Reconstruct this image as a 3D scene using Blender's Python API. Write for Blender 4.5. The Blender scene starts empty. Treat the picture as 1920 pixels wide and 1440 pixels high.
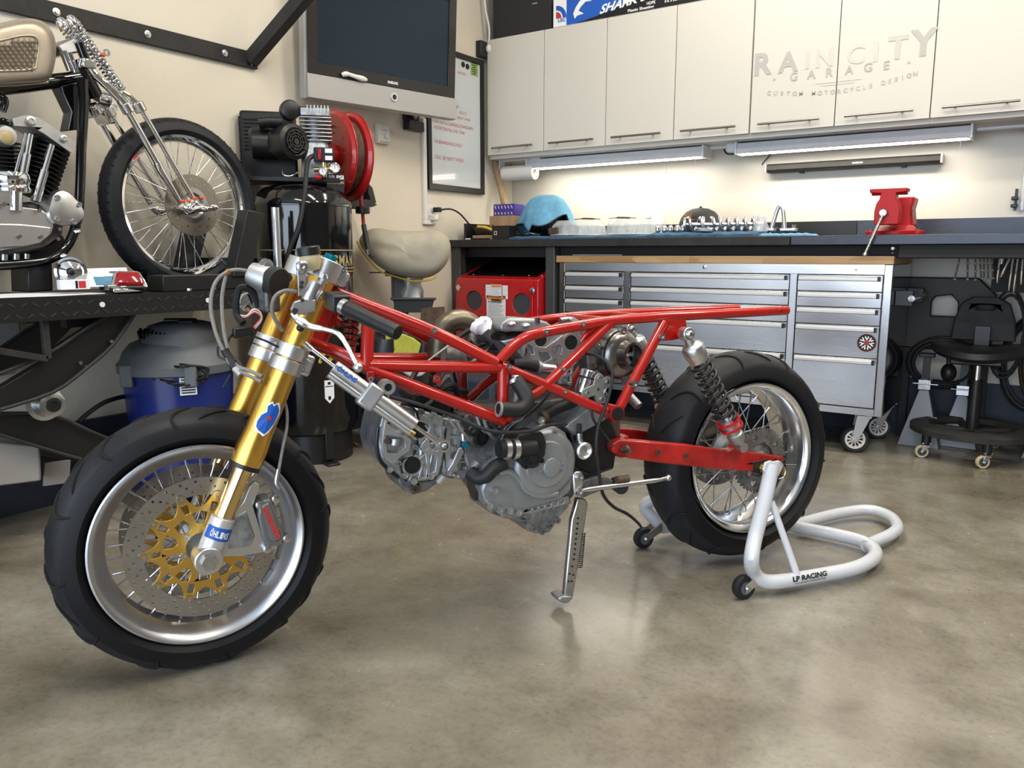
import bpy, bmesh, math, random
from mathutils import Vector as V, Matrix, geometry
random.seed(7)
PI = math.pi; R = math.radians
col = bpy.context.scene.collection
# ------------------------------------------------------------------ camera
F = 1480.0; PITCH = math.atan(244/F); EYE = V((0, 0, .935))
RT = V((math.sin(R(56)), math.sin(R(34)), 0)); FWD = V((-math.cos(R(56)), math.cos(R(34)), 0)); UP = V((0, 0, 1))
def ray(u, v):
    a = (u-960)/F; b = (720-v)/F
    return RT*a + FWD*(math.cos(PITCH)+b*math.sin(PITCH)) + UP*(b*math.cos(PITCH)-math.sin(PITCH))
def hit(u, v, o, n): r = ray(u, v); return EYE + r*((o-EYE).dot(n)/r.dot(n))
def G(u, v, z=0.0): return hit(u, v, V((0, 0, z)), UP)
def PX(u, v, x): return hit(u, v, V((x, 0, 0)), V((1, 0, 0)))
def PY(u, v, y): return hit(u, v, V((0, y, 0)), V((0, 1, 0)))
# ------------------------------------------------------------------ materials
def nt(name):
    m = bpy.data.materials.new(name); m.use_nodes = True
    t = m.node_tree; b = t.nodes['Principled BSDF']; return m, t, b
def noise(t, scale=8, detail=4, rough=.6, stretch=None, dist=0):
    n = t.nodes.new('ShaderNodeTexNoise'); n.inputs['Scale'].default_value = scale; n.inputs['Detail'].default_value = detail
    n.inputs['Roughness'].default_value = rough; n.inputs['Distortion'].default_value = dist
    tc = t.nodes.new('ShaderNodeNewGeometry'); src = tc.outputs['Position']
    if stretch:
        mp = t.nodes.new('ShaderNodeMapping'); mp.inputs['Scale'].default_value = stretch
        t.links.new(src, mp.inputs['Vector']); src = mp.outputs['Vector']
    t.links.new(src, n.inputs['Vector']); return n
def ramp(t, fac, stops):
    r = t.nodes.new('ShaderNodeValToRGB'); e = r.color_ramp.elements
    while len(e) < len(stops): e.new(.5)
    for k, (p, c) in enumerate(stops): e[k].position = p; e[k].color = (c if len(c) == 4 else (*c, 1)) if hasattr(c, '__len__') else (c, c, c, 1)
    t.links.new(fac, r.inputs['Fac']); return r
def bump(t, b, h, strength=.2, dist=.002):
    u = t.nodes.new('ShaderNodeBump'); u.inputs['Strength'].default_value = strength; u.inputs['Distance'].default_value = dist
    t.links.new(h, u.inputs['Height']); t.links.new(u.outputs['Normal'], b.inputs['Normal'])
def mat(name, c, rough=.5, metal=0, var=0, vs=6, bmp=0, bs=60, coat=0, emit=None, es=1, trans=0, alpha=1, rv=0, stretch=None, spec=None, ior=1.45):
    m, t, b = nt(name); I = b.inputs
    c = tuple(c) if hasattr(c, '__len__') else (c, c, c)
    I['Base Color'].default_value = (*c, 1); I['Roughness'].default_value = rough; I['Metallic'].default_value = metal; I['IOR'].default_value = ior
    if coat: I['Coat Weight'].default_value = coat; I['Coat Roughness'].default_value = .05
    if spec is not None: I['Specular IOR Level'].default_value = spec
    if emit: I['Emission Color'].default_value = (*emit, 1); I['Emission Strength'].default_value = es
    if trans: I['Transmission Weight'].default_value = trans
    if alpha < 1: I['Alpha'].default_value = alpha
    if var or rv:
        n = noise(t, vs, 6, .65, stretch)
        if var:
            r = ramp(t, n.outputs['Fac'], [(.3, tuple(x*(1-var) for x in c)), (.7, tuple(min(1, x*(1+var)) for x in c))])
            t.links.new(r.outputs['Color'], I['Base Color'])
        if rv:
            r2 = ramp(t, n.outputs['Fac'], [(.3, max(0, rough-rv)), (.7, min(1, rough+rv))]); t.links.new(r2.outputs['Color'], I['Roughness'])
    if bmp:
        n2 = noise(t, bs, 5, .6, stretch); bump(t, b, n2.outputs['Fac'], bmp)
    return m
M = {}
def mk(k, *a, **kw): M[k] = mat(k, *a, **kw)
mk('tire', (.015, .016, .019), .5, var=.4, vs=9, bmp=.15, bs=200, spec=.28)
mk('tire_side', (.006, .006, .008), .5, spec=.3)
mk('groove', (.003, .003, .003), .8)
mk('rim', (.58, .59, .63), .32, 1, var=.06, vs=14)
mk('rim_polish', (.75, .76, .78), .17, 1, rv=.06, vs=10)
mk('chrome', (.82, .83, .85), .06, 1)
mk('steel', (.52, .53, .55), .28, 1, rv=.08, vs=30)
mk('disc', (.42, .41, .40), .30, 1, var=.1, vs=18)
mk('disc_warm', (.40, .36, .31), .33, 1, var=.1, vs=18)
mk('alu', (.66, .67, .69), .34, 1, bmp=.05, bs=300)
mk('alu_dull', (.46, .47, .48), .5, 1, var=.12, vs=25, bmp=.1, bs=220)
mk('cast', (.36, .38, .41), .42, .9, var=.45, vs=26, bmp=.5, bs=140)
mk('cast_dirty', (.20, .20, .20), .55, .75, var=.6, vs=26, bmp=.5, bs=120)
mk('casting_paint', (.30, .315, .33), .40, .55, var=.12, vs=15, bmp=.15, bs=260)
mk('gold', (.80, .47, .10), .30, 1)
mk('gold_chrome', (.85, .62, .28), .12, 1)
mk('gold_disc', (.70, .43, .10), .38, 1)
mk('red', (.38, .010, .007), .24, coat=.5, var=.06, vs=8)
mk('red_worn', (.36, .012, .011), .34, var=.45, vs=13, coat=.3, rv=.12)
mk('red_gloss', (.45, .008, .012), .2, coat=1)
mk('red_reel', (.42, .012, .012), .33, coat=.4)
mk('black', (.012, .012, .013), .38)
mk('black_gloss', (.004, .004, .005), .10, coat=.6)
mk('black_matte', (.018, .018, .019), .7)
mk('black_dusty', (.022, .021, .020), .65, var=.4, vs=14)
mk('rubber', (.013, .013, .015), .55, var=.3, vs=20, bmp=.1, bs=150)
mk('grip', (.008, .009, .011), .45, bmp=.4, bs=90)
mk('hose_grey', (.22, .21, .20), .5, var=.2, vs=60)
mk('white', (.66, .67, .71), .32, var=.06, vs=10, coat=.3)
mk('white_matte', (.78, .76, .72), .7)
mk('paper', (.80, .81, .86), .85)
mk('cabinet', (.615, .585, .53), .5, bmp=.04, bs=40, stretch=(8, 8, 120))
mk('handle_steel', (.30, .27, .24), .35, 1)
mk('screen', (.014, .025, .040), .22, spec=.25)
mk('bezel', (.020, .019, .019), .22)
mk('silver_plastic', (.42, .41, .40), .42, .25)
mk('grey_plastic', (.105, .115, .125), .5, var=.1)
mk('blue_plastic', (.009, .020, .15), .33, var=.1, coat=.2)
mk('dark_blue', (.022, .028, .045), .6)
mk('grey_paint', (.05, .053, .058), .5)
mk('grey_steel', (.17, .175, .19), .42, .5)
mk('fabric_tan', (.42, .385, .305), .95, var=.12, vs=9, bmp=.35, bs=40)
mk('yellow', (.62, .42, .03), .6)
mk('lime', (.40, .41, .06), .95, bmp=.6, bs=90, var=.15, vs=30)
mk('blue_towel', (.13, .33, .50), .98, bmp=.5, bs=160, var=.15, vs=20)
mk('blue_mat', (.045, .11, .19), .98, bmp=.7, bs=160, var=.3, vs=25)
mk('cardboard', (.34, .215, .12), .85, var=.1)
mk('brown_tube', (.36, .25, .14), .8, var=.35, vs=14)
mk('purple', (.055, .035, .26), .5)
mk('ink_black', (.006, .006, .006), .5)
mk('ink_red', (.50, .03, .03), .6)
mk('ink_blue', (.012, .10, .48), .5)
mk('ink_grey', (.43, .415, .39), .5)
mk('ink_gold', (.42, .33, .16), .4)
mk('ink_white', (.85, .85, .85), .5)
mk('ink_green', (.30, .46, .14), .6)
mk('orange', (.60, .20, .04), .6)
mk('wax_red', (.75, .10, .04), .5)
mk('lens_red', (.28, .006, .010), .12, coat=1)
mk('whiteboard', (.62, .65, .68), .14, coat=.6)
mk('pvc_clear', (.80, .84, .84), .12, alpha=.42)
mk('bag_clear', (.75, .77, .80), .25, alpha=.45)
mk('glass_dark', (.02, .022, .025), .08, coat=1)
mk('tool_steel', (.22, .19, .16), .3, 1)
mk('machine_brown', (.022, .014, .009), .5)
mk('brown_rust', (.10, .065, .045), .7, .4, var=.4, vs=30)
mk('header', (.17, .145, .11), .38, .9, var=.45, vs=12)
mk('black_bag', (.012, .012, .014), .3, bmp=.8, bs=18)
mk('brass', (.55, .42, .18), .3, 1)
mk('teal', (.0, .28, .42), .35, .6)
mk('tube_light', (1, 1, 1), .4, emit=(1, .94, .86), es=9)
mk('lamp_glow', (1, 1, 1), .4, emit=(1, .97, .92), es=9)
mk('tank_paint', (.42, .365, .295), .42, .7, var=.12, vs=5)
mk('fin_dark', (.012, .012, .013), .45, .4)
mk('red_wire', (.50, .05, .04), .5)
mk('amber', (.6, .5, .3), .4)
mk('concrete_wall', (.16, .15, .14), .9)
mk('asphalt', (.16, .16, .165), .9)
def wallmat(name, c):
    m, t, b = nt(name); b.inputs['Base Color'].default_value = (*c, 1); b.inputs['Roughness'].default_value = .62
    n = noise(t, 38, 6, .6); bump(t, b, n.outputs['Fac'], .35, .004); M[name] = m
wallmat('wall', (.73, .67, .56))
wallmat('ceiling_paint', (.75, .74, .71))
def panelmat():
    m, t, b = nt('wall_panel'); b.inputs['Base Color'].default_value = (.64, .60, .52, 1); b.inputs['Roughness'].default_value = .4; M['wall_panel'] = m
panelmat()
def floormat():
    m, t, b = nt('polished_concrete'); I = b.inputs
    n1 = noise(t, 1.5, 8, .62, dist=.6); n2 = noise(t, 5.5, 9, .70, dist=.15); n3 = noise(t, 70, 3, .6)
    r1 = ramp(t, n1.outputs['Fac'], [(.34, (.165, .145, .108)), (.5, (.232, .210, .166)), (.68, (.33, .308, .262))])
    r2 = ramp(t, n2.outputs['Fac'], [(.30, (.66, .65, .63)), (.52, (1, 1, 1)), (.78, (1.2, 1.2, 1.2))])
    mx = t.nodes.new('ShaderNodeMix'); mx.data_type = 'RGBA'; mx.blend_type = 'MULTIPLY'; mx.inputs[0].default_value = .85
    t.links.new(r1.outputs['Color'], mx.inputs[6]); t.links.new(r2.outputs['Color'], mx.inputs[7])
    r3 = ramp(t, n3.outputs['Fac'], [(.30, (.82, .82, .82)), (.5, (1, 1, 1))])
    mx2 = t.nodes.new('ShaderNodeMix'); mx2.data_type = 'RGBA'; mx2.blend_type = 'MULTIPLY'; mx2.inputs[0].default_value = 1
    t.links.new(mx.outputs[2], mx2.inputs[6]); t.links.new(r3.outputs['Color'], mx2.inputs[7])
    t.links.new(mx2.outputs[2], I['Base Color'])
    rr = ramp(t, n2.outputs['Fac'], [(.3, .17), (.55, .24), (.75, .34)]); t.links.new(rr.outputs['Color'], I['Roughness'])
    I['Specular IOR Level'].default_value = .75
    bump(t, b, n2.outputs['Fac'], .04, .004); M['floor'] = m
floormat()
def stainless(name, c, ax):
    m, t, b = nt(name); I = b.inputs; I['Metallic'].default_value = 1; I['Base Color'].default_value = (*c, 1)
    s = {'x': (2, 2, 260), 'z': (260, 260, 2)}[ax]
    n = noise(t, 1.0, 4, .7, stretch=s)
    r = ramp(t, n.outputs['Fac'], [(.3, .23), (.7, .28)]); t.links.new(r.outputs['Color'], I['Roughness'])
    n2 = noise(t, 1.3, 1, .5, stretch=(2.2, 2.2, 1.6)); bump(t, b, n2.outputs['Fac'], .2, .02)
    I['Anisotropic'].default_value = .6; I['Anisotropic Rotation'].default_value = 0 if ax == 'x' else .25; M[name] = m
stainless('stainless', (.60, .60, .62), 'x'); stainless('stainless_v', (.56, .56, .59), 'z')
def scuffed():
    m, t, b = nt('white_scuffed'); b.inputs['Roughness'].default_value = .3; b.inputs['Coat Weight'].default_value = .3
    n = noise(t, 17, 6, .75, stretch=(1, 1, 2.5)); r = ramp(t, n.outputs['Fac'], [(.0, (.60, .62, .67)), (.66, (.58, .60, .65)), (.695, (.10, .09, .085))]); t.links.new(r.outputs['Color'], b.inputs['Base Color']); M['white_scuffed'] = m
scuffed()
def woodmat():
    m, t, b = nt('butcher_block'); b.inputs['Roughness'].default_value = .45
    g = t.nodes.new('ShaderNodeNewGeometry'); mp = t.nodes.new('ShaderNodeMapping'); mp.inputs['Scale'].default_value = (4.2, 30, 30)
    t.links.new(g.outputs['Position'], mp.inputs['Vector'])
    vo = t.nodes.new('ShaderNodeTexVoronoi'); vo.inputs['Scale'].default_value = 1; t.links.new(mp.outputs['Vector'], vo.inputs['Vector'])
    r = ramp(t, vo.outputs['Color'], [(.1, (.36, .20, .085)), (.5, (.48, .29, .13)), (.9, (.56, .37, .18))])
    n = noise(t, 3, 5, .7, stretch=(3, 40, 40)); mx = t.nodes.new('ShaderNodeMix'); mx.data_type = 'RGBA'; mx.blend_type = 'MULTIPLY'; mx.inputs[0].default_value = .4
    r2 = ramp(t, n.outputs['Fac'], [(.3, .6), (.7, 1.0)])
    t.links.new(r.outputs['Color'], mx.inputs[6]); t.links.new(r2.outputs['Color'], mx.inputs[7]); t.links.new(mx.outputs[2], b.inputs['Base Color']); M['wood'] = m
woodmat()
def darksteel():
    m, t, b = nt('dark_steel'); I = b.inputs; I['Metallic'].default_value = .7
    n = noise(t, 5, 7, .7, stretch=(1, 1, 2)); r = ramp(t, n.outputs['Fac'], [(.3, (.025, .027, .033)), (.7, (.075, .08, .098))]); t.links.new(r.outputs['Color'], I['Base Color'])
    r2 = ramp(t, n.outputs['Fac'], [(.3, .25), (.7, .48)]); t.links.new(r2.outputs['Color'], I['Roughness']); M['dark_steel'] = m
darksteel()
# ------------------------------------------------------------------ mesh builder
def frame_from(ax):
    ax = ax.normalized(); h = UP if abs(ax.z) < .9 else V((1, 0, 0))
    x = h.cross(ax).normalized(); return x, ax.cross(x).normalized(), ax
def crom(pts, n=6, closed=False):
    pts = [V(p) for p in pts]
    if len(pts) < 3: return pts
    out = []; L = len(pts)
    for i in range(L if closed else L-1):
        if closed: a, b, c, d = pts[i-1], pts[i], pts[(i+1) % L], pts[(i+2) % L]
        else: a, b, c, d = pts[max(i-1, 0)], pts[i], pts[i+1], pts[min(i+2, L-1)]
        for k in range(n):
            t = k/n; out.append(.5*((2*b)+(c-a)*t+(2*a-5*b+4*c-d)*t*t+(3*b-a-3*c+d)*t**3))
    if not closed: out.append(pts[-1])
    return out
class B:
    def __init__(s): s.bm = bmesh.new(); s.mi = 0
    def fc(s, vs):
        try: f = s.bm.faces.new(vs); f.material_index = s.mi; return f
        except ValueError: return None
    def box(s, c, sz, X=None, Y=None, Z=None):
        c = V(c); X = X or V((1, 0, 0)); Y = Y or V((0, 1, 0)); Z = Z or X.cross(Y)
        v = [s.bm.verts.new(c+X*(i*sz[0]/2)+Y*(j*sz[1]/2)+Z*(k*sz[2]/2)) for k in (-1, 1) for j in (-1, 1) for i in (-1, 1)]
        for q in ((0, 2, 3, 1), (4, 5, 7, 6), (0, 1, 5, 4), (2, 6, 7, 3), (0, 4, 6, 2), (1, 3, 7, 5)): s.fc([v[i] for i in q])
        return s
    def bx(s, x0, x1, y0, y1, z0, z1): return s.box(((x0+x1)/2, (y0+y1)/2, (z0+z1)/2), (abs(x1-x0), abs(y1-y0), abs(z1-z0)))
    def rings(s, rr, closed=True, caps=True, loop=False):
        L = [[s.bm.verts.new(p) for p in r] for r in rr]; n = len(L[0])
        for a in range(len(L) if loop else len(L)-1):
            A = L[a]; Bq = L[(a+1) % len(L)]
            for k in range(n if closed else n-1): s.fc([A[k], A[(k+1) % n], Bq[(k+1) % n], Bq[k]])
        if caps and not loop: s.fc(L[0][::-1]); s.fc(L[-1])
        return s
    def tube(s, pts, r, seg=12, closed=False, sm=0, caps=True, flat=1.0):
        pts = [V(p) for p in pts]
        if sm: pts = crom(pts, sm, closed)
        n = len(pts); rs = r if hasattr(r, '__len__') else [r]*n
        if len(rs) != n: rs = [rs[min(int(i*len(rs)/n), len(rs)-1)] if len(rs) > 2 else rs[0]+(rs[1]-rs[0])*i/(n-1) for i in range(n)]
        tg = []
        for i in range(n):
            a = pts[i-1] if (i or closed) else pts[0]; b = pts[(i+1) % n] if (i < n-1 or closed) else pts[-1]
            d = (b-a); tg.append(d.normalized() if d.length > 1e-9 else V((0, 0, 1)))
        x, y, _ = frame_from(tg[0]); rr = []
        for i in range(n):
            x = (x-tg[i]*x.dot(tg[i])).normalized(); y = tg[i].cross(x)
            rr.append([pts[i]+x*(math.cos(2*PI*k/seg)*rs[i])+y*(math.sin(2*PI*k/seg)*rs[i]*flat) for k in range(seg)])
        return s.rings(rr, True, caps, closed)
    def cyl(s, a, b, r0, r1=None, seg=24, caps=True):
        a = V(a); b = V(b); x, y, z = frame_from(b-a); r1 = r0 if r1 is None else r1
        return s.rings([[p+x*(math.cos(2*PI*k/seg)*r)+y*(math.sin(2*PI*k/seg)*r) for k in range(seg)] for p, r in ((a, r0), (b, r1))], True, caps)
    def lathe(s, prof, o, ax, seg=48, loop=False, caps=True, xd=None, sq=1.0):
        o = V(o); x, y, z = frame_from(V(ax))
        if xd: x = (xd-z*xd.dot(z)).normalized(); y = z.cross(x)
        return s.rings([[o+z*h+x*(math.cos(2*PI*k/seg)*max(r, 1e-4))+y*(math.sin(2*PI*k/seg)*max(r, 1e-4)*sq) for k in range(seg)] for r, h in prof], True, caps, loop)
    def ring(s, o, ax, ro, ri, h0, h1, seg=48): return s.lathe([(ri, h0), (ro, h0), (ro, h1), (ri, h1)], o, ax, seg, loop=True)
    def prism(s, loops, o, x, y, t0, t1):
        """loops of 2-D points (outline, then holes) in frame (o,x,y), extruded along x cross y from t0 to t1"""
        o = V(o); z = x.cross(y); L3 = [[V((p[0], p[1], 0)) for p in l] for l in loops]
        tri = geometry.tessellate_polygon(L3); flat = [p for l in L3 for p in l]
        vs = [[s.bm.verts.new(o+x*p.x+y*p.y+z*t) for p in flat] for t in (t0, t1)]
        for t in tri: s.fc([vs[0][i] for i in t][::-1]); s.fc([vs[1][i] for i in t])
        k = 0
        for l in L3:
            n = len(l)
            for i in range(n): s.fc([vs[0][k+i], vs[0][k+(i+1) % n], vs[1][k+(i+1) % n], vs[1][k+i]])
            k += n
        return s
    def plate(s, pts, n, th):
        """outline given as world points lying in a plane of normal n, thickened by th away from n"""
        o = V(pts[0]); n = n.normalized(); x = (V(pts[1])-o).normalized(); y = n.cross(x)
        return s.prism([[((V(p)-o).dot(x), (V(p)-o).dot(y)) for p in pts]], o, x, y, -th, 0)
    def ball(s, c, r, sx=(1, 1, 1), seg=16, X=None, Y=None, Z=None):
        X = X or V((1, 0, 0)); Y = Y or V((0, 1, 0)); Z = Z or V((0, 0, 1)); c = V(c); h = seg//2
        rr = [[c+X*(math.sin(PI*j/h)*math.cos(2*PI*k/seg)*r*sx[0])+Y*(math.sin(PI*j/h)*math.sin(2*PI*k/seg)*r*sx[1])+Z*(math.cos(PI*j/h)*r*sx[2]) for k in range(seg)] for j in range(1, h)]
        return s.rings(rr)
    def helix(s, a, b, r, wire, turns, seg=8, per=20, r1=None):
        a = V(a); b = V(b); x, y, z = frame_from(b-a); L = (b-a).length; n = int(turns*per); r1 = r1 or r
        return s.tube([a+z*(L*i/n)+(x*math.cos(2*PI*i/per)+y*math.sin(2*PI*i/per))*(r+(r1-r)*i/n) for i in range(n+1)], wire, seg)
    def bolt(s, p, ax, r=.006, h=.005, sock=True):
        ax = ax.normalized(); s.cyl(p, p+ax*h, r, r, 14)
        return s
    def text(s, txt, o, x, y, h, w=None, bold=.0, ex=.0006, shear=0, arc=None, al='CENTER'):
        """h = cap height; w = total width; arc = radius for bending (positive: smile)"""
        cu = bpy.data.curves.new('t', 'FONT'); cu.body = txt; cu.size = 1; cu.offset = bold; cu.shear = shear; cu.align_x = al
        cu.resolution_u = 3; ob = bpy.data.objects.new('t', cu); col.objects.link(ob)
        bpy.context.view_layer.update(); dg = bpy.context.evaluated_depsgraph_get()
        me = bpy.data.meshes.new_from_object(ob.evaluated_get(dg)); bpy.data.objects.remove(ob); bpy.data.curves.remove(cu)
        if not me.vertices: return s
        xs = [v.co.x for v in me.vertices]; ys = [v.co.y for v in me.vertices]
        sy = h/.72; sx = w/(max(xs)-min(xs)) if w else sy
        x = x.normalized(); y = y.normalized(); z = x.cross(y)
        x0 = (max(xs)+min(xs))/2 if al == 'CENTER' else min(xs)
        vs = []
        for v in me.vertices:
            a = (v.co.x-x0)*sx; b = v.co.y*sy
            if arc: th = a/arc; a, b = math.sin(th)*(arc-b), b*math.cos(th)+arc*(1-math.cos(th))
            vs.append(s.bm.verts.new(o+x*a+y*b+z*ex))
        for p in me.polygons: s.fc([vs[i] for i in p.vertices])
        bpy.data.meshes.remove(me); return s
ORG = {}
def part(name, b, m, parent=None, bevel=0, smooth=38, org=None, seg=2, sub=0):
    ms = m if isinstance(m, (list, tuple)) else [m]
    bmesh.ops.recalc_face_normals(b.bm, faces=b.bm.faces)
    root = parent
    o3 = V(ORG[parent.name]) if parent else (V(org) if org is not None else None)
    if o3 is None:
        xs = [v.co for v in b.bm.verts]; o3 = V(((min(v.x for v in xs)+max(v.x for v in xs))/2, (min(v.y for v in xs)+max(v.y for v in xs))/2, min(v.z for v in xs)))
    for v in b.bm.verts: v.co -= o3
    me = bpy.data.meshes.new(name); b.bm.to_mesh(me); b.bm.free()
    for k in ms: me.materials.append(M[k])
    if smooth: me.shade_smooth(); me.set_sharp_from_angle(angle=R(smooth))
    ob = bpy.data.objects.new(name, me); col.objects.link(ob)
    if parent: ob.parent = parent
    else: ob.location = o3
    ORG[ob.name] = o3
    if bevel:
        md = ob.modifiers.new('bevel', 'BEVEL'); md.width = bevel; md.segments = seg; md.limit_method = 'ANGLE'; md.angle_limit = R(40)
    if sub: md = ob.modifiers.new('sub', 'SUBSURF'); md.levels = sub; md.render_levels = sub
    return ob
def tag(o, label=None, cat=None, group=None, kind=None):
    if label: o['label'] = label
    if cat: o['category'] = cat
    if group: o['group'] = group
    if kind: o['kind'] = kind
    return o
def thing(name, label, cat, loc, group=None):
    o = bpy.data.objects.new(name, None); col.objects.link(o); o.location = V(loc); o.empty_display_size = .05
    ORG[o.name] = V(loc); return tag(o, label, cat, group)
def one(name, b, m, label, cat, group=None, **kw): return tag(part(name, b, m, None, **kw), label, cat, group)
def struct(name, b, m, **kw): return tag(part(name, b, m, None, **kw), kind='structure')
def lab(o, s): o['label'] = s; return o
def dup(root, loc, rz=None, label=None):
    def cp(o, par):
        c = o.copy(); col.objects.link(c); c.parent = par
        for ch in [k for k in bpy.data.objects if k.parent == o]: cp(ch, c)
        return c
    kids = {}
    c = cp(root, None); c.location = V(loc)
    if rz is not None: c.rotation_euler = (0, 0, rz)
    if label: c['label'] = label
    return c
def circ(cx, cy, r, n=16, a0=0): return [(cx+r*math.cos(a0+2*PI*k/n), cy+r*math.sin(a0+2*PI*k/n)) for k in range(n)]
XA, YA, ZA = V((1, 0, 0)), V((0, 1, 0)), V((0, 0, 1))
# ================================================================== THE ROOM
WX, WY = -3.06, 4.54
struct('floor', B().bx(-3.4, 4.2, -3.4, 4.9, -.12, 0), 'floor', smooth=0)
struct('wall_left', B().bx(WX-.15, WX, -3.4, WY+.15, 0, 3.3), 'wall', smooth=0)
b = B().bx(WX, 4.1, WY, WY+.15, 0, 3.3); struct('wall_back', b, 'wall_panel', smooth=0)
struct('wall_right', B().bx(4, 4.15, -3.4, WY+.15, 0, 3.3), 'concrete_wall', smooth=0)
b = B(); b.bx(WX, -2.8, -3.4, -3.25, 0, 3.3).bx(2.2, 4, -3.4, -3.25, 0, 3.3).bx(-2.8, 2.2, -3.4, -3.25, 2.55, 3.3)
struct('wall_front', b, 'concrete_wall', smooth=0)
struct('ceiling', B().bx(WX-.15, 4.15, -3.4, WY+.15, 3.3, 3.42), 'ceiling_paint', smooth=0)
struct('baseboard_left', B().bx(WX, WX+.025, -3.2, WY, 0, .30), 'dark_blue', smooth=0)
struct('baseboard_back', B().bx(WX+.03, 3.95, WY-.025, WY, 0, .30), 'dark_blue', smooth=0)
struct('trim_1', B().bx(WX+.001, WX+.10, 4.38, WY-.001, 2.0, 3.29), 'grey_paint', smooth=0)
struct('trim_2', B().bx(-1.965, -1.957, WY-.004, WY-.0005, 1.11, 1.53), 'white_matte', smooth=0)
struct('driveway_ground', B().bx(-14, 14, -26, -3.42, -.16, -.02), 'asphalt', smooth=0)
# ceiling lamps out of view, put in as warm fill
cl = thing('ceiling_light', 'long white fluorescent ceiling fixture over the middle of the garage', 'ceiling light', (-1.1, 2.1, 3.2), 'ceiling fixtures above the frame')
part('lamp_housing', B().bx(-1.72, -.48, 2.0, 2.2, 3.24, 3.3), 'white_matte', cl, bevel=.004)
part('diffuser', B().bx(-1.70, -.50, 2.02, 2.18, 3.21, 3.24), 'lamp_glow', cl)
for (x, y, s) in ((.9, 2.1, 'right of the middle one'), (-1.1, 3.4, 'nearest the back wall, left'), (.9, 3.4, 'nearest the back wall, right'), (-1.1, .5, 'nearest the door, left'), (.9, .5, 'nearest the door, right')):
    dup(cl, (x, y, 3.2), None, 'long white fluorescent ceiling fixture, ' + s)
# ------------------------------------------------------------------ wall cabinets
CX0, CW, CZ0, CZ1 = -3.02, .4165, 1.528, 2.24
cl_lab = ['leftmost white wall cabinet, its side facing the whiteboard', 'second white wall cabinet from the left, under the carton printed with a shark',
 'third white wall cabinet from the left, above the left light tube', 'fourth white wall cabinet from the left, above the right end of the left light tube',
 'white wall cabinet carrying the left half of the faded garage lettering', 'white wall cabinet carrying the right half of the faded garage lettering',
 'rightmost white wall cabinet in view, right of the lettered pair', 'white wall cabinet cut off by the right edge of the photo', 'white wall cabinet furthest right, beyond the photo edge']
# gaps widths: hairline between the doors
for k in range(8):
    x0 = CX0+CW*k; x1 = x0+CW
    t = thing('wall_cabinet', cl_lab[k], 'cabinet', ((x0+x1)/2, 4.37, CZ0), 'white wall cabinets')
    part('cabinet_body', B().bx(x0+.0005, x1-.0005, 4.224, WY-.003, CZ0, CZ1-.002), 'cabinet', t, smooth=0)
    dr = part('door', B().bx(x0+(.0022 if k != 4 else .004), x1-(.0022 if k != 3 else .004), 4.2, 4.221, CZ0+.022, CZ1), 'cabinet', t, bevel=.001)
    hx0, hx1 = x0+.05, x0+.05+.30
    h = B(); h.cyl((hx0, 4.172, CZ0+.060), (hx1, 4.172, CZ0+.060), .006)
    for hx in (hx0+.05, hx1-.05): h.cyl((hx, 4.172, CZ0+.06), (hx, 4.202, CZ0+.06), .0045)
    part('handle', h, 'handle_steel', dr)
    if k in (4, 5):
        # faded lettering, bent a little, split over the two doors
        pass
logo = B(); YL = 4.1985; P = lambda u, v: PY(u, v, YL)
for ch, u, v, hh in (('R', 1431, 139, .105), ('A', 1477, 134, .095), ('I', 1513, 128, .085), ('N', 1545, 124, .085), ('C', 1604, 118, .085), ('I', 1641, 114, .09), ('T', 1682, 109, .10), ('Y', 1730, 103, .115)):
    logo.mi = 0 if ch in 'RAY' else (1 if ch in 'T' else 2)
    p = P(u, v); logo.text(ch, p, XA, ZA, hh, None, .03)
logo.mi = 0
for ch, u, v in zip('GARAGE', (1488, 1521, 1555, 1592, 1627, 1662), (151, 147, 143, 139, 134, 130)):
    logo.text(ch, P(u, v), XA, ZA, .040, None, .02)
for u, v in ((1452, 149), (1704, 117)): logo.cyl(P(u, v), P(u, v)-YA*.0005, .006, seg=14)
for (u0, v0, u1, v1) in ((1528, 157, 1616, 149), (1540, 161, 1602, 155)):
    a, c = P(u0, v0), P(u1, v1); logo.box((a+c)/2, ((c-a).length, .0004, .0015))
st = 'CUSTOM MOTORCYCLE DESIGN'
for i, ch in enumerate(st):
    f = i/(len(st)-1); u = 1442+(1716-1442)*f; v = 178-(178-142)*f+14*math.sin(PI*f)
    if ch != ' ': logo.mi = 0 if (i < 14 or i > 19) else 1; logo.text(ch, P(u, v), XA, ZA, .020, None, .02)
mk('ink_faint', (.52, .50, .455), .5); mk('ink_ghost', (.575, .55, .50), .5)
dr5 = [o for o in bpy.data.objects if o.name.startswith('door')][4]
part('lettering', logo, ['ink_grey', 'ink_faint', 'ink_ghost'], dr5, smooth=0)
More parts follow.
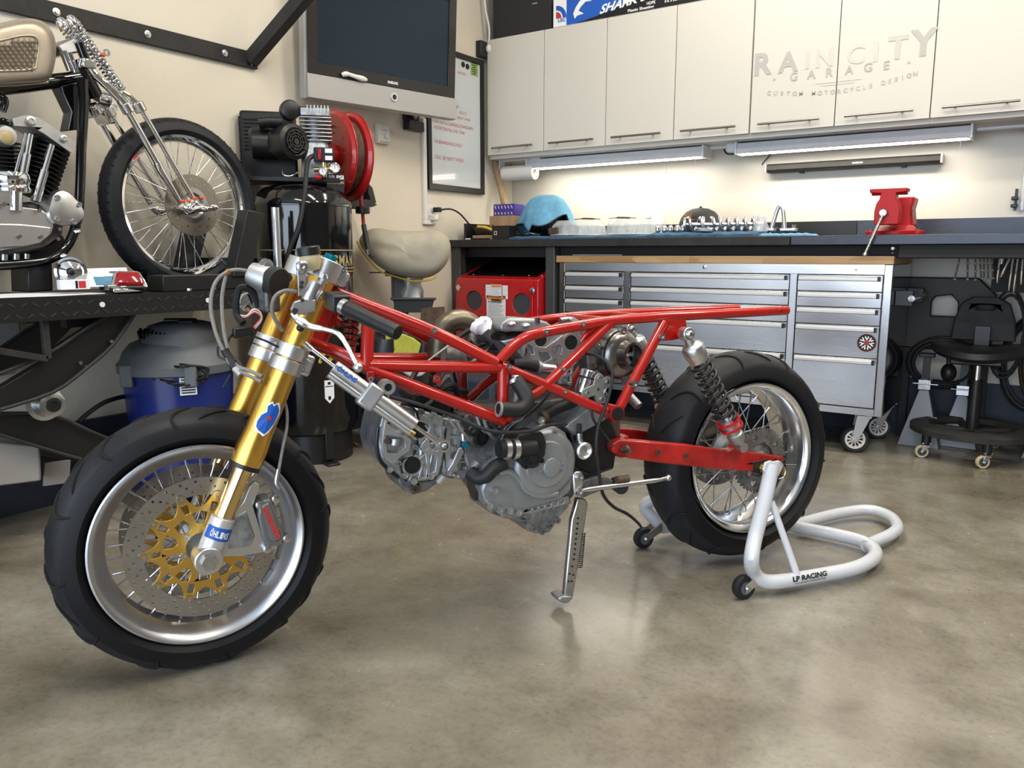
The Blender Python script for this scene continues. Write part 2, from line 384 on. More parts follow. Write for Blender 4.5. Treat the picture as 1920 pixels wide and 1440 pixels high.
# black storage case and printed carton on top of the cabinets
t = thing('storage_case', 'black storage case on top of the leftmost wall cabinet', 'case', (-2.75, 4.35, 2.243))
part('case_body', B().bx(-2.985, -2.565, 4.215, 4.5, 2.243, 2.70), 'black_matte', t, bevel=.006)
part('lid', B().bx(-2.995, -2.555, 4.207, 4.508, 2.70, 2.74), 'black', t, bevel=.004)
part('lettering', B().text('TOUGH', V((-2.68, 4.2145, 2.40)), XA, ZA, .006, .035, .02), 'ink_white', t, smooth=0)
t = thing('sheeting_box', 'long blue, black and white carton printed with a shark on the wall cabinets', 'box', (-1.9, 4.3, 2.243))
y0 = 4.205
part('carton', B().bx(-2.545, -1.2, y0, 4.36, 2.243, 2.40), 'ink_white', t, bevel=.002)
pr = B(); pr.box((-2.275, y0-.0006, 2.322), (.36, .001, .154)); part('blue_panel', pr, 'ink_blue', t, smooth=0)
pr = B(); pr.plate([V((-2.40, y0-.0014, 2.2445)), V((-1.2, y0-.0014, 2.2445)), V((-1.2, y0-.0014, 2.322)), V((-1.97, y0-.0014, 2.318)), V((-2.13, y0-.0014, 2.290)), V((-2.27, y0-.0014, 2.262))], V((0, -1, 0)), .0006)
part('black_panel', pr, 'ink_black', t, smooth=0)
pr = B(); q = V((-1.96, y0-.0022, 2.292))
pr.text('SHARK SKIN', V((-2.03, y0-.0022, 2.292)), V((1, 0, .10)), V((.12, 0, 1)), .046, .42, .03, shear=.3)
pr.text('HDPE', V((-1.925, y0-.0022, 2.272)), XA, ZA, .015, .05, .02); pr.text('Plastic Sheeting', V((-1.985, y0-.0022, 2.252)), XA, ZA, .015, .155, .02)
pr.text('8 ft. x 200 ft.', V((-1.80, y0-.0022, 2.266)), XA, ZA, .012, .09, .02)
sh = [(-.10, -.03), (-.085, .0), (-.06, .03), (-.03, .045), (-.035, .06), (-.012, .05), (.03, .045), (-.005, .035), (.02, .02), (-.02, .022), (-.05, .0), (-.065, -.02), (-.03, -.04), (-.075, -.045), (-.09, -.06)]
pr.prism([[(a, c) for a, c in sh]], V((-2.31, y0-.0012, 2.33)), XA, ZA, 0, .0006)
part('lettering', pr, 'ink_white', t, smooth=0)
pr = B(); pr.text('Grabs like a', V((-2.08, y0-.0022, 2.352)), V((1, 0, .08)), ZA, .020, .17, .02, shear=.3)
pr.prism([[(0, 0)]+[(.036*math.cos(R(a)), .036*math.sin(R(a))) for a in range(0, 91, 15)]], V((-2.525, y0-.001, 2.29)), XA, ZA, 0, .0006); part('red_print', pr, 'ink_red', t, smooth=0)
pr = B(); pr.prism([[(.07*math.cos(R(a)), .07*math.sin(R(a))) for a in range(0, 91, 10)]+[(.045*math.cos(R(a)), .045*math.sin(R(a))) for a in range(90, -1, -10)]], V((-2.525, y0-.001, 2.29)), XA, ZA, 0, .0006)
pr.text('USC', V((-2.485, y0-.001, 2.268)), XA, ZA, .02, .055, .03, shear=.2); part('blue_print', pr, 'ink_blue', t, smooth=0)
# ------------------------------------------------------------------ tube lights under the cabinets
def tube_light(u0, v0, u1, v1, label):
    a = PY(u0, v0, 4.32); c = PY(u1, v1, 4.32); x0, x1 = a.x, c.x; z = 1.465
    t = thing('tube_light', label, 'light', ((x0+x1)/2, 4.36, z), 'tube lights under the wall cabinets')
    sec = [(4.30, z+.004), (4.318, z+.055), (4.40, z+.06), (4.42, z+.004), (4.41, z+.0), (4.41, z+.03), (4.312, z+.03), (4.312, z)]
    b = B().rings([[V((x, y, zz)) for y, zz in sec] for x in (x0, x1)]); part('housing', b, 'white', t)
    part('tube', B().cyl((x0+.015, 4.345, z+.006), (x1-.015, 4.345, z+.006), .014), 'tube_light', t)
    for x in (x0-.012, x1): part('end_cap', B().bx(x, x+.012, 4.295, 4.425, z-.006, z+.062), 'white', t, bevel=.003)
    part('pull_cord', B().cyl((x1-.035, 4.30, z), (x1-.035, 4.30, z-.05), .0012, seg=6), 'white', t)
    return x0, x1
l1 = tube_light(992, 300, 1318, 281, 'lit fluorescent tube light under the cabinets on the left, above the towel-covered bench end')
l2 = tube_light(1384, 272, 1820, 243, 'lit fluorescent tube light under the cabinets on the right, above the black sound bar')
b = B().cyl((l1[1]+.03, 4.36, 1.512), (l2[0]-.07, 4.36, 1.512), .008); b.box((l2[0]-.045, 4.36, 1.505), (.05, .04, .045))
one('conduit_pipe', b, 'white', 'short white conduit with a junction box between the two tube lights', 'conduit')
b = B().tube([(l2[0]-.09, 4.355, 1.50), (l2[0]-.07, 4.35, 1.475), (l2[0]-.03, 4.35, 1.47)], .0045, sm=4)
one('power_cord', b, 'black', 'short black plug cord hanging beside the junction box between the tube lights', 'cord')
b = B().cyl((l2[1]+.02, 4.38, 1.508), (-.13, 4.38, 1.508), .009); b.cyl((-.135, WY-.02, 1.52), (-.135, WY-.02, 1.14), .010)
b.box((-.135, 4.44, 1.508), (.035, .16, .03))
one('conduit_pipe', b, 'white', 'white conduit running from the right tube light down the back wall', 'conduit')
a, c = PY(1436, 299, 4.47), PY(1770, 279, 4.47)
t = thing('sound_bar', 'long black sound bar mounted on the back wall under the right light', 'speaker', ((a.x+c.x)/2, 4.48, a.z-.02))
part('bar_body', B().rings([[V((x, 4.465+yy, 1.395+zz)) for yy, zz in ((0, -.020), (-.012, -.01), (-.012, .012), (0, .022), (.06, .022), (.06, -.022))] for x in (a.x+.01, c.x-.01)]), 'black_dusty', t)
for x in (a.x, c.x-.01): part('end_cap', B().bx(x, x+.01, 4.45, 4.525, 1.372, 1.418), 'silver_plastic', t, bevel=.003)
part('badge', B().text('SAMSUNG', V(((a.x*.45+c.x*.55), 4.4525, 1.393)), XA, ZA, .007, .05, .02), 'ink_white', t, smooth=0)
for f in (.2, .78): part('bracket', B().bx(a.x+(c.x-a.x)*f, a.x+(c.x-a.x)*f+.02, 4.50, WY-.001, 1.365, 1.375), 'black', t)
b = B().tube([V((-1.37, 4.50, 1.42)), V((-1.36, 4.51, 1.44)), V((-1.33, 4.515, 1.475))], .0035, sm=3); one('speaker_cord', b, 'black', 'short black cord rising behind the sound bar', 'cord')
def outlet(name, c, nrm, xd, lb, cat='outlet', w=.075, h=.115):
    t = thing(name, lb, cat, c); part('cover_plate', B().box(c+nrm*.004, (w, .006, h), xd, -nrm if xd.cross(-nrm).z > 0 else nrm, ZA), 'white_matte', t, bevel=.0015)
    for dz in (.025, -.025):
        s = part('socket', B().box(c+nrm*.0082+ZA*dz, (.030, .002, .026), xd, -nrm if xd.cross(-nrm).z > 0 else nrm, ZA), 'white', t, bevel=.0008)
    return t
o = outlet('wall_outlet', V((-2.02, WY-.002, 1.165)), V((0, -1, 0)), XA, 'white wall outlet above the clear plastic domes on the back wall', w=.12)
part('plug', B().box((-2.045, WY-.028, 1.16), (.03, .035, .03)), 'white', o, bevel=.004)
o = outlet('wall_outlet', V((WX+.002, 3.68, 1.165)), V((1, 0, 0)), YA, 'white wall outlet low on the left wall beside the conduit, with plugs in it')
part('plug', B().box((WX+.035, 3.665, 1.145), (.05, .035, .035)), 'white_matte', o, bevel=.006)
p0 = PX(832, 395, -3.0)
b = B().tube([V((WX+.06, 3.70, 1.19)), V((WX+.1, 3.74, 1.195)), V((WX+.11, 3.82, 1.17)), V((WX+.13, 3.9, 1.10)), V((WX+.16, 3.98, 1.035))], .005, sm=6); b.box((WX+.045, 3.685, 1.19), (.04, .03, .028))
one('charger_cord', b, 'black', 'black charger cord plugged into the left wall outlet and drooping to the bench', 'cord')
b = B().bx(WX+.001, WX+.02, 3.60, 3.63, 1.13, 1.70); b.bx(WX+.001, WX+.022, 3.60, 3.70, 1.105, 1.13); one('wire_channel', b, 'white_matte', 'slim white wire channel running down the left wall to the outlet', 'conduit', bevel=.003)
# black outlet box and plugs under the TV
a, c = PX(762, 212, WX+.03), PX(791, 248, WX+.03)
t = thing('outlet_box', 'black outlet box with plugs on the left wall under the television', 'outlet', (WX+.03, (a.y+c.y)/2, c.z))
part('box_body', B().bx(WX+.001, WX+.05, a.y, c.y, c.z, a.z-.035), 'black', t, bevel=.004)
part('plate', B().bx(WX+.001, WX+.012, a.y, c.y, a.z-.034, a.z+.02), 'black_matte', t)
for k in (0, 1): part('plug', B().ball((WX+.025, a.y+.045+.035*k, a.z-.005), .013, (1, .8, 1.3)), 'white' if k else 'black', t)
# thermostat
a, c = PX(707, 232, WX+.02), PX(730, 271, WX+.02)
t = thing('thermostat', 'white thermostat with a round dial on the left wall', 'thermostat', (WX+.01, (a.y+c.y)/2, c.z))
part('case', B().bx(WX+.001, WX+.028, a.y, c.y, c.z, a.z), 'white_matte', t, bevel=.003)
part('dial', B().cyl((WX+.028, (a.y+c.y)/2+.012, (a.z+c.z)/2-.008), (WX+.038, (a.y+c.y)/2+.012, (a.z+c.z)/2-.008), .016), 'white', t, bevel=.002)
b = B()
for k in range(6): b.bx(WX+.0285, WX+.029, a.y+.012+.013*k, a.y+.018+.013*k, c.z+.004, c.z+.010)
b.bx(WX+.0285, WX+.029, a.y+.03, a.y+.07, a.z-.03, a.z-.028); part('vent', b, 'grey_plastic', t, smooth=0)
# black junction box in the corner near the cabinets
a, c = PX(899, 75, WX+.03), PX(913, 106, WX+.03)
t = thing('junction_box', 'black electrical box on the left wall in the corner by the cabinets', 'electrical box', (WX+.03, 4.2, c.z))
part('box_body', B().bx(WX+.001, WX+.04, a.y, a.y+.10, c.z-.01, a.z), 'black', t, bevel=.003)
part('plug', B().ball((WX+.05, a.y+.07, (a.z+c.z)/2), .02, (1, 1, 1.3)), 'white_matte', t)
b = B().tube([V((WX+.05, a.y+.07, a.z-.01)), V((WX+.06, a.y+.06, a.z+.08)), V((WX+.04, a.y+.04, a.z+.25)), V((WX+.03, a.y+.03, a.z+.7))], .006, sm=5)
one('power_cord', b, 'white_matte', 'white cord running up the corner from the black electrical box', 'cord')
# right edge: switch with black knobs
a = PY(1905, 372, WY-.01); t = thing('wall_hook_rack', 'small black double hook on the back wall at the right edge', 'hook', (a.x, WY-.02, a.z-.04))
part('back_strip', B().bx(a.x-.006, a.x+.006, WY-.008, WY-.001, a.z-.055, a.z+.045), 'black', t)
for dz in (0, -.035): part('hook', B().box((a.x-.004, WY-.022, a.z+dz), (.028, .03, .016)), 'black', t, bevel=.003)
# ------------------------------------------------------------------ whiteboard
a, c = V((WX, 3.64, 2.12)), V((WX, 4.19, 1.307))
t = thing('whiteboard', 'whiteboard with red handwriting and black frame on the left wall', 'whiteboard', (WX+.015, 3.9, c.z))
b = B().prism([[(3.64, c.z), (4.19, c.z), (4.19, a.z), (3.64, a.z)], [(3.672, c.z+.035), (3.672, a.z-.03), (4.158, a.z-.03), (4.158, c.z+.035)]], V((WX+.001, 0, 0)), YA, ZA, 0, .024)
part('frame', b, 'black', t, bevel=.002)
part('board', B().bx(WX+.002, WX+.014, 3.67, 4.16, c.z+.03, a.z-.028), 'whiteboard', t, smooth=0)
b = B(); xq = WX+.0146
for s, u, v, w, h in (('INVOICES', 866, 140, .08, .016), ('BOLTS', 868, 215, .07, .018), ('- SEAT PAN', 868, 225, .15, .016), ('-PAINT/INSTALL BEARINGS (SWINGARM)', 850, 237, .40, .020),
                      ('-MOUNT/INSTALL FUEL TANK', 843, 247, .30, .020), ('-', 815, 262, .01, .02), ('- FIX BEARING/SPACE/WELD', 840, 272, .27, .020), ('CALL BJ NEXT WEEK', 843, 301, .28, .022)):
    p = PX(u, v, xq); b.text(s, V((xq, p.y, p.z)), YA, ZA, h, w, -.01, shear=.25)
part('red_handwriting', b, 'ink_red', t, smooth=0)
b = B(); p = PX(857, 203, xq); b.text('NT', p, YA, ZA, .016, .03, 0)
for u, v in ((868, 121), (876, 125)): p = PX(u, v, xq); b.cyl(p, p+XA*.004, .016, seg=20)
part('magnet', b, 'ink_black', t, smooth=0)
p = PX(889, 129, xq); b = B().box(p, (.001, .075, .085)); nb = part('green_note', b, 'ink_green', t, smooth=0)
b = B()
for k in range(6): b.box(p+XA*.001+ZA*(.032-.0125*k), (.001, .055-.008*(k % 3), .005))
part('note_writing', b, 'ink_black', nb, smooth=0)
# ------------------------------------------------------------------ television
A0 = V((-2.965, 2.665, 1.655)); A1 = V((-2.80, 3.585, 1.662))
tx = (A1-A0); W = tx.length; tx = tx.normalized(); n0 = tx.cross(ZA).normalized()
if n0.x < 0: n0 = -n0
tz = (ZA*math.cos(R(3.5))+n0*math.sin(R(3.5))).normalized(); tz = (tz-tx*tz.dot(tx)).normalized(); tn = tx.cross(tz).normalized()
if tn.x < 0: tn = -tn
TP = lambda a, h, d=0: A0+tx*a+tz*h+tn*d
t = thing('television', 'large silver and black flat television hung on the left wall', 'television', TP(W/2, 0, -.05))
H = .66
part('case', B().rings([[TP(a, h, d) for a, h in ((i, i), (W-i, i), (W-i, H-i), (i, H-i))] for d, i in ((-.002, 0), (-.05, 0), (-.09, .05))]), 'silver_plastic', t, bevel=.004)
b = B().prism([[(.012, .115), (W-.012, .115), (W-.012, H-.012), (.012, H-.012)], [(.062, .168), (.062, H-.06), (W-.062, H-.06), (W-.062, .168)]], A0, tx, tz, *((0, .010) if tx.cross(tz).dot(tn) > 0 else (0, -.010)))
part('bezel', b, 'bezel', t, bevel=.001)
part('screen', B().box(TP(W/2, (H+.108)/2, .001), (W-.11, H-.108-.10, .006), tx, tz), 'screen', t, smooth=0)
b = B().rings([[TP(.004, .002, .0), TP(.004, .114, .0), TP(.004, .112, .016), TP(.004, .004, .022)], [TP(W-.004, .002, .0), TP(W-.004, .114, .0), TP(W-.004, .112, .016), TP(W-.004, .004, .022)]])
part('speaker_panel', b, 'silver_plastic', t, bevel=.002)
c = TP(W*.535, .066, .018)
p = part('power_button', B().lathe([(.0, .012), (.010, .012), (.0125, .0135)], c-tn*.006, tn), 'bezel', t)
part('button_ring', B().ring(c-tn*.006, tn, .020, .0135, .004, .015), 'white', p)
part('brand_lettering', B().text('SAMSUNG', TP(W*.535, .130, .0105), tx, tz, .013, .065, .035), 'ink_white', t, smooth=0)
part('wall_mount', B().box(V((-2.99, 3.15, 1.95)), (.12, .25, .2)), 'black', t)
b = B().tube([TP(.19, .128, .02), TP(.21, .135, .03), TP(.26, .13, .028), TP(.33, .125, .022)], [.010, .012, .009, .010, .013, .008], sm=3, seg=10)
one('cable_bundle', b, ['white_matte'], 'small white and blue coiled cable tucked on the television bezel', 'cable')
# ------------------------------------------------------------------ black steel beam with brace
t = thing('wall_beam', 'long black steel beam bolted along the left wall with a diagonal brace', 'beam', (WX, 1.5, 1.755))
part('beam', B().bx(WX+.001, WX+.02, -1.5, 2.46, 1.755, 1.825), 'black_dusty', t, bevel=.002)
for y in (1.582, 1.932, 2.288, 1.232): part('bolt', B().lathe([(.014, 0), (.014, .003), (.007, .004), (.007, .010)], V((WX+.02, y, 1.791)), XA, 16), 'steel', t)
a = V((WX+.03, 2.43, 1.80)); c = PX(616, -60, -2.62)
part('brace', B().box((a+c)/2, ((c-a).length+.04, .055, .055), (c-a).normalized(), (c-a).cross(ZA).normalized()), 'black_dusty', t, bevel=.003)
part('weld', B().helix(V((WX+.022, 2.425, 1.765)), V((WX+.022, 2.425, 1.80)), .004, .002, 6, 6, 8), 'alu', t)
# ================================================================== WORKBENCH AND WHAT STANDS ON IT
BT = 1.018; BF = 3.84
one('worktop', B().bx(WX+.004, -1.022, BF, WY-.026, .975, BT), 'black_dusty', 'black worktop on the left half of the wall bench, carrying the towels and boxes', 'worktop', bevel=.003)
one('worktop', B().bx(-1.018, 1.6, BF, WY-.026, .975, BT), 'dark_steel', 'blue-grey steel worktop on the right half of the wall bench, carrying the red vise', 'worktop', bevel=.003)
b = B().bx(WX+.03, -.862, WY-.022, WY-.001, BT-.03, 1.108); one('backsplash', b, 'black', 'dark steel backsplash strip along the left half of the bench', 'backsplash')
one('backsplash', B().bx(-.858, 1.6, WY-.022, WY-.001, BT-.03, 1.108), 'dark_steel', 'scratched steel backsplash strip behind the red vise', 'backsplash')
t = thing('bench_stand', 'dark steel posts and rails carrying the worktops', 'bench stand', (-.9, 4.1, 0))
for (x0, x1, y0) in ((-3.05, -2.985, 3.86), (-2.375, -2.315, 3.86), (.55, .61, 3.86), (-3.05, -3.0, 4.44), (-2.36, -2.32, 4.44), (.55, .6, 4.44), (-1.55, -1.5, 4.44)):
    part('post', B().bx(x0, x1, y0, y0+.06, .0, .974), 'grey_paint' if y0 < 4 else 'black_matte', t, bevel=.003)
part('rail', B().bx(-3.04, 1.55, 3.93, 3.97, .915, .974), 'black_matte', t, bevel=.002)  # black bar put in for the dark gap below the worktop
part('rail', B().bx(-.56, 1.55, 3.875, 3.925, .918, .974), 'black_matte', t, bevel=.002)
part('post_trim', B().bx(-2.318, -2.312, 3.853, 3.859, .0, .974), 'grey_steel', t)
part('side_panel', B().bx(-3.045, -3.035, 3.93, 4.44, .02, .974), 'grey_paint', t)
p = PY(1675, 466, 3.87)
t2 = thing('hook', 'small white knob hook on the bench rail right of the toolbox', 'hook', (p.x, 3.86, p.z-.02))
part('knob', B().ball((p.x, 3.855, p.z), .008), 'white', t2); part('stem', B().cyl((p.x, 3.855, p.z-.02), (p.x, 3.874, p.z-.004), .003), 'steel', t2)
# ------------------------------------------------------------------ stainless tool chest
t = thing('tool_chest', 'wide stainless steel rolling tool chest with a wooden top under the bench', 'toolbox', (-1.45, 4.1, 0))
x0, x1, yf, z0, z1 = -2.295, -.577, 3.88, .196, .887
part('body', B().bx(x0, x1, yf+.024, 4.42, z0, z1), 'black_gloss', t, bevel=.002)
b = B().bx(x0, x0+.036, yf, yf+.024, z0, z1); part('corner_post', b, 'stainless_v', t, bevel=.002)
b = B().bx(x1-.034, x1, yf, yf+.024, z0, z1); part('corner_post', b, 'stainless_v', t, bevel=.002)
part('top_rail', B().bx(x0+.037, x1-.035, yf+.001, yf+.024, .843, z1), 'stainless', t)
part('bottom_rail', B().bx(x0+.037, x1-.035, yf+.001, yf+.024, z0, .228), 'stainless', t)
mk('handle_alu', (.66, .67, .69), .4, .35)
cols = [(x0+.037, -1.892), (-1.853, -1.022), (-.988, x1-.036)]
for (a, c) in ((-1.891, -1.854), (-1.021, -.989)): part('divider', B().bx(a, c, yf, yf+.024, .229, .842), 'stainless_v', t, bevel=.001)
zs = [.840, .763, .691, .611, .462, .231]
for ci, (a, c) in enumerate(cols):
    for k in range(5):
        d = part('drawer', B().bx(a+.003, c-.003, yf+.002, yf+.03, zs[k+1]+.0025, zs[k]-.0025), 'stainless', t, bevel=.0012)
        h = B().rings([[V((x, yf-y, zs[k]-z)) for y, z in ((-.002, .006), (.006, .006), (.018, .014), (.018, .024), (.010, .028), (-.002, .024))] for x in (a+.010, c-.022)])
        hd = part('handle', h, 'handle_alu', d)
        for x in (a+.004, c-.022): part('handle_cap', B().bx(x, x+.006 if x < c-.03 else x+.012, yf-.019, yf+.002, zs[k]-.028, zs[k]-.006), 'black', d)
part('wood_top', B().bx(x0-.015, x1+.003, yf-.012, 4.43, z1+.001, .925), 'wood', t, bevel=.002)
p = PY(1321, 500.5, yf); lk = part('lock', B().lathe([(.011, 0), (.011, .002), (.008, .004), (0, .004)], V((p.x, yf+.001, p.z)), V((0, -1, 0)), 20), 'chrome', t)
p = PY(1605, 506, yf); part('rivet', B().ball((p.x, yf, p.z), .004), 'handle_steel', t)
# round sticker: ring of wrench heads on black
p = PY(1625, 643, yf); b = B(); b.mi = 0; b.cyl(V((p.x, yf+.002, p.z)), V((p.x, yf-.0012, p.z)), .041, seg=40)
b.mi = 1
for k in range(7):
    a = 2*PI*k/7+PI/2; u = XA*math.cos(a)+ZA*math.sin(a); w_ = XA*-math.sin(a)+ZA*math.cos(a); c0 = V((p.x, yf-.0013, p.z))
    b.prism([[(.011, -.003), (.018, -.003), (.021, -.008), (.031, -.009), (.031, -.004), (.024, -.003), (.024, .003), (.031, .004), (.031, .009), (.021, .008), (.018, .003), (.011, .003)]], c0, u, w_, -.0004, .0004)
b.mi = 2; b.cyl(V((p.x, yf-.001, p.z)), V((p.x, yf-.002, p.z)), .009, seg=20); b.ring(V((p.x, yf-.0012, p.z)), V((0, -1, 0)), .0405, .039, 0, .0005)
part('round_sticker', b, ['ink_black', 'ink_white', 'ink_red'], t, smooth=0)
# side push handle
b = B().cyl((x1+.07, 3.98, .735), (x1+.07, 4.38, .735), .014); part('push_handle', b, 'chrome', t)
for y in (4.0, 4.36): part('handle_bracket', B().bx(x1, x1+.075, y-.01, y+.01, .70, .77), 'black', t, bevel=.003)
def caster(par, x, y, yaw, r=.064, w=.036, top=.195, mats=('rubber', 'white_matte', 'alu'), off=.035, spokes=11, z=0):
    f = V((math.cos(yaw), math.sin(yaw), 0)); s = V((-f.y, f.x, 0)); c = V((x, y, z+r))+f*off
    f1 = part('caster_fork', B(), mats[2], par) if False else None
    b = B().box(V((x, y, z+top-.006)), (r*1.3, r*1.1, .008), f, s)
    for q in (-1, 1):
        cc = c+s*q*(w/2+.005); tp = V((x, y, z+top-.014))+s*q*(w/2+.005)
        b.plate([tp-f*r*.45, cc-f*r*.22-ZA*.0, cc-ZA*r*.24+f*r*.02, cc+f*r*.24, tp+f*r*.55], s*q, .003)
    b.box(V((x, y, z+top-.020))+f*.002, (r*1.0, w+.014, .012), f, s)
    b.cyl(c-s*(w/2+.012), c+s*(w/2+.012), r*.13, seg=10)
    fk = part('caster_fork', b, mats[2], par, bevel=.001)
    part('caster_tire', B().lathe([(r*.72, -w*.45), (r*.93, -w*.5), (r, -w*.25), (r, w*.25), (r*.93, w*.5), (r*.72, w*.45)], c, s, 32, loop=True), mats[0], fk)
    b = B().ring(c, s, r*.725, r*.56, -w*.42, w*.42, 32); b.cyl(c-s*w*.5, c+s*w*.5, r*.24, seg=16)
    for k in range(spokes):
        a = 2*PI*k/spokes; u = f*math.cos(a)+ZA*math.sin(a); b.box(c+u*r*.4, (r*.4, w*.6, r*.10), u, s)
    part('caster_wheel', b, mats[1], fk)
for (x, y, a) in ((x1-.09, 3.975, R(200)), (x1-.05, 4.34, R(205)), (x0+.09, 3.975, R(160)), (x0+.09, 4.32, R(200))): caster(t, x, y, a)
# papers lying on the wood top
p = PY(1075, 476, 3.95)
one('notepad', B().bx(-2.24, -1.93, 3.93, 4.06, .926, .932), 'paper', 'white sheets lying at the left end of the wooden chest top', 'paper', bevel=.001)
one('notepad', B().bx(-2.20, -2.0, 3.95, 4.06, .9325, .944), 'paper', 'thick white pad lying on the sheets at the left end of the wooden chest top', 'paper', bevel=.001)
# ------------------------------------------------------------------ red blasting cabinet
yb = 3.80; xa, xb = -2.965, -2.385
t = thing('blast_cabinet', 'red steel blasting cabinet with two round glove holes under the left bench end', 'cabinet', (-2.68, 4.05, 0))
a = lambda u, v: PY(u, v, yb)
z1c = .79
prof = [(yb, .40), (yb, z1c), (4.30, .955), (4.40, .955), (4.40, .40), (4.25, .28), (yb+.1, .28)]
part('body', B().rings([[V((x, y, z)) for y, z in prof] for x in (xa, xb)]), 'red_gloss', t, bevel=.004)
g1 = PY(891, 563, yb); g2 = PY(980, 570, yb)
front = B().prism([[(xa, .42), (xb-.03, .42), (xb-.03, z1c-.012), (xa, z1c-.012)], circ(g1.x, g1.z, .058, 28), circ(g2.x, g2.z, .062, 28)], V((0, yb-.002, 0)), XA, ZA, 0, .01)
part('front_panel', front, 'red_gloss', t, bevel=.0015)
b = B()
for g, r in ((g1, .060), (g2, .064)):
    b = B()
    rr = []
    for j in range(5):
        q = r*(1-.22*j); rr.append([V((g.x+math.cos(2*PI*k/28)*q*(1+.06*math.sin(5*k+j)), yb-.004+.012*j+.004*math.sin(3*k+2*j), g.z+math.sin(2*PI*k/28)*q)) for k in range(28)])
    part('glove', b.rings(rr), 'grey_paint', t)
d = V((0, 4.30-yb, .955-z1c)).normalized()
part('lid_window', B().box(V((-2.67, (yb+4.3)/2+.01, (z1c+.955)/2+.006)), (.50, .46, .006), XA, d), 'black_gloss', t)
for u, v in ((887, 511), (942, 512), (991, 514), (1015, 508)): p = PY(u, v, yb+.04); part('lid_screw', B().ball((p.x, yb+.045, z1c+.022), .004), 'steel', t)
for (u, v) in ((862, 539), (1000, 545)):
    p = PY(u, v, yb); lt = part('latch', B().box(p-YA*.012, (.035, .01, .018)).box(p-YA*.018+XA*.005, (.018, .008, .034)), 'chrome', t, bevel=.002)
def sticker(par, u, v, w, h, bars, y=yb-.013, red=True):
    p = PY(u, v, y); s = part('label', B().box(p, (w, .001, h)), 'paper', par, smooth=0)
    b = B()
    for k in range(bars): b.box(p-YA*.001+ZA*(h*.32-h*.7*k/bars)-XA*(w*.04*(k % 3)), (w*(.82-.08*(k % 3)), .0006, h*.022))
    part('print_lines', b, 'ink_grey', s, smooth=0)
    if red: part('warning_bar', B().box(p-YA*.001+ZA*h*.42, (w*.9, .0006, h*.10)), 'orange', s, smooth=0)
    return s
sticker(t, 915.5, 547, .037, .082, 4, red=False); sticker(t, 930.5, 551, .075, .108, 8); sticker(t, 947, 548, .037, .078, 4, red=False)
s = sticker(t, 930, 582, .135, .170, 14)
part('lettering', B().text('Arrow', PY(920, 567, yb-.0135), XA, ZA, .014, .045, .03, shear=.3), 'ink_black', s, smooth=0)
for (x, y) in ((xa+.03, yb+.06), (xb-.03, yb+.06), (xa+.03, 4.36), (xb-.03, 4.36)): part('leg', B().bx(x-.02, x+.02, y-.02, y+.02, 0, .42), 'red_gloss', t)
# ------------------------------------------------------------------ things on the worktop, left to right
def bpt(u, v, y): return PY(u, v, y)
t = thing('tool_tray', 'black low tray on the left bench end holding cordless tools', 'tray', (-2.92, 4.05, BT))
part('tray', B().bx(-3.0, -2.98, 3.92, 4.30, BT+.001, BT+.10).bx(-2.98, -2.80, 3.92, 4.3, BT+.001, BT+.012).bx(-2.98, -2.80, 4.28, 4.30, BT+.001, BT+.09), 'black', t, bevel=.002)
part('label', B().box((-2.925, 4.276, BT+.06), (.03, .001, .03)), 'ink_white', t, smooth=0)
t = thing('cordless_drill', 'black and yellow cordless tool lying in the tray on the left bench end', 'drill', (-2.90, 4.05, BT+.02))
part('housing', B().tube([(-2.965, 4.0, BT+.05), (-2.90, 4.02, BT+.06), (-2.84, 4.03, BT+.045), (-2.78, 4.04, BT+.03)], [.03, .034, .028, .018], sm=3), 'black', t)
part('yellow_shell', B().tube([(-2.95, 3.995, BT+.082), (-2.90, 4.0, BT+.076), (-2.84, 4.01, BT+.058)], [.010, .012, .009], sm=3), 'yellow', t)
part('battery', B().box((-2.85, 4.06, BT+.035), (.07, .06, .035)), 'black_matte', t, bevel=.004)
t = thing('battery_charger', 'grey-black tool charger lying across the yellow tool on the bench', 'charger', (-2.87, 4.12, BT+.02))
part('housing', B().box((-2.87, 4.14, BT+.085), (.13, .06, .02), V((.95, 0, -.3)), YA), 'grey_plastic', t, bevel=.004)
t = thing('cardboard_box', 'flat brown cardboard box lying lowest in the pile on the left bench end', 'box', (-2.82, 4.0, BT))
part('box', B().bx(-2.935, -2.775, 3.92, 4.1, BT+.001, BT+.028), 'cardboard', t, bevel=.002)
t = thing('cardboard_box', 'upright brown cardboard box with printed arrows under the purple box', 'box', (-2.78, 4.05, BT))
part('box', B().bx(-2.872, -2.70, 4.01, 4.16, BT+.029, BT+.145), 'cardboard', t, bevel=.002)
part('tape', B().bx(-2.80, -2.74, 4.0085, 4.0095, BT+.07, BT+.145), 'brown_tube', t, smooth=0)
b = B()
for x in (-2.855, -2.843): b.bx(x, x+.004, 4.0085, 4.0095, BT+.07, BT+.095)
part('arrows', b, 'ink_black', t, smooth=0)
t = thing('purple_box', 'purple printed box on top of the brown cardboard box', 'box', (-2.76, 4.08, BT+.146))
part('box', B().bx(-2.855, -2.70, 4.03, 4.14, BT+.1465, BT+.215), 'purple', t, bevel=.002)
b = B()
for k in range(6): b.box((-2.84+.024*k, 4.0285, BT+.197), (.004, .001, .02), V((.9, 0, .45)), YA); b.box((-2.84+.024*k, 4.0285, BT+.16), (.004, .001, .014), V((.9, 0, .45)), YA)
part('pattern', b, 'ink_white', t, smooth=0)
t = thing('black_box', 'small black box with a printed square before the brown cardboard box', 'box', (-2.73, 3.93, BT))
part('box', B().bx(-2.775, -2.655, 3.90, 3.985, BT+.001, BT+.082), 'black', t, bevel=.002)
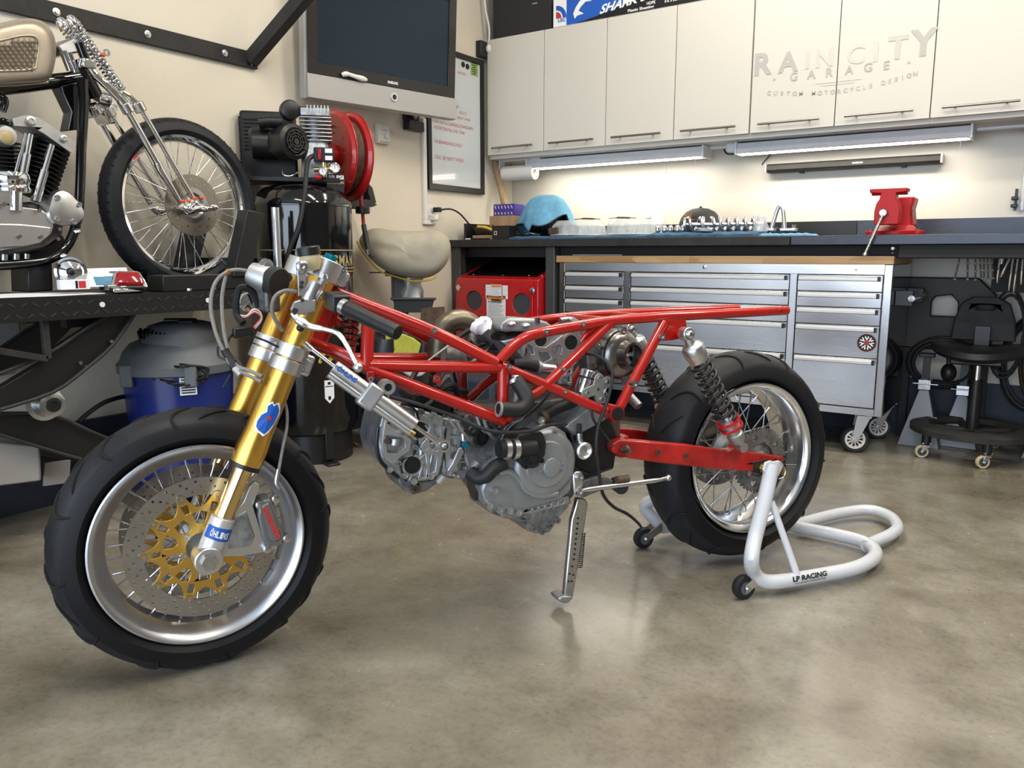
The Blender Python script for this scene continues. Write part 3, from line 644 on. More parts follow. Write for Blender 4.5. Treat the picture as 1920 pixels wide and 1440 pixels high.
b = B().prism([[(-2.758, BT+.028), (-2.738, BT+.028), (-2.738, BT+.05), (-2.758, BT+.05)], [(-2.755, BT+.031), (-2.755, BT+.047), (-2.741, BT+.047), (-2.741, BT+.031)]], V((0, 3.8993, 0)), XA, ZA, 0, .0005)
part('print', b, 'ink_white', t, smooth=0)
t = thing('paper_scrap', 'tiny white item lying in front of the flat cardboard box', 'scrap', (-2.955, 3.92, BT)); part('scrap', B().box((-2.955, 3.90, BT+.006), (.03, .02, .008)), 'paper', t, bevel=.002)
# helmet-like black object under a blue towel
t = thing('black_helmet', 'glossy black motorcycle headlight fairing hidden under the light blue towel', 'fairing', (-2.53, 4.12, BT))
part('shell', B().ball((-2.53, 4.12, BT+.115), .115, (1.15, 1.0, 1.0), 24), 'black_gloss', t)
part('visor_trim', B().tube([(-2.60, 4.015, BT+.03), (-2.55, 4.0, BT+.035), (-2.50, 4.0, BT+.03)], .01, sm=4), 'chrome', t)
cx, cy = -2.52, 4.11; rr = []
prf = [(.02, .262), (.06, .258), (.10, .235), (.13, .19), (.15, .14), (.165, .085), (.172, .06)]
for j, (r, z) in enumerate(prf):
    ring = []
    for k in range(48):
        a = 2*PI*k/48; w_ = (j/6)**2
        rad = r*(1+.10*w_*math.sin(4*a+.6)+.05*w_*math.sin(9*a)); zz = z+.035*w_*math.sin(3*a+2.4)+(.05 if math.cos(a+.9) > .75 else 0)*w_
        ring.append(V((cx+rad*math.cos(a)*1.02, cy+rad*math.sin(a)*.95, BT+zz)))
    rr.append(ring)
b = B().rings(rr, caps=False); b.fc([b.bm.verts[k] if False else v for k, v in enumerate(list(b.bm.verts)[:48])])
ob = one('blue_towel', b, 'blue_towel', 'light blue shop towel with dark hem draped over a black fairing on the bench', 'towel')
md = ob.modifiers.new('solid', 'SOLIDIFY'); md.thickness = .004
part('hem', B().tube([p+V((0, 0, -.001)) for p in rr[-1]], .0035, 8, closed=True), 'black', ob)
# mats
def mat_cloth(x0, x1, y0, y1, z, th, name, m, lb, seed, cat='towel'):
    random.seed(seed); nx, ny = 30, 8; g = []
    top = []
    for j in range(ny+1):
        row = []
        for i in range(nx+1):
            x = x0+(x1-x0)*i/nx; y = y0+(y1-y0)*j/ny; e = min(i, nx-i, j*1.0, ny-j)
            row.append(V((x, y+.004*math.sin(i*.9+seed), z+(th if e > 0 else th*.45)+.0015*math.sin(i*1.3+j))))
        top.append(row)
    b = B(); T = [[b.bm.verts.new(p) for p in r] for r in top]; L = [[b.bm.verts.new(V((p.x, p.y, z))) for p in r] for r in top]
    for j in range(ny):
        for i in range(nx): b.fc([T[j][i], T[j][i+1], T[j+1][i+1], T[j+1][i]]); b.fc([L[j][i], L[j+1][i], L[j+1][i+1], L[j][i+1]])
    for i in range(nx): b.fc([L[0][i], L[0][i+1], T[0][i+1], T[0][i]]); b.fc([T[ny][i], T[ny][i+1], L[ny][i+1], L[ny][i]])
    for j in range(ny): b.fc([L[j][0], T[j][0], T[j+1][0], L[j+1][0]]); b.fc([T[j][nx], L[j][nx], L[j+1][nx], T[j+1][nx]])
    return one(name, b, m, lb, cat, smooth=70)
mat_cloth(-2.64, -1.76, 3.88, 4.28, BT+.001, .018, 'shop_towel', 'blue_mat', 'folded blue towel under the two clear plastic domes on the bench', 2)
mat_cloth(-1.755, -1.20, 3.86, 4.25, BT+.001, .026, 'shop_towel', 'blue_mat', 'thick dark blue towel under the chrome springs on the bench', 5)
mat_cloth(-1.195, -.975, 3.92, 4.2, BT+.001, .014, 'shop_towel', 'blue_towel', 'light blue towel under the aluminium loop bracket on the bench', 8)
def dome(cx, lb):
    t = thing('plastic_dome', lb, 'container', (cx, 4.06, BT+.02), 'clear plastic domes on the bench')
    b = B(); n = 72; rr = []
    for (r, z, fl) in ((.165, .0, 0), (.158, .006, .6), (.150, .055, 1), (.140, .068, .2), (.125, .082, 0), (.05, .086, 0)):
        rr.append([V((cx+math.cos(2*PI*k/n)*r*(1+(.018*fl if k % 4 < 2 else -.018*fl)), 4.06+math.sin(2*PI*k/n)*r*(1+(.018*fl if k % 4 < 2 else -.018*fl)), BT+.021+z)) for k in range(n)])
    part('dome', b.rings(rr), 'pvc_clear', t, smooth=20)
    b = B()
    for k in range(9): a = random.uniform(0, 6.28); q = random.uniform(.02, .10); b.cyl((cx+q*math.cos(a), 4.06+q*math.sin(a), BT+.022), (cx+q*math.cos(a)+.01, 4.06+q*math.sin(a), BT+.05), random.uniform(.006, .014))
    part('hardware', b, 'steel', t)
random.seed(3)
dome(-2.275, 'clear ribbed plastic dome on the left half of the blue towel'); dome(-1.92, 'clear ribbed plastic dome on the right half of the blue towel')
b = B()
one('cardboard_scrap', B().box((-2.345, 3.895, BT+.045), (.06, .012, .035), V((1, 0, .1)), YA), 'brown_rust', 'small brown scrap leaning on the left plastic dome', 'scrap', bevel=.001)
for (x, z, s, lb) in ((-2.20, .110, 1, 'dark twig-like wire clip lying on the left plastic dome'), (-1.98, .110, -1, 'dark twig-like wire clip lying on the right plastic dome')):
    one('wire_clip', B().tube([(x-.07, 4.0, BT+z), (x-.02, 4.01, BT+z+.004), (x+.03, 4.0, BT+z+.002), (x+.08, 4.03, BT+z)], [.002, .005, .005, .002], sm=4, seg=8), 'brown_rust', lb, 'clip')
# cap
t = thing('baseball_cap', 'black cap with an orange emblem on the bench behind the springs', 'cap', (-1.60, 4.25, BT+.03))
rr = []
for (r, z) in ((.118, .0), (.118, .035), (.105, .075), (.08, .105), (.045, .122), (.008, .128)): rr.append([V((-1.63+math.cos(2*PI*k/32)*r*(1.0), 4.28+math.sin(2*PI*k/32)*r*.95, BT+.04+z)) for k in range(32)])
part('crown', B().rings(rr), 'black_matte', t); part('button', B().ball((-1.63, 4.28, BT+.17), .008), 'black', t)
b = B().rings([[V((-1.63+math.cos(a)*rad, 4.28+math.sin(a)*rad*.8, BT+.045-.035*(rad-.1)*6*abs(math.sin(a-1.0)))) for a in [R(-75+13*k) for k in range(9)]] for rad in (.105, .15, .185)], closed=False, caps=False)
br = part('brim', b, 'black_matte', t); md = br.modifiers.new('s', 'SOLIDIFY'); md.thickness = .003
b = B(); c0 = V((-1.655, 4.164, BT+.10))
for k in range(12):
    a = 2*PI*k/12; u = XA*math.cos(a)+ZA*math.sin(a)*1.1; b.plate([c0+V((-u.z, 0, u.x))*.005, c0+u*(.03 if k % 2 else .042), c0-V((-u.z, 0, u.x))*.005], V((0, -1, 0)), .0015)
part('emblem', b, 'orange', t, smooth=0)
# chrome springs
def spring(name, a, c, r, wire, turns, m, lb, seg=10):
    t = thing(name, lb, 'spring', a); part('coil', B().helix(V(a), V(c), r, wire, turns, seg, 20), m, t)
    ax = (V(c)-V(a)).normalized(); part('end_cup', B().lathe([(r*.4, 0), (r*1.0, .0), (r*1.02, .012), (r*.4, .014)], V(a)-ax*.006, ax, 28, loop=True), m, t)
    part('rod', B().cyl(V(a), V(c)+ax*.02, r*.3), m, t); return t
zz = BT+.027
spring('chrome_spring', (-1.53, 4.03, zz+.042), (-1.24, 4.08, zz+.040), .033, .0085, 7, 'steel', 'long chrome coil spring shock lying on the dark blue towel, behind')
spring('chrome_spring', (-1.585, 3.95, zz+.040), (-1.44, 3.99, zz+.038), .033, .008, 2.5, 'steel', 'short chrome shock with round end lying in front of the long spring')
t = thing('chrome_part', 'row of small chrome fittings lying at the left end of the dark blue towel', 'fitting', (-1.68, 3.98, zz))
for k in range(5): part('fitting', B().lathe([(.006, 0), (.014, .006), (.017, .02), (.012, .034), (.005, .038)], V((-1.745+.036*k, 3.97+.006*(k % 2), zz)), ZA, 20), 'chrome', t)
one('bearing_strip', B().box((-1.46, 3.90, zz+.010), (.09, .03, .018)), 'chrome', 'small chrome block in front of the coil springs', 'block', bevel=.004)
# plastic bag
rr = []
for (r, z) in ((.035, 0), (.033, .02), (.022, .05), (.026, .07), (.014, .085)): rr.append([V((-1.215+.012*z*30*.1+math.cos(2*PI*k/18)*r*(1+.25*math.sin(5*k+z*80)), 4.02+math.sin(2*PI*k/18)*r, zz+z)) for k in range(18)])
one('plastic_bag', B().rings(rr), 'bag_clear', 'crumpled clear plastic bag standing right of the chrome springs', 'bag')
one('leather_strap', B().tube([(-1.19, 4.06, BT+.02), (-1.17, 4.05, BT+.05), (-1.13, 4.05, BT+.04), (-1.10, 4.06, BT+.022)], .006, sm=5, flat=.5), 'brown_rust', 'brown strap curled beside the plastic bag', 'strap')
# aluminium loop bracket
pts = [PY(u, v, 4.05) for u, v in ((1446, 430), (1452, 410), (1458, 392), (1463, 387), (1468, 392), (1470, 410), (1471, 430))]
t = thing('loop_bracket', 'upright aluminium loop bracket on the light blue towel', 'bracket', pts[0])
part('loop', B().tube(pts, .010, 10, sm=4), 'alu', t)
b = B(); b.box(pts[0]+ZA*-.002, (.04, .05, .012)); part('foot_plate', b, 'alu', t, bevel=.003)
part('foot_plate', B().box(pts[-1]+XA*.02-ZA*.002, (.075, .05, .012)), 'alu', t, bevel=.003)
for dx in (-.006, .045): part('nut', B().cyl(pts[-1]+XA*dx, pts[-1]+XA*dx+ZA*.022, .010, seg=6), 'steel', t)
# ------------------------------------------------------------------ vise
mk('vise_red', (.40, .008, .010), .42, spec=.35)
t = thing('bench_vise', 'red bench vise with a steel bar handle on the right worktop', 'vise', (-.60, 3.98, BT))
X0 = -.618
part('base', B().lathe([(.10, 0), (.10, .018), (.085, .03), (.07, .045), (.055, .05)], V((-.60, 4.02, BT+.001)), ZA, 40), 'vise_red', t, bevel=.002)
for (dx, dy) in ((-.095, -.03), (.095, -.03), (.085, .06), (-.085, .06)):
    part('bolt_lug', B().cyl((-.60+dx, 4.02+dy, BT+.001), (-.60+dx, 4.02+dy, BT+.02), .028), 'vise_red', t, bevel=.003); part('lug_bolt', B().cyl((-.60+dx, 4.02+dy, BT+.02), (-.60+dx, 4.02+dy, BT+.03), .009, seg=6), 'steel', t)
# jaw body outline seen from the front, standing at y 3.87..3.95
ol = [(-.05, .045), (-.052, .10), (-.046, .135), (-.034, .155), (-.030, .180), (-.075, .183), (-.078, .200), (.078, .200), (.075, .183), (.032, .180), (.034, .155), (.046, .135), (.052, .10), (.05, .045)]
part('front_jaw', B().prism([ol], V((X0, 3.94, BT)), XA, ZA, 0, .075), 'vise_red', t, bevel=.008, seg=3)
part('jaw_bar', B().cyl((X0-.072, 3.90, BT+.187), (X0+.072, 3.90, BT+.187), .0145), 'vise_red', t, bevel=.002)
part('bar_end', B().cyl((X0+.072, 3.90, BT+.187), (X0+.075, 3.90, BT+.187), .0142), 'steel', t)
part('rear_jaw', B().prism([[(-.045, .04), (-.05, .12), (-.06, .17), (.06, .17), (.05, .12), (.06, .04)]], V((X0+.03, 4.14, BT)), XA, ZA, 0, .14), 'vise_red', t, bevel=.01, seg=3)
part('badge', B().box((X0+.083, 4.02, BT+.10), (.003, .05, .02)), 'black', t)
c = PY(1655, 400, 3.85); part('screw_head', B().lathe([(.012, -.02), (.0175, -.01), (.0185, .02), (.014, .028)], V((X0-.012, 3.87, BT+.095)), V((0, -1, 0)), 28), 'steel', t)
e = PY(1622, 476, 3.80); part('handle_bar', B().cyl(V((X0-.006, 3.853, BT+.105)), e, .0068), 'steel', t)
part('handle_end', B().cyl(e+V((0, 0, .004)), e-V((0, 0, .008)), .011), 'steel', t, bevel=.003)
# ------------------------------------------------------------------ paper towel + leaning tube
t = thing('paper_towel_roll', 'white paper towel roll hung under the left end of the wall cabinets', 'paper towel', (-2.93, 4.37, 1.40))
part('roll', B().ring(V((-2.98, 4.33, 1.445)), XA, .046, .018, 0, .235, 36), 'white_matte', t); part('core', B().ring(V((-2.982, 4.33, 1.445)), XA, .019, .016, 0, .24, 24), 'cardboard', t)
part('holder_arm', B().bx(-3.01, -3.0, 4.31, 4.36, 1.43, 1.527).bx(-3.01, -2.70, 4.315, 4.355, 1.520, 1.5275).cyl((-3.0, 4.33, 1.445), (-2.73, 4.33, 1.445), .006), 'white', t)
a, c = V((-3.035, 4.44, 1.52)), V((-2.975, 4.30, 1.20))
b = B().cyl(PY(927, 296, 4.33), PY(948, 392, 4.27), .022); one('cardboard_tube', b, 'brown_tube', 'long brown cardboard tube leaning in the corner behind the purple box', 'tube', bevel=.002)
# ------------------------------------------------------------------ mechanic stool
sx, sy = -.235, 4.19
t = thing('mechanic_stool', 'black mechanic stool with low backrest and round wheeled base', 'stool', (sx, sy, 0))
r0 = .225
part('base_ring', B().lathe([(r0-.055, .0), (r0-.045, .022), (r0-.01, .026), (r0+.035, .012), (r0+.035, -.012), (r0-.02, -.016), (r0-.05, -.010)], V((sx, sy, .125)), ZA, 64, loop=True), 'black_dusty', t)
for k in range(5):
    a = R(250)+2*PI*k/5; u = V((math.cos(a), math.sin(a), 0)); part('spoke_arm', B().box(V((sx, sy, .12))+u*(r0*.45), (r0*.8, .045, .022), u, V((-u.y, u.x, 0))), 'black_dusty', t, bevel=.006)
for (px, py, ya) in ((-.455, 3.985, 200), (-.15, 3.955, 215), (-.01, 4.2, 10), (-.46, 4.30, 150), (-.15, 4.42, 60)):
    v = V((px-sx, py-sy, 0)).normalized()*(r0+.005); q = V((sx, sy, 0))+v
    part('caster_stem', B().cyl(q+ZA*.065, q+ZA*.125, .02), 'black', t, bevel=.002); caster(t, q.x, q.y, R(ya), r=.029, w=.020, top=.075, mats=('amber', 'grey_plastic', 'alu'), off=.016, spokes=8)
part('post', B().cyl((sx, sy, .12), (sx, sy, .36), .027), 'black', t); part('gas_rod', B().cyl((sx, sy, .36), (sx, sy, .46), .014), 'chrome', t)
part('seat_mount', B().bx(sx-.11, sx+.10, sy-.09, sy+.09, .435, .465), 'black', t, bevel=.008)
b = B(); rr = []
for (s_, z) in ((.55, .465), (.9, .47), (1.0, .490), (.97, .515), (.8, .525), (.4, .515)):
    rr.append([V((sx+math.cos(2*PI*k/36)*.20*s_, sy-.02+math.sin(2*PI*k/36)*.18*s_*(1-.10*math.cos(4*PI*k/36)), z+(.014*math.cos(4*PI*k/36)*s_))) for k in range(36)])
part('seat', b.rings(rr), 'black', t)
bp = lambda x, z: (x, z)
bl = [(-.135, .0), (-.125, .10), (-.10, .175), (-.055, .205), (.055, .205), (.10, .175), (.125, .10), (.135, .0)]
part('backrest', B().prism([bl, [(-.045, .155), (-.03, .168), (.03, .168), (.045, .155), (.03, .145), (-.03, .145)]], V((sx, sy+.17, .53)), XA, ZA, 0, .03), 'black_dusty', t, bevel=.01)
part('back_strut', B().bx(sx-.03, sx+.03, sy+.10, sy+.175, .455, .60), 'black', t)
# ------------------------------------------------------------------ jack stands under the bench
def jack(x, y, lb, s=1.0, flag=False):
    t = thing('jack_stand', lb, 'jack stand', (x, y, 0), 'jack stands under the bench')
    w = .085*s; h = .25*s
    b = B().rings([[V((x+i*w*1.0, y+j*w*1.0, .0)) for i, j in ((-1, -1), (1, -1), (1, 1), (-1, 1))], [V((x+i*.022, y+j*.022, h)) for i, j in ((-1, -1), (1, -1), (1, 1), (-1, 1))]])
    part('body', b, 'grey_steel', t, bevel=.003); part('collar', B().bx(x-.028, x+.028, y-.028, y+.028, h, h+.05), 'steel', t, bevel=.002)
    part('ratchet_post', B().bx(x-.016, x+.016, y-.016, y+.016, h+.05, h+.16), 'black', t); part('saddle', B().bx(x-.035, x+.035, y-.02, y+.02, h+.16, h+.18), 'black', t, bevel=.004)
    part('release_handle', B().cyl((x-.05, y-.03, h+.03), (x+.06, y-.03, h+.03), .004), 'steel', t)
    if flag:
        n = V((.97, 0, .25)); part('warning_sticker', B().box(V((x+w*.62, y-w*.64, h*.36)), (.022, .001, .10), V((.95, .28, 0)).normalized(), V((-.28, .95, .0)).normalized()), 'ink_white', t, smooth=0)
jack(-.46, 4.33, 'grey jack stand with a white sticker under the bench, left of the stool post', 1.1, True)
jack(-.30, 4.41, 'grey jack stand directly behind the stool post'); jack(.06, 4.36, 'grey jack stand under the bench at the right photo edge', 1.1)
# ------------------------------------------------------------------ hanging things under the right worktop
def hang(u, v0, v1, u1, lb, kind=0, y=3.95):
    a = PY(u, v0, y); c = PY(u1, v1, y); d = (c-a).normalized()
    t = thing('t_handle_wrench' if kind == 0 else 'hand_tool', lb, 'wrench' if kind == 0 else 'tool', c, 'chrome tools hanging under the right worktop')
    if kind == 0:
        part('shaft', B().tube([a+ZA*.03, a, c], .0036, 8), 'tool_steel', t); L = (c-a).length
        for f in (.45, .70, .97): part('collar', B().cyl(a+d*L*f, a+d*L*(f+.05), .006, seg=8), 'steel', t)
    else:
        part('shaft', B().tube([a+ZA*.02, a, (a+c)/2], .0045, 8), 'steel', t); part('grip', B().tube([(a+c)/2, c-d*.02, c], [.007, .009, .006], 10), 'tool_steel', t)
    return t
for i, (u, u1, v1, w_) in enumerate(((1803, 1790, 524, 'leftmost, tilted'), (1815, 1814, 524, 'second from the left'), (1829, 1829, 525, 'third from the left'), (1836, 1840, 522, 'fourth from the left'), (1845, 1845, 523, 'fifth from the left'), (1851, 1853, 524, 'sixth from the left'), (1858, 1862, 522, 'seventh from the left'))):
    hang(u, 466, v1, u1, 'thin chrome bar wrench hanging under the right worktop, ' + w_)
for i, (u, u1, v1, w_) in enumerate(((1875, 1869, 531, 'just right of the row of seven'), (1894, 1876, 520, 'slanting left'), (1900, 1891, 545, 'long, near the middle of the bunch'), (1909, 1900, 548, 'longest with a yellowish tip'), (1918, 1914, 534, 'at the very photo edge'))):
    hang(u, 482, v1, u1, 'thick chrome hand tool hanging at the right end, ' + w_, 1)
p = PY(1880, 468, 3.95); one('metal_funnel', B().lathe([(.045, .02), (.04, .0), (.01, -.03), (.006, -.06)], p, ZA, 24), 'alu_dull', 'small metal funnel hung among the tools under the right worktop', 'funnel')
def coil(cx, cz, rx, rz, n, y, m, lb, wire=.009, name='hose_coil'):
    pts = []
    for i in range(n*24+1):
        a = 2*PI*i/24; k = 1+.06*math.sin(i*.13)-.03*(i//24); pts.append(V((cx+rx*k*math.cos(a), y-.012*(i//24)-.004*math.sin(a*2), cz+rz*k*math.sin(a))))
    return one(name, B().tube(pts, wire, 8), m, lb, 'hose')
coil(-.40, .40, .15, .12, 4, 4.43, 'rubber', 'black hose coiled under the bench right of the tool chest')
coil(-.02, .42, .13, .22, 3, 4.47, 'rubber', 'black hoses hanging in loops behind the stool post')
coil(.02, .44, .09, .20, 2, 4.40, 'machine_brown', 'dull red-brown hose hanging in a loop behind the stool')
one('dark_backing', B().bx(-.22, 1.4, 4.30, 4.325, .76, .974), 'black_matte', 'black board added under the bench to darken the space behind the chrome tools', 'board', bevel=.002)  # added board, darkens the wall that shows behind the tools
coil(.10, .50, .10, .24, 2, 4.46, 'black_matte', 'black cable loop added to deepen the dark at the right photo edge under the bench', .007)  # extra cable, put in to make the space under the bench darker
coil(-.14, .56, .07, .20, 2, 4.38, 'black_matte', 'narrow black cable loop added to deepen the dark behind the stool backrest', .007)  # second extra cable, likewise added for darkness
t = thing('workshop_machine', 'dark machine frame with a rounded opening standing under the bench', 'machine', (-.40, 4.30, 0))
o_ = PY(1752, 527, 4.3)
part('frame_plate', B().prism([[(-.60, .46), (-.60, .82), (-.28, .82), (-.20, .74), (-.20, .46)], [(-.475, .63), (-.475, .70), (-.46, .725), (-.39, .735), (-.36, .70), (-.36, .63)]], V((0, 4.49, 0)), XA, ZA, 0, .04), 'machine_brown', t, bevel=.006)
part('foot', B().bx(-.585, -.55, 4.45, 4.49, 0, .47), 'black_matte', t)
part('foot', B().bx(-.24, -.205, 4.45, 4.49, 0, .47), 'black_matte', t)
t = thing('blower_nozzle', 'black rounded tool head hanging under the coiled hose', 'tool', (-.33, 4.33, .30)); part('head', B().ball((-.36, 4.30, .37), .035, (1, 1, 1.3)), 'black', t); part('stem', B().cyl((-.36, 4.30, .4), (-.37, 4.30, .47), .010), 'black', t)
t = thing('spray_cup', 'white plastic pot on the dark shelf under the bench', 'cup', (-.43, 4.28, .0)) if False else None
# ================================================================== MOTORCYCLE LIFT
XL = -2.50
L = lambda u, v, x=XL: PX(u, v, x)
t = thing('motorcycle_lift', 'black scissor lift table with diamond-plate skirt along the left wall', 'lift', (-2.76, 1.2, 0))
yE = 2.10
b = B().bx(-3.02, XL-.003, -.35, yE, .785, .803); part('deck', b, 'black', t, bevel=.002)
b = B().bx(XL-.003, XL, -.35, yE, .735, .8055)
sk = part('side_skirt', b, 'black', t)
b = B(); k = 0
y = .85
while y < yE-.02:
    for j in range(2):
        z = .752+.034*j; yy = y+.0165*j; s = 1 if (k+j) % 2 else -1
        d = V((0, .85, .53*s)).normalized(); b.box((XL+.0006, yy, z), (.020, .005, .0022), d, V((0, -d.z, d.y)), XA)
    y += .033; k += 1
tag(part('tread_pattern', b, 'black_dusty', sk), kind='stuff')
b = B().bx(-3.02, -3.017, -.35, yE, .74, .785); part('side_skirt', b, 'black', t)
part('end_skirt', B().bx(-3.02, XL, yE-.003, yE, .74, .8055), 'black', t)
for u, v in ((192, 571), (390, 563)):
    p = L(u, v, XL+.0015); part('skirt_hole_plug', B().cyl(p-XA*.002, p+XA*.001, .0085, seg=18), 'white_matte', t)
def arm(pts, x, th, nm='scissor_arm', m='black'):
    part(nm, B().plate([L(u, v, x) for u, v in pts], XA, th), m, t, bevel=.004)
arm([(222, 580), (258, 579), (240, 612), (213, 645), (160, 692), (100, 735), (0, 768), (-60, 780), (-60, 745), (0, 727), (83, 677), (90, 663), (160, 617)], -2.56, .035)
arm([(107, 585), (156, 584), (133, 617), (90, 660), (40, 685), (0, 705), (-60, 725), (-60, 690), (0, 655), (40, 628)], -2.90, .035)
arm([(-60, 770), (0, 775), (43, 778), (97, 778), (133, 788), (173, 810), (205, 823), (215, 850), (160, 863), (80, 840), (0, 815), (-60, 800)], -2.62, .035)
arm([(-60, 790), (60, 800), (120, 800), (180, 830), (230, 870), (200, 880), (100, 860), (-60, 830)], -2.94, .035)
# flanges that stiffen the arms
def flange(p, x, r=.006): part('arm_flange', B().tube([L(u, v, x) for u, v in p], r, 6, sm=3), 'black_dusty', t)
flange([(258, 580), (213, 645), (160, 692), (100, 735), (0, 768)], -2.545); flange([(222, 582), (160, 617), (90, 663), (0, 700)], -2.545); flange([(0, 775), (97, 778), (173, 810), (205, 823)], -2.605); flange([(0, 815), (80, 840), (160, 863)], -2.605)
for (u, v) in ((206, 640), (160, 688), (148, 680)): p = L(u, v, -2.556); part('arm_bolt', B().cyl(p, p+XA*.012, .006, seg=6), 'steel', t)
a, c = L(84, 585, -2.53), L(86, 673, -2.53); part('stop_bar', B().box((a+c)/2, (.02, .02, (a-c).length)), 'black_dusty', t, bevel=.002)
a, c = L(-50, 650, -2.53), L(88, 673, -2.53); part('stop_bar', B().box((a+c)/2, ((a-c).length, .02, .02), (c-a).normalized(), XA), 'black_dusty', t, bevel=.002)
p = L(95, 758, -2.56)
part('pivot_roller', B().lathe([(.0, -.05), (.052, -.05), (.056, -.035), (.044, -.03), (.038, .0), (.040, .012), (.030, .016), (.0, .016)], p, XA, 40), 'steel', t)
part('roller_seal', B().lathe([(.0, .016), (.023, .016), (.023, .020), (.012, .021), (.012, .018), (0, .018)], p, XA, 30), 'black', t)
for y in (.45, .95): part('floor_rail', B().bx(-3.0, -2.55, y-.03, y+.03, .0, .05), 'black', t, bevel=.003)
for x in (-2.98, -2.58): part('floor_rail', B().bx(x-.03, x+.03, -.3, 1.0, .001, .06), 'grey_paint', t, bevel=.003)
for x in (-2.9, -2.62): part('arm_foot', B().bx(x-.02, x+.02, .85, 1.0, .05, .30), 'black', t, bevel=.003); part('arm_top', B().bx(x-.02, x+.02, 1.30, 1.5, .70, .786), 'black', t)
# wheel clamp on the deck
t = thing('wheel_chock', 'black upright wheel clamp on the lift deck gripping the chrome-spoked wheel', 'wheel chock', (-2.75, 1.95, .806))
for x, dx in ((-2.58, 0), (-2.92, 0)):
    pts = [PX(u, v, -2.58) for u, v in ((428, 519), (459, 519), (488, 400), (455, 393))]
    b = B().prism([[(p.y, p.z) for p in pts]], V((x-.03, 0, 0)), YA, ZA, 0, .06); part('upright', b, 'black', t, bevel=.004)
part('base', B().bx(-2.96, -2.54, 1.62, 2.26, .806, .838), 'black', t, bevel=.003) if False else part('base', B().bx(-2.96, -2.70, 1.62, 2.08, .804, .828).bx(-2.66, -2.56, 1.62, 2.26, .804, .860).bx(-2.98, -2.90, 1.62, 2.26, .804, .86), 'black', t, bevel=.003)
part('cross_bar', B().bx(-2.95, -2.55, 2.02, 2.06, .88, .92), 'black', t, bevel=.003)
for y in (1.70, 1.80, 1.92, 2.02): part('bolt', B().cyl((-2.53, y, .806), (-2.53, y, .814), .009, seg=6), 'steel', t)
# handle tube standing at the deck end
p = L(521, 500, -2.62)
one('clamp_handle', B().ring(V((p.x, p.y, .86)), ZA, .0165, .013, 0, 1.12-.86, 24), 'alu', 'plain aluminium tube standing upright behind the gold fork', 'tube', smooth=40)
# ------------------------------------------------------------------ clutter on the deck
t = thing('round_headlight', 'round chrome headlight in a dark bucket lying on the lift deck', 'headlight', (-2.72, 1.25, .806))
o = L(133, 510, -2.66); ax = V((.85, -.45, .1)).normalized()
part('bucket', B().lathe([(.0, -.16), (.03, -.13), (.046, -.08), (.048, -.02), (.048, 0)], o, ax, 36), 'black_gloss', t)
part('lens', B().lathe([(.0, .012), (.022, .008), (.038, .0), (.039, -.01)], o+ax*.002, ax, 36), 'chrome', t)
part('rim', B().lathe([(.039, -.010), (.048, -.008), (.048, .005), (.040, .006)], o+ax*.004, ax, 36, loop=True), 'chrome', t); part('bulb_holder', B().ball(o+ax*.012, .014), 'black', t)
False and one('metal_can', B().cyl(L(85, 541, -2.70)-V((0, 0, .003)), L(85, 541, -2.70)+V((0, 0, .16)), .060, seg=32), 'black', 'black round can standing on the deck left of the round headlight', 'can', bevel=.004)
z = .806
def sheet(name, px, zz, m, lb, cat='paper', th=.0015):
    pts = [G(u, v, zz) for u, v in px]; return one(name, B().plate(pts, ZA, th), m, lb, cat, smooth=0)
b = B().plate([V((-2.66, 1.00, z+.006)), V((-2.53, 1.02, z+.004)), V((-2.51, 1.24, z+.010)), V((-2.54, 1.40, z+.005)), V((-2.63, 1.36, z+.008)), V((-2.70, 1.2, z+.010))], ZA, .002)
one('paper_sheet', b, 'paper', 'crumpled white paper lying on the lift deck below the red-white carton', 'paper', smooth=0)
t = thing('parts_carton', 'small white carton with red and black print on the lift deck', 'box', (-2.58, 1.28, z+.012))
o = L(138, 535, -2.57); X_ = V((.25, .97, 0)).normalized(); Y_ = V((-X_.y, X_.x, 0))
part('carton', B().box(V((o.x, o.y, z+.033)), (.085, .045, .030), X_, Y_), 'paper', t, bevel=.001)
b = B(); f = V((o.x, o.y, z+.033))-Y_*.0228+X_*.02
b.box(f, (.02, .0006, .022), X_, Y_); part('red_print', b, 'ink_red', t, smooth=0); b = B(); b.box(f-X_*.016+Y_*.0001, (.007, .0006, .024), X_, Y_); part('black_print', b, 'ink_black', t, smooth=0)
t = thing('license_plate', 'small licence plate in a clear sleeve behind the carton on the deck', 'licence plate', (-2.70, 1.45, z))
c = L(195, 520, -2.66); X_ = V((.15, .98, .02)).normalized(); N_ = V((.8, -.1, .58)).normalized(); Y_ = N_.cross(X_).normalized()
part('plate', B().box(c, (.17, .075, .003), X_, Y_), 'whiteboard', t, bevel=.001); part('blue_band', B().box(c-Y_*.015+X_*.02+X_.cross(Y_)*.002, (.11, .035, .001), X_, Y_), 'blue_towel', t, smooth=0)
b = B(); b.text('70', c+X_*.045-Y_*.008+X_.cross(Y_)*.003, X_, Y_, .03, .045, .02); part('digits', b, 'ink_blue', t, smooth=0)
one('clear_sleeve', B().plate([L(130, 528, -2.60), L(150, 517, -2.60), L(172, 506, -2.62), L(178, 513, -2.62), L(160, 527, -2.6), L(140, 533, -2.6)], XA, .001), 'bag_clear', 'crumpled clear plastic sleeve leaning on the round headlight', 'plastic sleeve', smooth=0)
t = thing('tail_light', 'chrome tail light with a red lens on the lift deck edge', 'tail light', (-2.58, 1.42, z))
c = L(241, 527, -2.57); X_ = V((.35, .93, 0)).normalized(); N_ = V((.80, -.3, .55)).normalized(); Y_ = N_.cross(X_).normalized(); X_ = Y_.cross(N_).normalized()
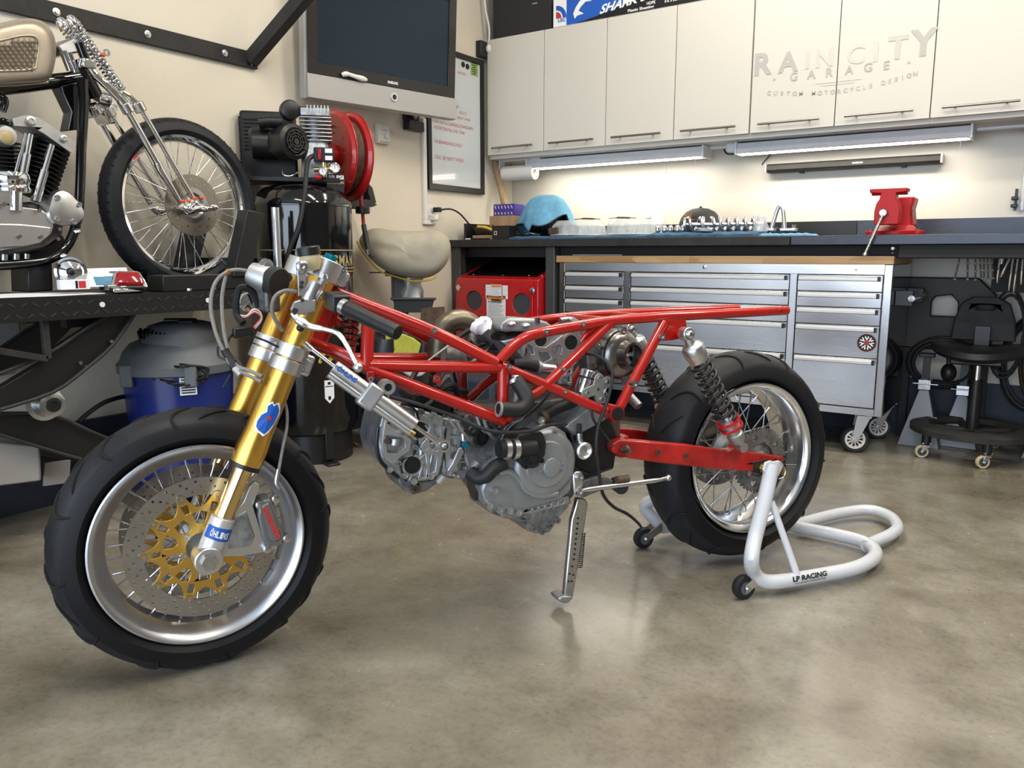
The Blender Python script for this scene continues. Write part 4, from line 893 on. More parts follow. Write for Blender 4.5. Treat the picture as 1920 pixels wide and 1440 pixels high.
shape = lambda s, h: [c+X_*(a*s)+Y_*(bb*s)+N_*h for a, bb in ((-.050, -.026), (.050, -.026), (.054, -.015), (.040, .030), (.030, .036), (-.030, .036), (-.040, .030), (-.054, -.015))]
part('housing', B().rings([shape(.85, -.045), shape(1.05, -.02), shape(1.08, .0), shape(.98, .006)]), 'chrome', t, bevel=.002)
part('lens', B().rings([shape(.86, .004), shape(.84, .012), shape(.6, .018)]), 'lens_red', t, bevel=.002)
part('foot', B().box(V((c.x-.02, c.y-.01, z+.008)), (.06, .10, .014)), 'chrome', t, bevel=.003)
one('small_mirror_clip', B().box(L(215, 537, -2.58)*1, (.03, .06, .012)), 'alu_dull', 'small dull metal clip lying left of the red tail light', 'clip', bevel=.003)
# ------------------------------------------------------------------ things under and beside the lift
t = thing('grey_machine_box', 'beige-grey sheet metal box standing on the floor under the lift, lower left', 'box', (-2.80, .95, 0))
part('box', B().plate([L(-80, 822, -2.66), L(78, 835, -2.66), L(80, 902, -2.66), L(-80, 922, -2.66)], XA, .25), 'silver_plastic', t, bevel=.01)
t = thing('sheet_metal_panel', 'small shiny sheet metal panel leaning under the lift arms', 'panel', L(110, 900, -2.72))
part('panel', B().plate([L(84, 868, -2.72), L(133, 862, -2.72), L(131, 905, -2.72), L(82, 912, -2.72)], XA, .01), 'silver_plastic', t, bevel=.002)
one('grey_floor_case', B().plate([L(-80, 560, -2.98), L(35, 600, -2.98), L(44, 640, -2.98), L(30, 700, -2.98), L(-80, 720, -2.98)], XA, .04), 'silver_plastic', 'pale rounded panel against the left wall behind the scissor arms', 'panel', bevel=.004)
one('drain_hose', B().tube([L(147, 792, -2.70), L(165, 775, -2.74), L(195, 755, -2.78), L(225, 745, -2.84), L(245, 742, -2.86)], .0085, 10, sm=5), 'rubber', 'black hose arching from the lift arm to the blue vacuum', 'hose')
one('power_cord', B().tube([L(150, 835, -2.9), L(190, 812, -2.95), L(235, 805, -2.95)], .004, 8, sm=4), 'rubber', 'thin black cord lying along the wall base behind the lift', 'cord')
# ------------------------------------------------------------------ wet-dry vacuum
vc = PX(335, 700, -2.74); vx, vy = -2.74, vc.y; VR = .205
t = thing('shop_vacuum', 'blue and grey wet-dry vacuum under the lift by the left wall', 'vacuum', (vx, vy, 0))
dz = lambda v: PX(335, v, -2.74).z
zr = dz(682); zt = dz(602)
part('drum', B().lathe([(VR*.80, .03), (VR*.84, .035), (VR*.97, zr-.02), (VR*.97, zr)], V((vx, vy, 0)), ZA, 48), 'blue_plastic', t)
part('lid', B().lathe([(VR*1.0, zr-.025), (VR*1.04, zr-.02), (VR*1.05, zr+.01), (VR*.98, zr+.025), (VR*.93, zr+.055), (VR*.80, zr+.085), (VR*.62, zr+.10), (VR*.3, zr+.11)], V((vx, vy, 0)), ZA, 48), 'grey_plastic', t)
f = V((.56, -.83, 0)).normalized(); s_ = V((.83, .56, 0)).normalized(); c0 = V((vx, vy, zr))
def hump(w, d, h0, h1, o=V((0, 0, 0))):
    rr = []
    for (k, z) in ((1.0, h0), (.96, (h0*.4+h1*.6)), (.80, h1-.01), (.55, h1)):
        rr.append([c0+o+s_*(math.copysign(abs(math.cos(a))**.7, math.cos(a))*w*k)+f*(math.copysign(abs(math.sin(a))**.7, math.sin(a))*d*k)+ZA*z for a in [2*PI*i/32 for i in range(32)]])
    return B().rings(rr)
hd = part('motor_head', hump(.125, .155, .07, zt-zr, s_*.02), 'grey_plastic', t)
b = B()
for k in range(7): b.box(c0+s_*(-.075+.016*k)+f*.128+ZA*(.128-.001*k), (.007, .03, .032), s_, (f-ZA*.5).normalized())
part('vent_slots', b, 'black', hd, smooth=0)
part('handle', B().box(c0+s_*.02+ZA*(zt-zr+.004), (.12, .03, .016), s_, f).box(c0+s_*.06+f*.05+ZA*(zt-zr-.006), (.06, .012, .03), s_, f), 'black', hd, bevel=.006)
for a in (-.11, .12): part('latch', B().box(c0+s_*a*1.0+f*math.sqrt(max(0, (VR*1.05)**2-a*a))-ZA*.02, (.045, .02, .08), s_, f), 'grey_plastic', t, bevel=.005)
# lugs and cord wrap
b = B(); pts = [];
for i in range(80):
    a = i/80*2*PI*3; pts.append(c0+s_*(.085+.095*math.cos(a))+f*(.185+.015*math.sin(i)-.25*max(0, .085+.095*math.cos(a)-.1))+ZA*(-.02+.032*math.sin(a)+.006*(i//27)))
part('power_cord', b.tube(pts, .0042, 6), 'black', t)
p = c0+s_*.105+f*(.172)-ZA*.055
lb_ = part('label', B().box(p, (.058, .001, .072), (s_*.86-f*.5).normalized(), (f*.86+s_*.5).normalized()), 'paper', t, smooth=0)
b = B()
for k in range(7): b.box(p+(f*.86+s_*.5).normalized()*.0012+ZA*(.03-.0095*k), (.048, .0006, .0045), (s_*.86-f*.5).normalized(), (f*.86+s_*.5).normalized())
part('print', b, 'ink_black', lb_, smooth=0)
for k in range(4): a = PI/4+k*PI/2; part('wheel', B().cyl((vx+.15*math.cos(a), vy+.15*math.sin(a), .028), (vx+.15*math.cos(a)+.02, vy+.15*math.sin(a), .028), .028), 'black', t)
# ------------------------------------------------------------------ air compressor
cc = PX(568, 400, -2.80); cx, cy = -2.80, cc.y; CR = .215
czf = lambda v: PX(568, v, cx).z
t = thing('air_compressor', 'tall black upright air compressor with a pump on top by the left wall', 'air compressor', (cx, cy, 0))
zs_ = czf(388); z0 = .09
f = V((-FWD.x, -FWD.y, 0)).normalized(); f = V((cx, cy, 0)).normalized()*-1; s_ = V((-f.y, f.x, 0))
if s_.dot(RT) < 0: s_ = -s_
part('tank', B().lathe([(.0, z0-.02), (CR*.6, z0), (CR*.93, z0+.05), (CR, z0+.10), (CR, zs_-.004), (CR*1.012, zs_-.002), (CR*1.012, zs_+.006), (CR*.99, zs_+.02), (CR*.93, zs_+.05), (CR*.78, zs_+.078), (CR*.5, zs_+.095), (0, zs_+.10)], V((cx, cy, 0)), ZA, 56), 'black_gloss', t)
part('base_skirt', B().lathe([(CR*.80, 0), (CR*.86, 0), (CR*.86, .14), (CR*.80, .14)], V((cx, cy, .0)), ZA, 40, loop=True), 'black', t)
for k in range(3):
    a = R(100)+2*PI*k/3; u = V((math.cos(a), math.sin(a), 0)); part('foot', B().box(V((cx, cy, .10))+u*CR*.85, (.05, .04, .16), u, V((-u.y, u.x, 0))).box(V((cx, cy, .006))+u*(CR*.95), (.09, .06, .010), u, V((-u.y, u.x, 0))), 'black', t, bevel=.004)
# lettering wrapped on the tank
def wrap(par, txt, zc, h, a0, a1, m, name='lettering', r=CR+.0012):
    b = B(); n = len(txt)
    for i, ch in enumerate(txt):
        a = R(a0+(a1-a0)*(i+.5)/n); nn = f*math.cos(a)+s_*math.sin(a); tt = s_*math.cos(a)-f*math.sin(a)
        if ch != ' ': b.text(ch, V((cx, cy, zc))+nn*r, tt, ZA, h, abs(R(a1-a0)/n)*r*.86, .03)
    part(name, b, m, par, smooth=0)
zt1 = czf(488)
wrap(t, 'CRAFTSMAN', zt1-.022, .045, -20, 72, 'ink_gold')
for v in (470, 503, 509):
    zz = czf(v); part('gold_stripe', B().rings([[V((cx, cy, z_))+(f*math.cos(R(a))+s_*math.sin(R(a)))*(CR+.0012) for a in range(-60, 95, 6)] for z_ in (zz, zz+.004)], closed=False, caps=False), 'ink_gold', t, smooth=0)
wrap(t, '6 HP 33 GALLON', czf(672), .022, 10, 75, 'yellow')
wrap(t, 'OIL LUBRICATED', czf(658), .013, 10, 75, 'yellow')
b = B(); a = R(22); nn = f*math.cos(a)+s_*math.sin(a); tt = s_*math.cos(a)-f*math.sin(a); o = V((cx, cy, czf(724)))+nn*(CR+.002)
wt = part('warning_tag', B().prism([[(-.022, .05), (.022, .05), (.022, -.03), (0, -.055), (-.022, -.03)]], o, tt, ZA, 0, .0008), 'paper', t, smooth=0)
part('print', B().box(o+ZA*.022+nn*.001, (.036, .004, .0006), tt, ZA).box(o-ZA*.030+nn*.001, (.012, .016, .0006), tt, ZA).box(o+ZA*.036+nn*.001, (.014, .012, .0006), tt, ZA), 'ink_black', wt, smooth=0)
part('yellow_label', B().box(V((cx, cy, zs_+.072))+f*CR*.72-s_*.02, (.075, .05, .001), s_, (f-ZA*.55).normalized()), 'ink_gold', t, smooth=0)
ZP = zs_+.10
A = lambda u, v, d=0: hit(u, v, V((cx, cy, 0))+f*d, f)
part('platform', B().box(V((cx, cy, ZP+.010))-s_*.06, (.44, .22, .02), s_, f), 'black', t, bevel=.003)
# belt guard with louvres
g0, g1 = A(449, 208, -.10), A(560, 342, -.10)
w_ = (g1-g0).dot(s_); h_ = g0.z-g1.z
gd = part('belt_guard', B().box((g0+g1)/2, (w_, .07, h_), s_, f), 'black', t, bevel=.012)
b = B()
for k in range(22): b.box(g0+s_*.0-ZA*(.03+(h_-.06)*k/22)+f*.002, (.012, .05, .006), s_, f)
for r in range(2):
    for k in range(9): b.box(g0+s_*(.065)-ZA*(.04+.016*k)+f*.037+s_*.09*r*0, (.10, .004, .007), s_, f)
part('louvres', b, 'black_matte', gd, smooth=0)
# motor
m0, m1 = A(468, 268, .02), A(560, 265, .06); ax = s_*1.0
part('motor_body', B().lathe([(.0, 0), (.055, .0), (.066, .012), (.068, .05), (.068, .19), (.064, .20)], m0-ax*.0, ax, 40), 'black', t)
part('motor_label', B().rings([[m0+ax*h+(f*math.cos(R(a))+ZA*math.sin(R(a)))*.0686 for a in range(-35, 36, 7)] for h in (.085, .14)], closed=False, caps=False), 'paper', t, smooth=0)
fc_ = A(549, 266, .12); fx = (f*.8+s_*.6).normalized()
part('fan_housing', B().lathe([(.0, -.09), (.070, -.08), (.077, -.03), (.074, .012), (.058, .022), (.05, .018), (.0, .016)], fc_, fx, 40), 'black', t)
b = B()
for r in (.022, .034, .046): b.lathe([(r-.0025, .018), (r+.0025, .018), (r+.0025, .027), (r-.0025, .027)], fc_, fx, 32, loop=True)
x_, y_, _ = frame_from(fx)
for k in range(10): a = 2*PI*k/10; u = x_*math.cos(a)+y_*math.sin(a); b.box(fc_+u*.036+fx*.025, (.034, .004, .004), u, fx)
b.lathe([(.0, .018), (.013, .018), (.013, .028), (0, .028)], fc_, fx, 20)
part('fan_grille', b, 'black_gloss', t)
part('capacitor_cover', B().tube([A(485, 230, .09), A(505, 228, .09), A(530, 229, .09)], .036, 16, flat=.75), 'black', t)
# pump
pc = A(595, 330, .03); P0 = V((pc.x, pc.y, 0)); 
zc = lambda v: A(595, v, .03).z
part('crankcase', B().rings([[P0+s_*(x*.065*k)+f*(y*.06*k)+ZA*z for x, y in ((-1, -.7), (-.7, -1), (.7, -1), (1, -.7), (1, .7), (.7, 1), (-.7, 1), (-1, .7))] for k, z in ((1.05, zc(345)), (1.0, zc(300)), (.75, zc(268)), (.70, zc(262)))]), 'cast', t, bevel=.004)
part('cylinder', B().cyl(P0+ZA*zc(270), P0+ZA*zc(222), .045), 'cast_dirty', t)
for k in range(7):
    z = zc(266)+(zc(224)-zc(266))*k/6; part('cooling_fin', B().box(P0+ZA*z, (.135, .12, .005), s_, f), 'alu', t, bevel=.002)
part('cylinder_head', B().box(P0+ZA*((zc(221)+zc(206))/2), (.125, .11, zc(206)-zc(221)), s_, f), 'cast', t, bevel=.004)
for k in range(7): part('head_fin', B().box(P0+ZA*((zc(214)+zc(203))/2)+s_*(.055-.0145*k), (.005, .115, zc(202)-zc(216)), s_, f), 'alu', t, bevel=.001)
af = A(543, 207, .06); part('air_filter', B().lathe([(.0, -.03), (.036, -.03), (.042, -.02), (.042, .02), (.030, .028), (.0, .028)], af, (f+s_*.2), 32), 'black', t, bevel=.002); part('filter_neck', B().cyl(af, P0+ZA*zc(212), .022), 'black', t)
# switch and gauges
sw = A(607, 291, .13); part('pressure_switch', B().box(sw, (.085, .05, .06), s_, f), 'black', t, bevel=.005)
part('switch_lever', B().box(sw-s_*.018+f*.03-ZA*.002, (.012, .015, .042), s_, f), 'red_gloss', t, bevel=.003)
for dz_ in (.016, -.014): part('switch_label', B().box(sw+s_*.02+f*.0256+ZA*dz_, (.03, .001, .018), s_, f), 'paper', t, smooth=0)
for (u, v, r) in ((627, 315, .022), (605, 321, .019)):
    q = A(u, v, .15); gx = (f+s_*(.35 if u > 620 else .0)).normalized(); ga = part('gauge', B().lathe([(.0, -.02), (r, -.018), (r, .008), (r*.86, .010), (r*.86, .006)], q, gx, 28, caps=False), 'chrome', t)
    part('gauge_face', B().cyl(q+gx*.002, q+gx*.005, r*.86), 'paper', ga); part('needle', B().box(q+gx*.006+ZA*r*.2, (.0015, .001, r*.8), s_, f), 'black', ga)
b = B().cyl(sw-ZA*.03, sw-ZA*.09, .012); b.cyl(A(588, 318, .13), A(632, 316, .13), .010); part('manifold', b, 'brass', t)
part('red_knob', B().cyl(A(590, 332, .14), A(603, 332, .14), .012), 'red_gloss', t, bevel=.003)
n0_, n1_ = A(611, 322, .10), A(645, 360, .10)
sp = part('front_plate', B().plate([A(611, 327, .10), A(640, 325, .10), A(647, 340, .10), A(645, 362, .10), A(613, 350, .10)], f, .004), 'black', t, bevel=.001)
part('lettering', B().text('150 PSI', A(628, 336, .102), s_, ZA, .017, .075, .03), 'ink_white', sp, smooth=0)
part('lettering', B().text('MAXIMUM', A(629, 345, .102), s_, ZA, .012, .07, .02), 'ink_gold', sp, smooth=0)
b = B().tube([A(592, 291, .13), A(580, 297, .16), A(575, 315, .17), A(571, 364, .20), A(560, 425, .235), A(545, 462, .245), A(536, 500, .245), A(530, 560, .23)], .0105, 12, sm=5)
part('power_cable', b, 'rubber', t)
part('copper_line', B().tube([A(530, 318, .08), A(532, 328, .1), A(545, 330, .1), A(560, 322, .08)], .004, 8, sm=4), 'steel', t)
# ------------------------------------------------------------------ hose reel on the wall
t = thing('hose_reel', 'large red hose reel on a black bracket right of the compressor', 'hose reel', (-2.86, 2.9, 1.2))
rc = PX(630, 289, -2.78); rn = V((.22, .97, .0)).normalized(); RRr = .205
q0 = hit(624, 292, V((-2.80, 2.72, 0)), V((1, 0, 0)))
def disc(o, nm): return part(nm, B().lathe([(.03, .006), (RRr*.62, .006), (RRr*.66, -.010), (RRr*.90, -.012), (RRr*.97, .0), (RRr, .0), (RRr, .006), (RRr*.96, .008), (RRr*.89, -.004), (RRr*.67, -.002), (RRr*.63, .014), (.03, .014)], o, rn, 56, loop=True), 'red_reel', t)
disc(q0, 'reel_disc'); disc(q0+rn*.085, 'reel_disc')
part('hub', B().cyl(q0-rn*.02, q0+rn*.10, .05), 'red_reel', t)
x_, y_, _ = frame_from(rn)
b = B(); 
for k in range(8): a = 2*PI*k/8; b.ball(q0-rn*.003+(x_*math.cos(a)+y_*math.sin(a))*RRr*.55, .005, seg=8)
part('rivets', b, 'steel', t) if False else None
for k in range(8):
    a = 2*PI*k/8; part('rivet', B().ball(q0-rn*.0+(x_*math.cos(a)+y_*math.sin(a))*RRr*.5-rn*-.004, .005, seg=8), 'steel', t)
pts = []
for i in range(24*8):
    a = 2*PI*i/24; lay = i//96; j = (i % 96)/96; j = j if lay == 0 else 1-j; r = RRr*(.68+.09*lay)
    pts.append(q0+rn*(.018+.050*j)+(x_*math.cos(a)+y_*math.sin(a))*r)
part('wound_hose', B().tube(pts, .0115, 8), 'brown_rust', t)
part('wall_bracket', B().plate([PX(646, 350, -2.79), PX(664, 372, -2.79), PX(694, 374, -2.79), PX(708, 384, -2.79), PX(700, 388, -2.79), PX(664, 392, -2.79), PX(652, 375, -2.79)], XA, .02), 'black', t, bevel=.003)
part('wall_bracket', B().plate([PX(693, 345, -2.86), PX(699, 352, -2.86), PX(706, 380, -2.86), PX(698, 382, -2.86), PX(690, 362, -2.86)], XA, .20), 'black', t, bevel=.003)
part('wall_plate', B().bx(WX+.001, WX+.02, 2.75, 3.0, 1.1, 1.5), 'black', t); part('arm', B().bx(WX+.01, -2.80, 2.80, 2.86, 1.20, 1.25), 'black', t)
e = PX(680, 392, -2.74); part('hose_guide', B().cyl(e+ZA*.012, e-ZA*.022, .034, seg=24), 'black', t, bevel=.004)
b = B().tube([PX(673, 330, -2.745), PX(676, 370, -2.74), PX(680, 400, -2.74), PX(682, 425, -2.735)], .0085, 10, sm=4); part('hanging_hose', b, 'red_worn', t)
b = B().tube([PX(682, 422, -2.72), PX(685, 440, -2.70), PX(690, 465, -2.66), PX(698, 482, -2.64)], [.012, .014, .013, .012], 12, sm=4); part('hose_grip', b, 'rubber', t)
part('hose_coupling', B().cyl(PX(688, 467, -2.645), PX(690, 477, -2.645), .008), 'chrome', t)
# ------------------------------------------------------------------ bench grinder under a cover, on a pedestal
t = thing('bench_grinder', 'bench grinder on a dark grey pedestal stand, seen below its tan cover', 'grinder', (-2.80, 3.12, 0))
gx, gy = -2.82, 3.14; dep = V((gx, gy, 0)); gf = (-dep).normalized(); gs = V((-gf.y, gf.x, 0)); gs = gs if gs.dot(RT) > 0 else -gs
Gd = lambda u, v, d=0: hit(u, v, V((gx, gy, 0))+gf*d, gf)
p = Gd(757, 600)
c_ = V((p.x, p.y, 0))
part('column', B().box(c_+ZA*.42-gs*.012, (.075, .06, .80), gs, gf), 'grey_paint', t, bevel=.004); part('base_plate', B().box(c_+ZA*.012, (.32, .32, .022), gs, gf), 'grey_paint', t, bevel=.003)
a, c = Gd(735, 560), Gd(820, 586); part('water_tray', B().rings([[Gd(u, v, d) for u, v, d in q] for q in (((742, 586, .06), (808, 586, .06), (808, 586, -.06), (742, 586, -.06)), ((737, 563, .075), (814, 563, .075), (814, 563, -.075), (737, 563, -.075)), ((732, 562, .085), (818, 562, .085), (818, 562, -.085), (732, 562, -.085)), ((732, 558, .085), (818, 558, .085), (818, 558, -.085), (732, 558, -.085)))]), 'grey_paint', t, bevel=.002)
part('tool_rest', B().box((Gd(693, 510)+Gd(728, 512))/2, (.10, .06, .006), gs, gf), 'grey_paint', t); part('rest_bracket', B().box(Gd(742, 540, .0), (.045, .05, .13), gs, gf), 'grey_paint', t, bevel=.003)
part('grinder_body', B().tube([Gd(722, 500), Gd(740, 500), Gd(775, 500), Gd(800, 500)], [.05, .07, .07, .05], 24, sm=3), 'grey_steel', t)
rr = []
for j, (v, w) in enumerate(((558, .062), (546, .058), (534, .050), (520, .060))): q = Gd(771, v); rr.append([q+gs*(math.cos(2*PI*k/24)*w*(1+.16*math.sin(5*k+j*2)))+gf*(math.sin(2*PI*k/24)*.05*(1+.2*math.sin(7*k+j))) for k in range(24)])
part('rag', B().rings(rr), 'alu_dull', t)
# the cover
ol = [(670, 452), (678, 438), (690, 429), (710, 426), (730, 431), (760, 433), (790, 432), (815, 430), (836, 437), (847, 455), (846, 482), (830, 508), (806, 522), (775, 524), (742, 516), (715, 506), (692, 485), (678, 466)]
rr = []; cu, cv = 762, 475
for (k, d) in ((.30, -.135), (.72, -.125), (.94, -.085), (1.0, -.02), (.985, .05), (.90, .105), (.66, .135), (.30, .145), (.06, .145)):
    rr.append([Gd(cu+(u-cu)*k, cv+(v-cv)*k, d+.010*math.sin(i*1.7+k*9)*k+.012*math.sin(i*.9)*k) for i, (u, v) in enumerate(ol)])
ob = one('dust_cover', B().rings(rr), 'fabric_tan', 'tan fabric cover draped over the bench grinder, yellow piping at its hem', 'cover', sub=2, smooth=80)
part('piping', B().tube([Gd(u, v, .062) for u, v in ((669, 452), (677, 468), (691, 487), (714, 509), (742, 519), (775, 527), (806, 525), (818, 519))], .0045, 8, sm=4), 'yellow', ob)
# trash bin and rag
t = thing('waste_bin', 'dark waste bin lined with a black bag behind the red frame', 'bin', (-2.62, 2.83, 0)); o = V((-2.62, 2.83, 0))
part('bin', B().lathe([(.13, .0), (.135, .01), (.165, .52), (.172, .535), (.160, .54), (.150, .50)], o, ZA, 32, caps=False), 'dark_blue', t)
rr = []
for j, (r, z) in enumerate(((.172, .40), (.178, .50), (.176, .545), (.158, .55), (.10, .50), (.02, .49))): rr.append([o+V((math.cos(2*PI*k/40)*r*(1+.03*math.sin(7*k+j)), math.sin(2*PI*k/40)*r*(1+.03*math.sin(5*k+j)), z+.008*math.sin(3*k+j))) for k in range(40)])
part('bin_bag', B().rings(rr), 'black_bag', t)
q = [hit(u, v, V((-2.50, 2.70, 0)), V((.6, -.8, 0))) for u, v in ((722, 626), (740, 624), (760, 628), (775, 634), (789, 645), (786, 658), (776, 690), (727, 690))]
ob = one('yellow_rag', B().plate(q, V((.6, -.8, 0)), .02), 'lime', 'yellow-green rag hanging over the rim of the black bin', 'rag', bevel=.006)
t = thing('brown_panel', 'brownish board leaning beneath the grinder by the bench post', 'board', Gd(812, 700))
part('board', B().plate([Gd(789, 578, .12), Gd(834, 575, .12), Gd(834, 720, .12), Gd(787, 720, .12)], gf, .015), 'brown_rust', t, bevel=.002)
one('storage_tub', B().bx(-2.55, -2.15, 3.02, 3.30, 0, .34), 'dark_blue', 'dark blue storage tub on the floor behind the red frame', 'tub', bevel=.02)
# blow gun on the floor
t = thing('air_blow_gun', 'air blow gun with black grip and brass-tipped hose lying on the floor', 'air gun', G(640, 828))
part('hose', B().tube([G(600, 822, .012), G(618, 828, .012), G(640, 829, .014), G(655, 832, .012)], .008, 10, sm=4), 'hose_grey', t)
part('coupling', B().cyl(G(652, 831, .013), G(670, 834, .013), .009), 'brass', t); part('nozzle_tip', B().cyl(G(670, 834, .013), G(678, 835, .013), .005), 'steel', t)
part('grip', B().tube([G(628, 820, .02), G(645, 816, .03), G(652, 820, .02)], [.016, .018, .012], 10, sm=3), 'black', t)
# ================================================================== THE SECOND MOTORCYCLE (on the lift)
X2 = -2.80
def P2(u, v, t_=0): return PX(u, v, X2+t_)
wc = PX(343, 386, X2)
t = thing('springer_motorcycle', 'custom motorcycle with bare metal tank and chrome springer fork on the lift', 'motorcycle', (X2, 1.2, .83)); MB2 = t
WR = .325; wc.z = .835+WR-.03 if False else wc.z
def tire_profile(R_, Rr, hw, n=10, sq=2.2):
    p = []
    for i in range(-n, n+1):
        w = i/n; p.append((R_-(R_-Rr-.012)*(1-max(0, 1-abs(w)**sq)**(1/sq))*.92, w*hw))
    return [(Rr-.008, -hw*.55)]+p+[(Rr-.008, hw*.55)]
b = B().lathe(tire_profile(WR, .262, .046), wc, XA, 96, loop=True)
ti = part('tire', b, 'tire', t)
b = B()
for k in range(60):
    a = 2*PI*k/60
    for s in (-1, 1):
        u = YA*math.cos(a)+ZA*math.sin(a); tt = ZA*math.cos(a)-YA*math.sin(a); b.box(wc+u*(WR-.0095)+XA*(.028*s), (.020, .004, .004), (XA*.8*s+tt*.6+u*-.25*1).normalized(), u)
part('tread_blocks', b, 'groove', ti, smooth=0)
tag(bpy.data.objects['tread_blocks'], kind='stuff')
rm = part('rim', B().lathe([(.245, -.020), (.252, -.030), (.268, -.033), (.268, -.029), (.256, -.024), (.250, 0), (.256, .024), (.268, .029), (.268, .033), (.252, .030), (.245, .020), (.238, .010), (.236, 0), (.238, -.010)], wc, XA, 96, loop=True), 'chrome', t)
hb = part('hub', B().lathe([(.012, -.07), (.03, -.07), (.032, -.04), (.022, -.03), (.022, .03), (.032, .04), (.03, .06), (.012, .06)], wc, XA, 28), 'chrome', t)
for k in range(40):
    a = 2*PI*k/40; s = 1 if k % 2 else -1; da = (.22 if (k//2) % 2 else -.22)
    p0 = wc+XA*(.036*s)+(YA*math.cos(a+da*2.2)+ZA*math.sin(a+da*2.2))*.030; p1 = wc+(YA*math.cos(a)+ZA*math.sin(a))*.240
    part('spoke', B().tube([p0, p1], .0016, 6), 'steel', rm)
# brake disc drilled
loops = [circ(0, 0, .115, 56), circ(0, 0, .068, 40)]+[circ(math.cos(2*PI*k/20)*(.098 if k % 2 else .083), math.sin(2*PI*k/20)*(.098 if k % 2 else .083), .0045, 8) for k in range(20)]
bd = part('brake_disc', B().prism(loops, wc+XA*.062, YA, ZA, -.003, .003), 'disc_warm', t)
part('disc_carrier', B().lathe([(.0, .058), (.040, .058), (.048, .066), (.070, .064), (.070, .060), (.046, .054)], wc, XA, 40), 'disc', bd)
axp = wc+XA*.085
# springer fork: near and far pairs
tn, tf = .095, -.095
def legs(t_, du, dv, nm):
    a = P2(233+du, 196+dv, t_); e = P2(338+du*.95, 379+dv*.9, t_)
    part(nm, B().tube([a, P2(297+du, 309+dv, t_)], .0125, 14), 'chrome', t); part(nm, B().tube([P2(295+du, 306+dv, t_), P2(300+du, 318+dv, t_), e], [.0155, .0155, .009], 14), 'chrome', t)
    part('front_leg', B().tube([P2(256+du, 190+dv, t_), P2(362+du*.95, 372+dv*.9, t_)], .0095, 12), 'chrome', t)
legs(tn, 0, 0, 'rear_leg')
off = V((tf-tn, 0, 0))
for (u0, v0, u1, v1, r) in ((233, 196, 338, 379, .0125), (256, 190, 362, 372, .0095)):
    part('far_leg', B().tube([P2(u0, v0, tn)+off, P2(u1, v1, tn)+off], r, 12), 'chrome', t)
# rockers at the axle
for (o_, nm) in ((V((0, 0, 0)), 'axle_rocker'), (off, 'axle_rocker')):
    part(nm, B().tube([P2(340, 386, tn)+o_, P2(352, 394, tn)+o_, P2(375, 390, tn)+o_, P2(402, 392, tn)+o_], [.012, .018, .016, .010], 14, sm=3), 'chrome', t)
for (u, v) in ((342, 377), (354, 377), (365, 372), (378, 371)): p = P2(u, v, tn+.016); part('wax_seal', B().ball(p, .008, (1, 1.2, .8), 10), 'wax_red', t)
for (u, v) in ((338, 391), (360, 381), (378, 392), (397, 389)): p = P2(u, v, tn); part('acorn_nut', B().lathe([(.010, 0), (.010, .012), (.007, .022), (0, .025)], p+XA*.008, XA, 12), 'chrome', t)
# bent upper legs, tree, springs
part('upper_leg', B().tube([P2(160, 112, tn), P2(176, 138, tn), P2(200, 160, tn), P2(222, 182, tn), P2(236, 202, tn)], [.010, .013, .015, .016, .018], 14, sm=5), 'chrome', t)
part('upper_leg', B().tube([P2(228, 172, tn), P2(245, 183, tn), P2(260, 200, tn)], [.009, .010, .012], 12, sm=4), 'chrome', t)
for (u, v) in ((236, 200), (259, 198)): p = P2(u, v, tn); d = (P2(u+5, v+9, tn)-p).normalized(); part('collar', B().cyl(p-d*.012, p+d*.022, .021), 'chrome', t, bevel=.003)
part('top_bridge', B().plate([P2(109, 86, .03), P2(150, 66, .03), P2(163, 78, .03), P2(158, 96, .03), P2(120, 104, .03)], XA, .14), 'alu', t, bevel=.006)
part('leg_clamp', B().tube([P2(148, 80, tn), P2(160, 112, tn)], .015, 12), 'black_gloss', t)
for (u, v) in ((118, 96), (128, 100)): part('stem_bolt', B().tube([P2(u, v, .06), P2(u+14, v+36, .06)], .012, 12), 'chrome', t)
part('leg_knuckle', B().box(P2(163, 120, tn), (.04, .045, .03)), 'chrome', t, bevel=.006)
for (a, c, n_, t_) in (((138, 44), (228, 172), 19, .045), ((119, 48), (165, 112), 10, -.03)):
    p, q = P2(*a, t_), P2(*c, t_); d = (q-p).normalized(); part('fork_spring', B().helix(p, q, .017, .0042, n_, 8, 14), 'chrome', t)
    part('spring_rod', B().cyl(p, q, .008), 'chrome', t); part('spring_cap', B().lathe([(.019, .012), (.019, .0), (.015, -.018), (.008, -.026), (0, -.027)], p, d, 20), 'chrome', t)
p = P2(192, 103, .06); part('red_grommet', B().ball(p, .009, (1, 1.2, .8), 10), 'wax_red', t); p = P2(200, 99, .06); part('eye_bolt', B().lathe([(.006, -.003), (.012, -.003), (.012, .003), (.006, .003)], p, XA, 18, loop=True), 'chrome', t)
part('lower_bearing', B().tube([P2(180, 182, .0), P2(203, 187, 0)], .028, 20), 'chrome', t, bevel=.003)
part('lower_tree', B().plate([P2(168, 205, .0), P2(180, 190, 0), P2(212, 190, 0), P2(222, 200, 0), P2(217, 232, 0), P2(208, 232, 0), P2(195, 210, 0), P2(176, 222, 0)], XA, .09), 'chrome', t, bevel=.006)
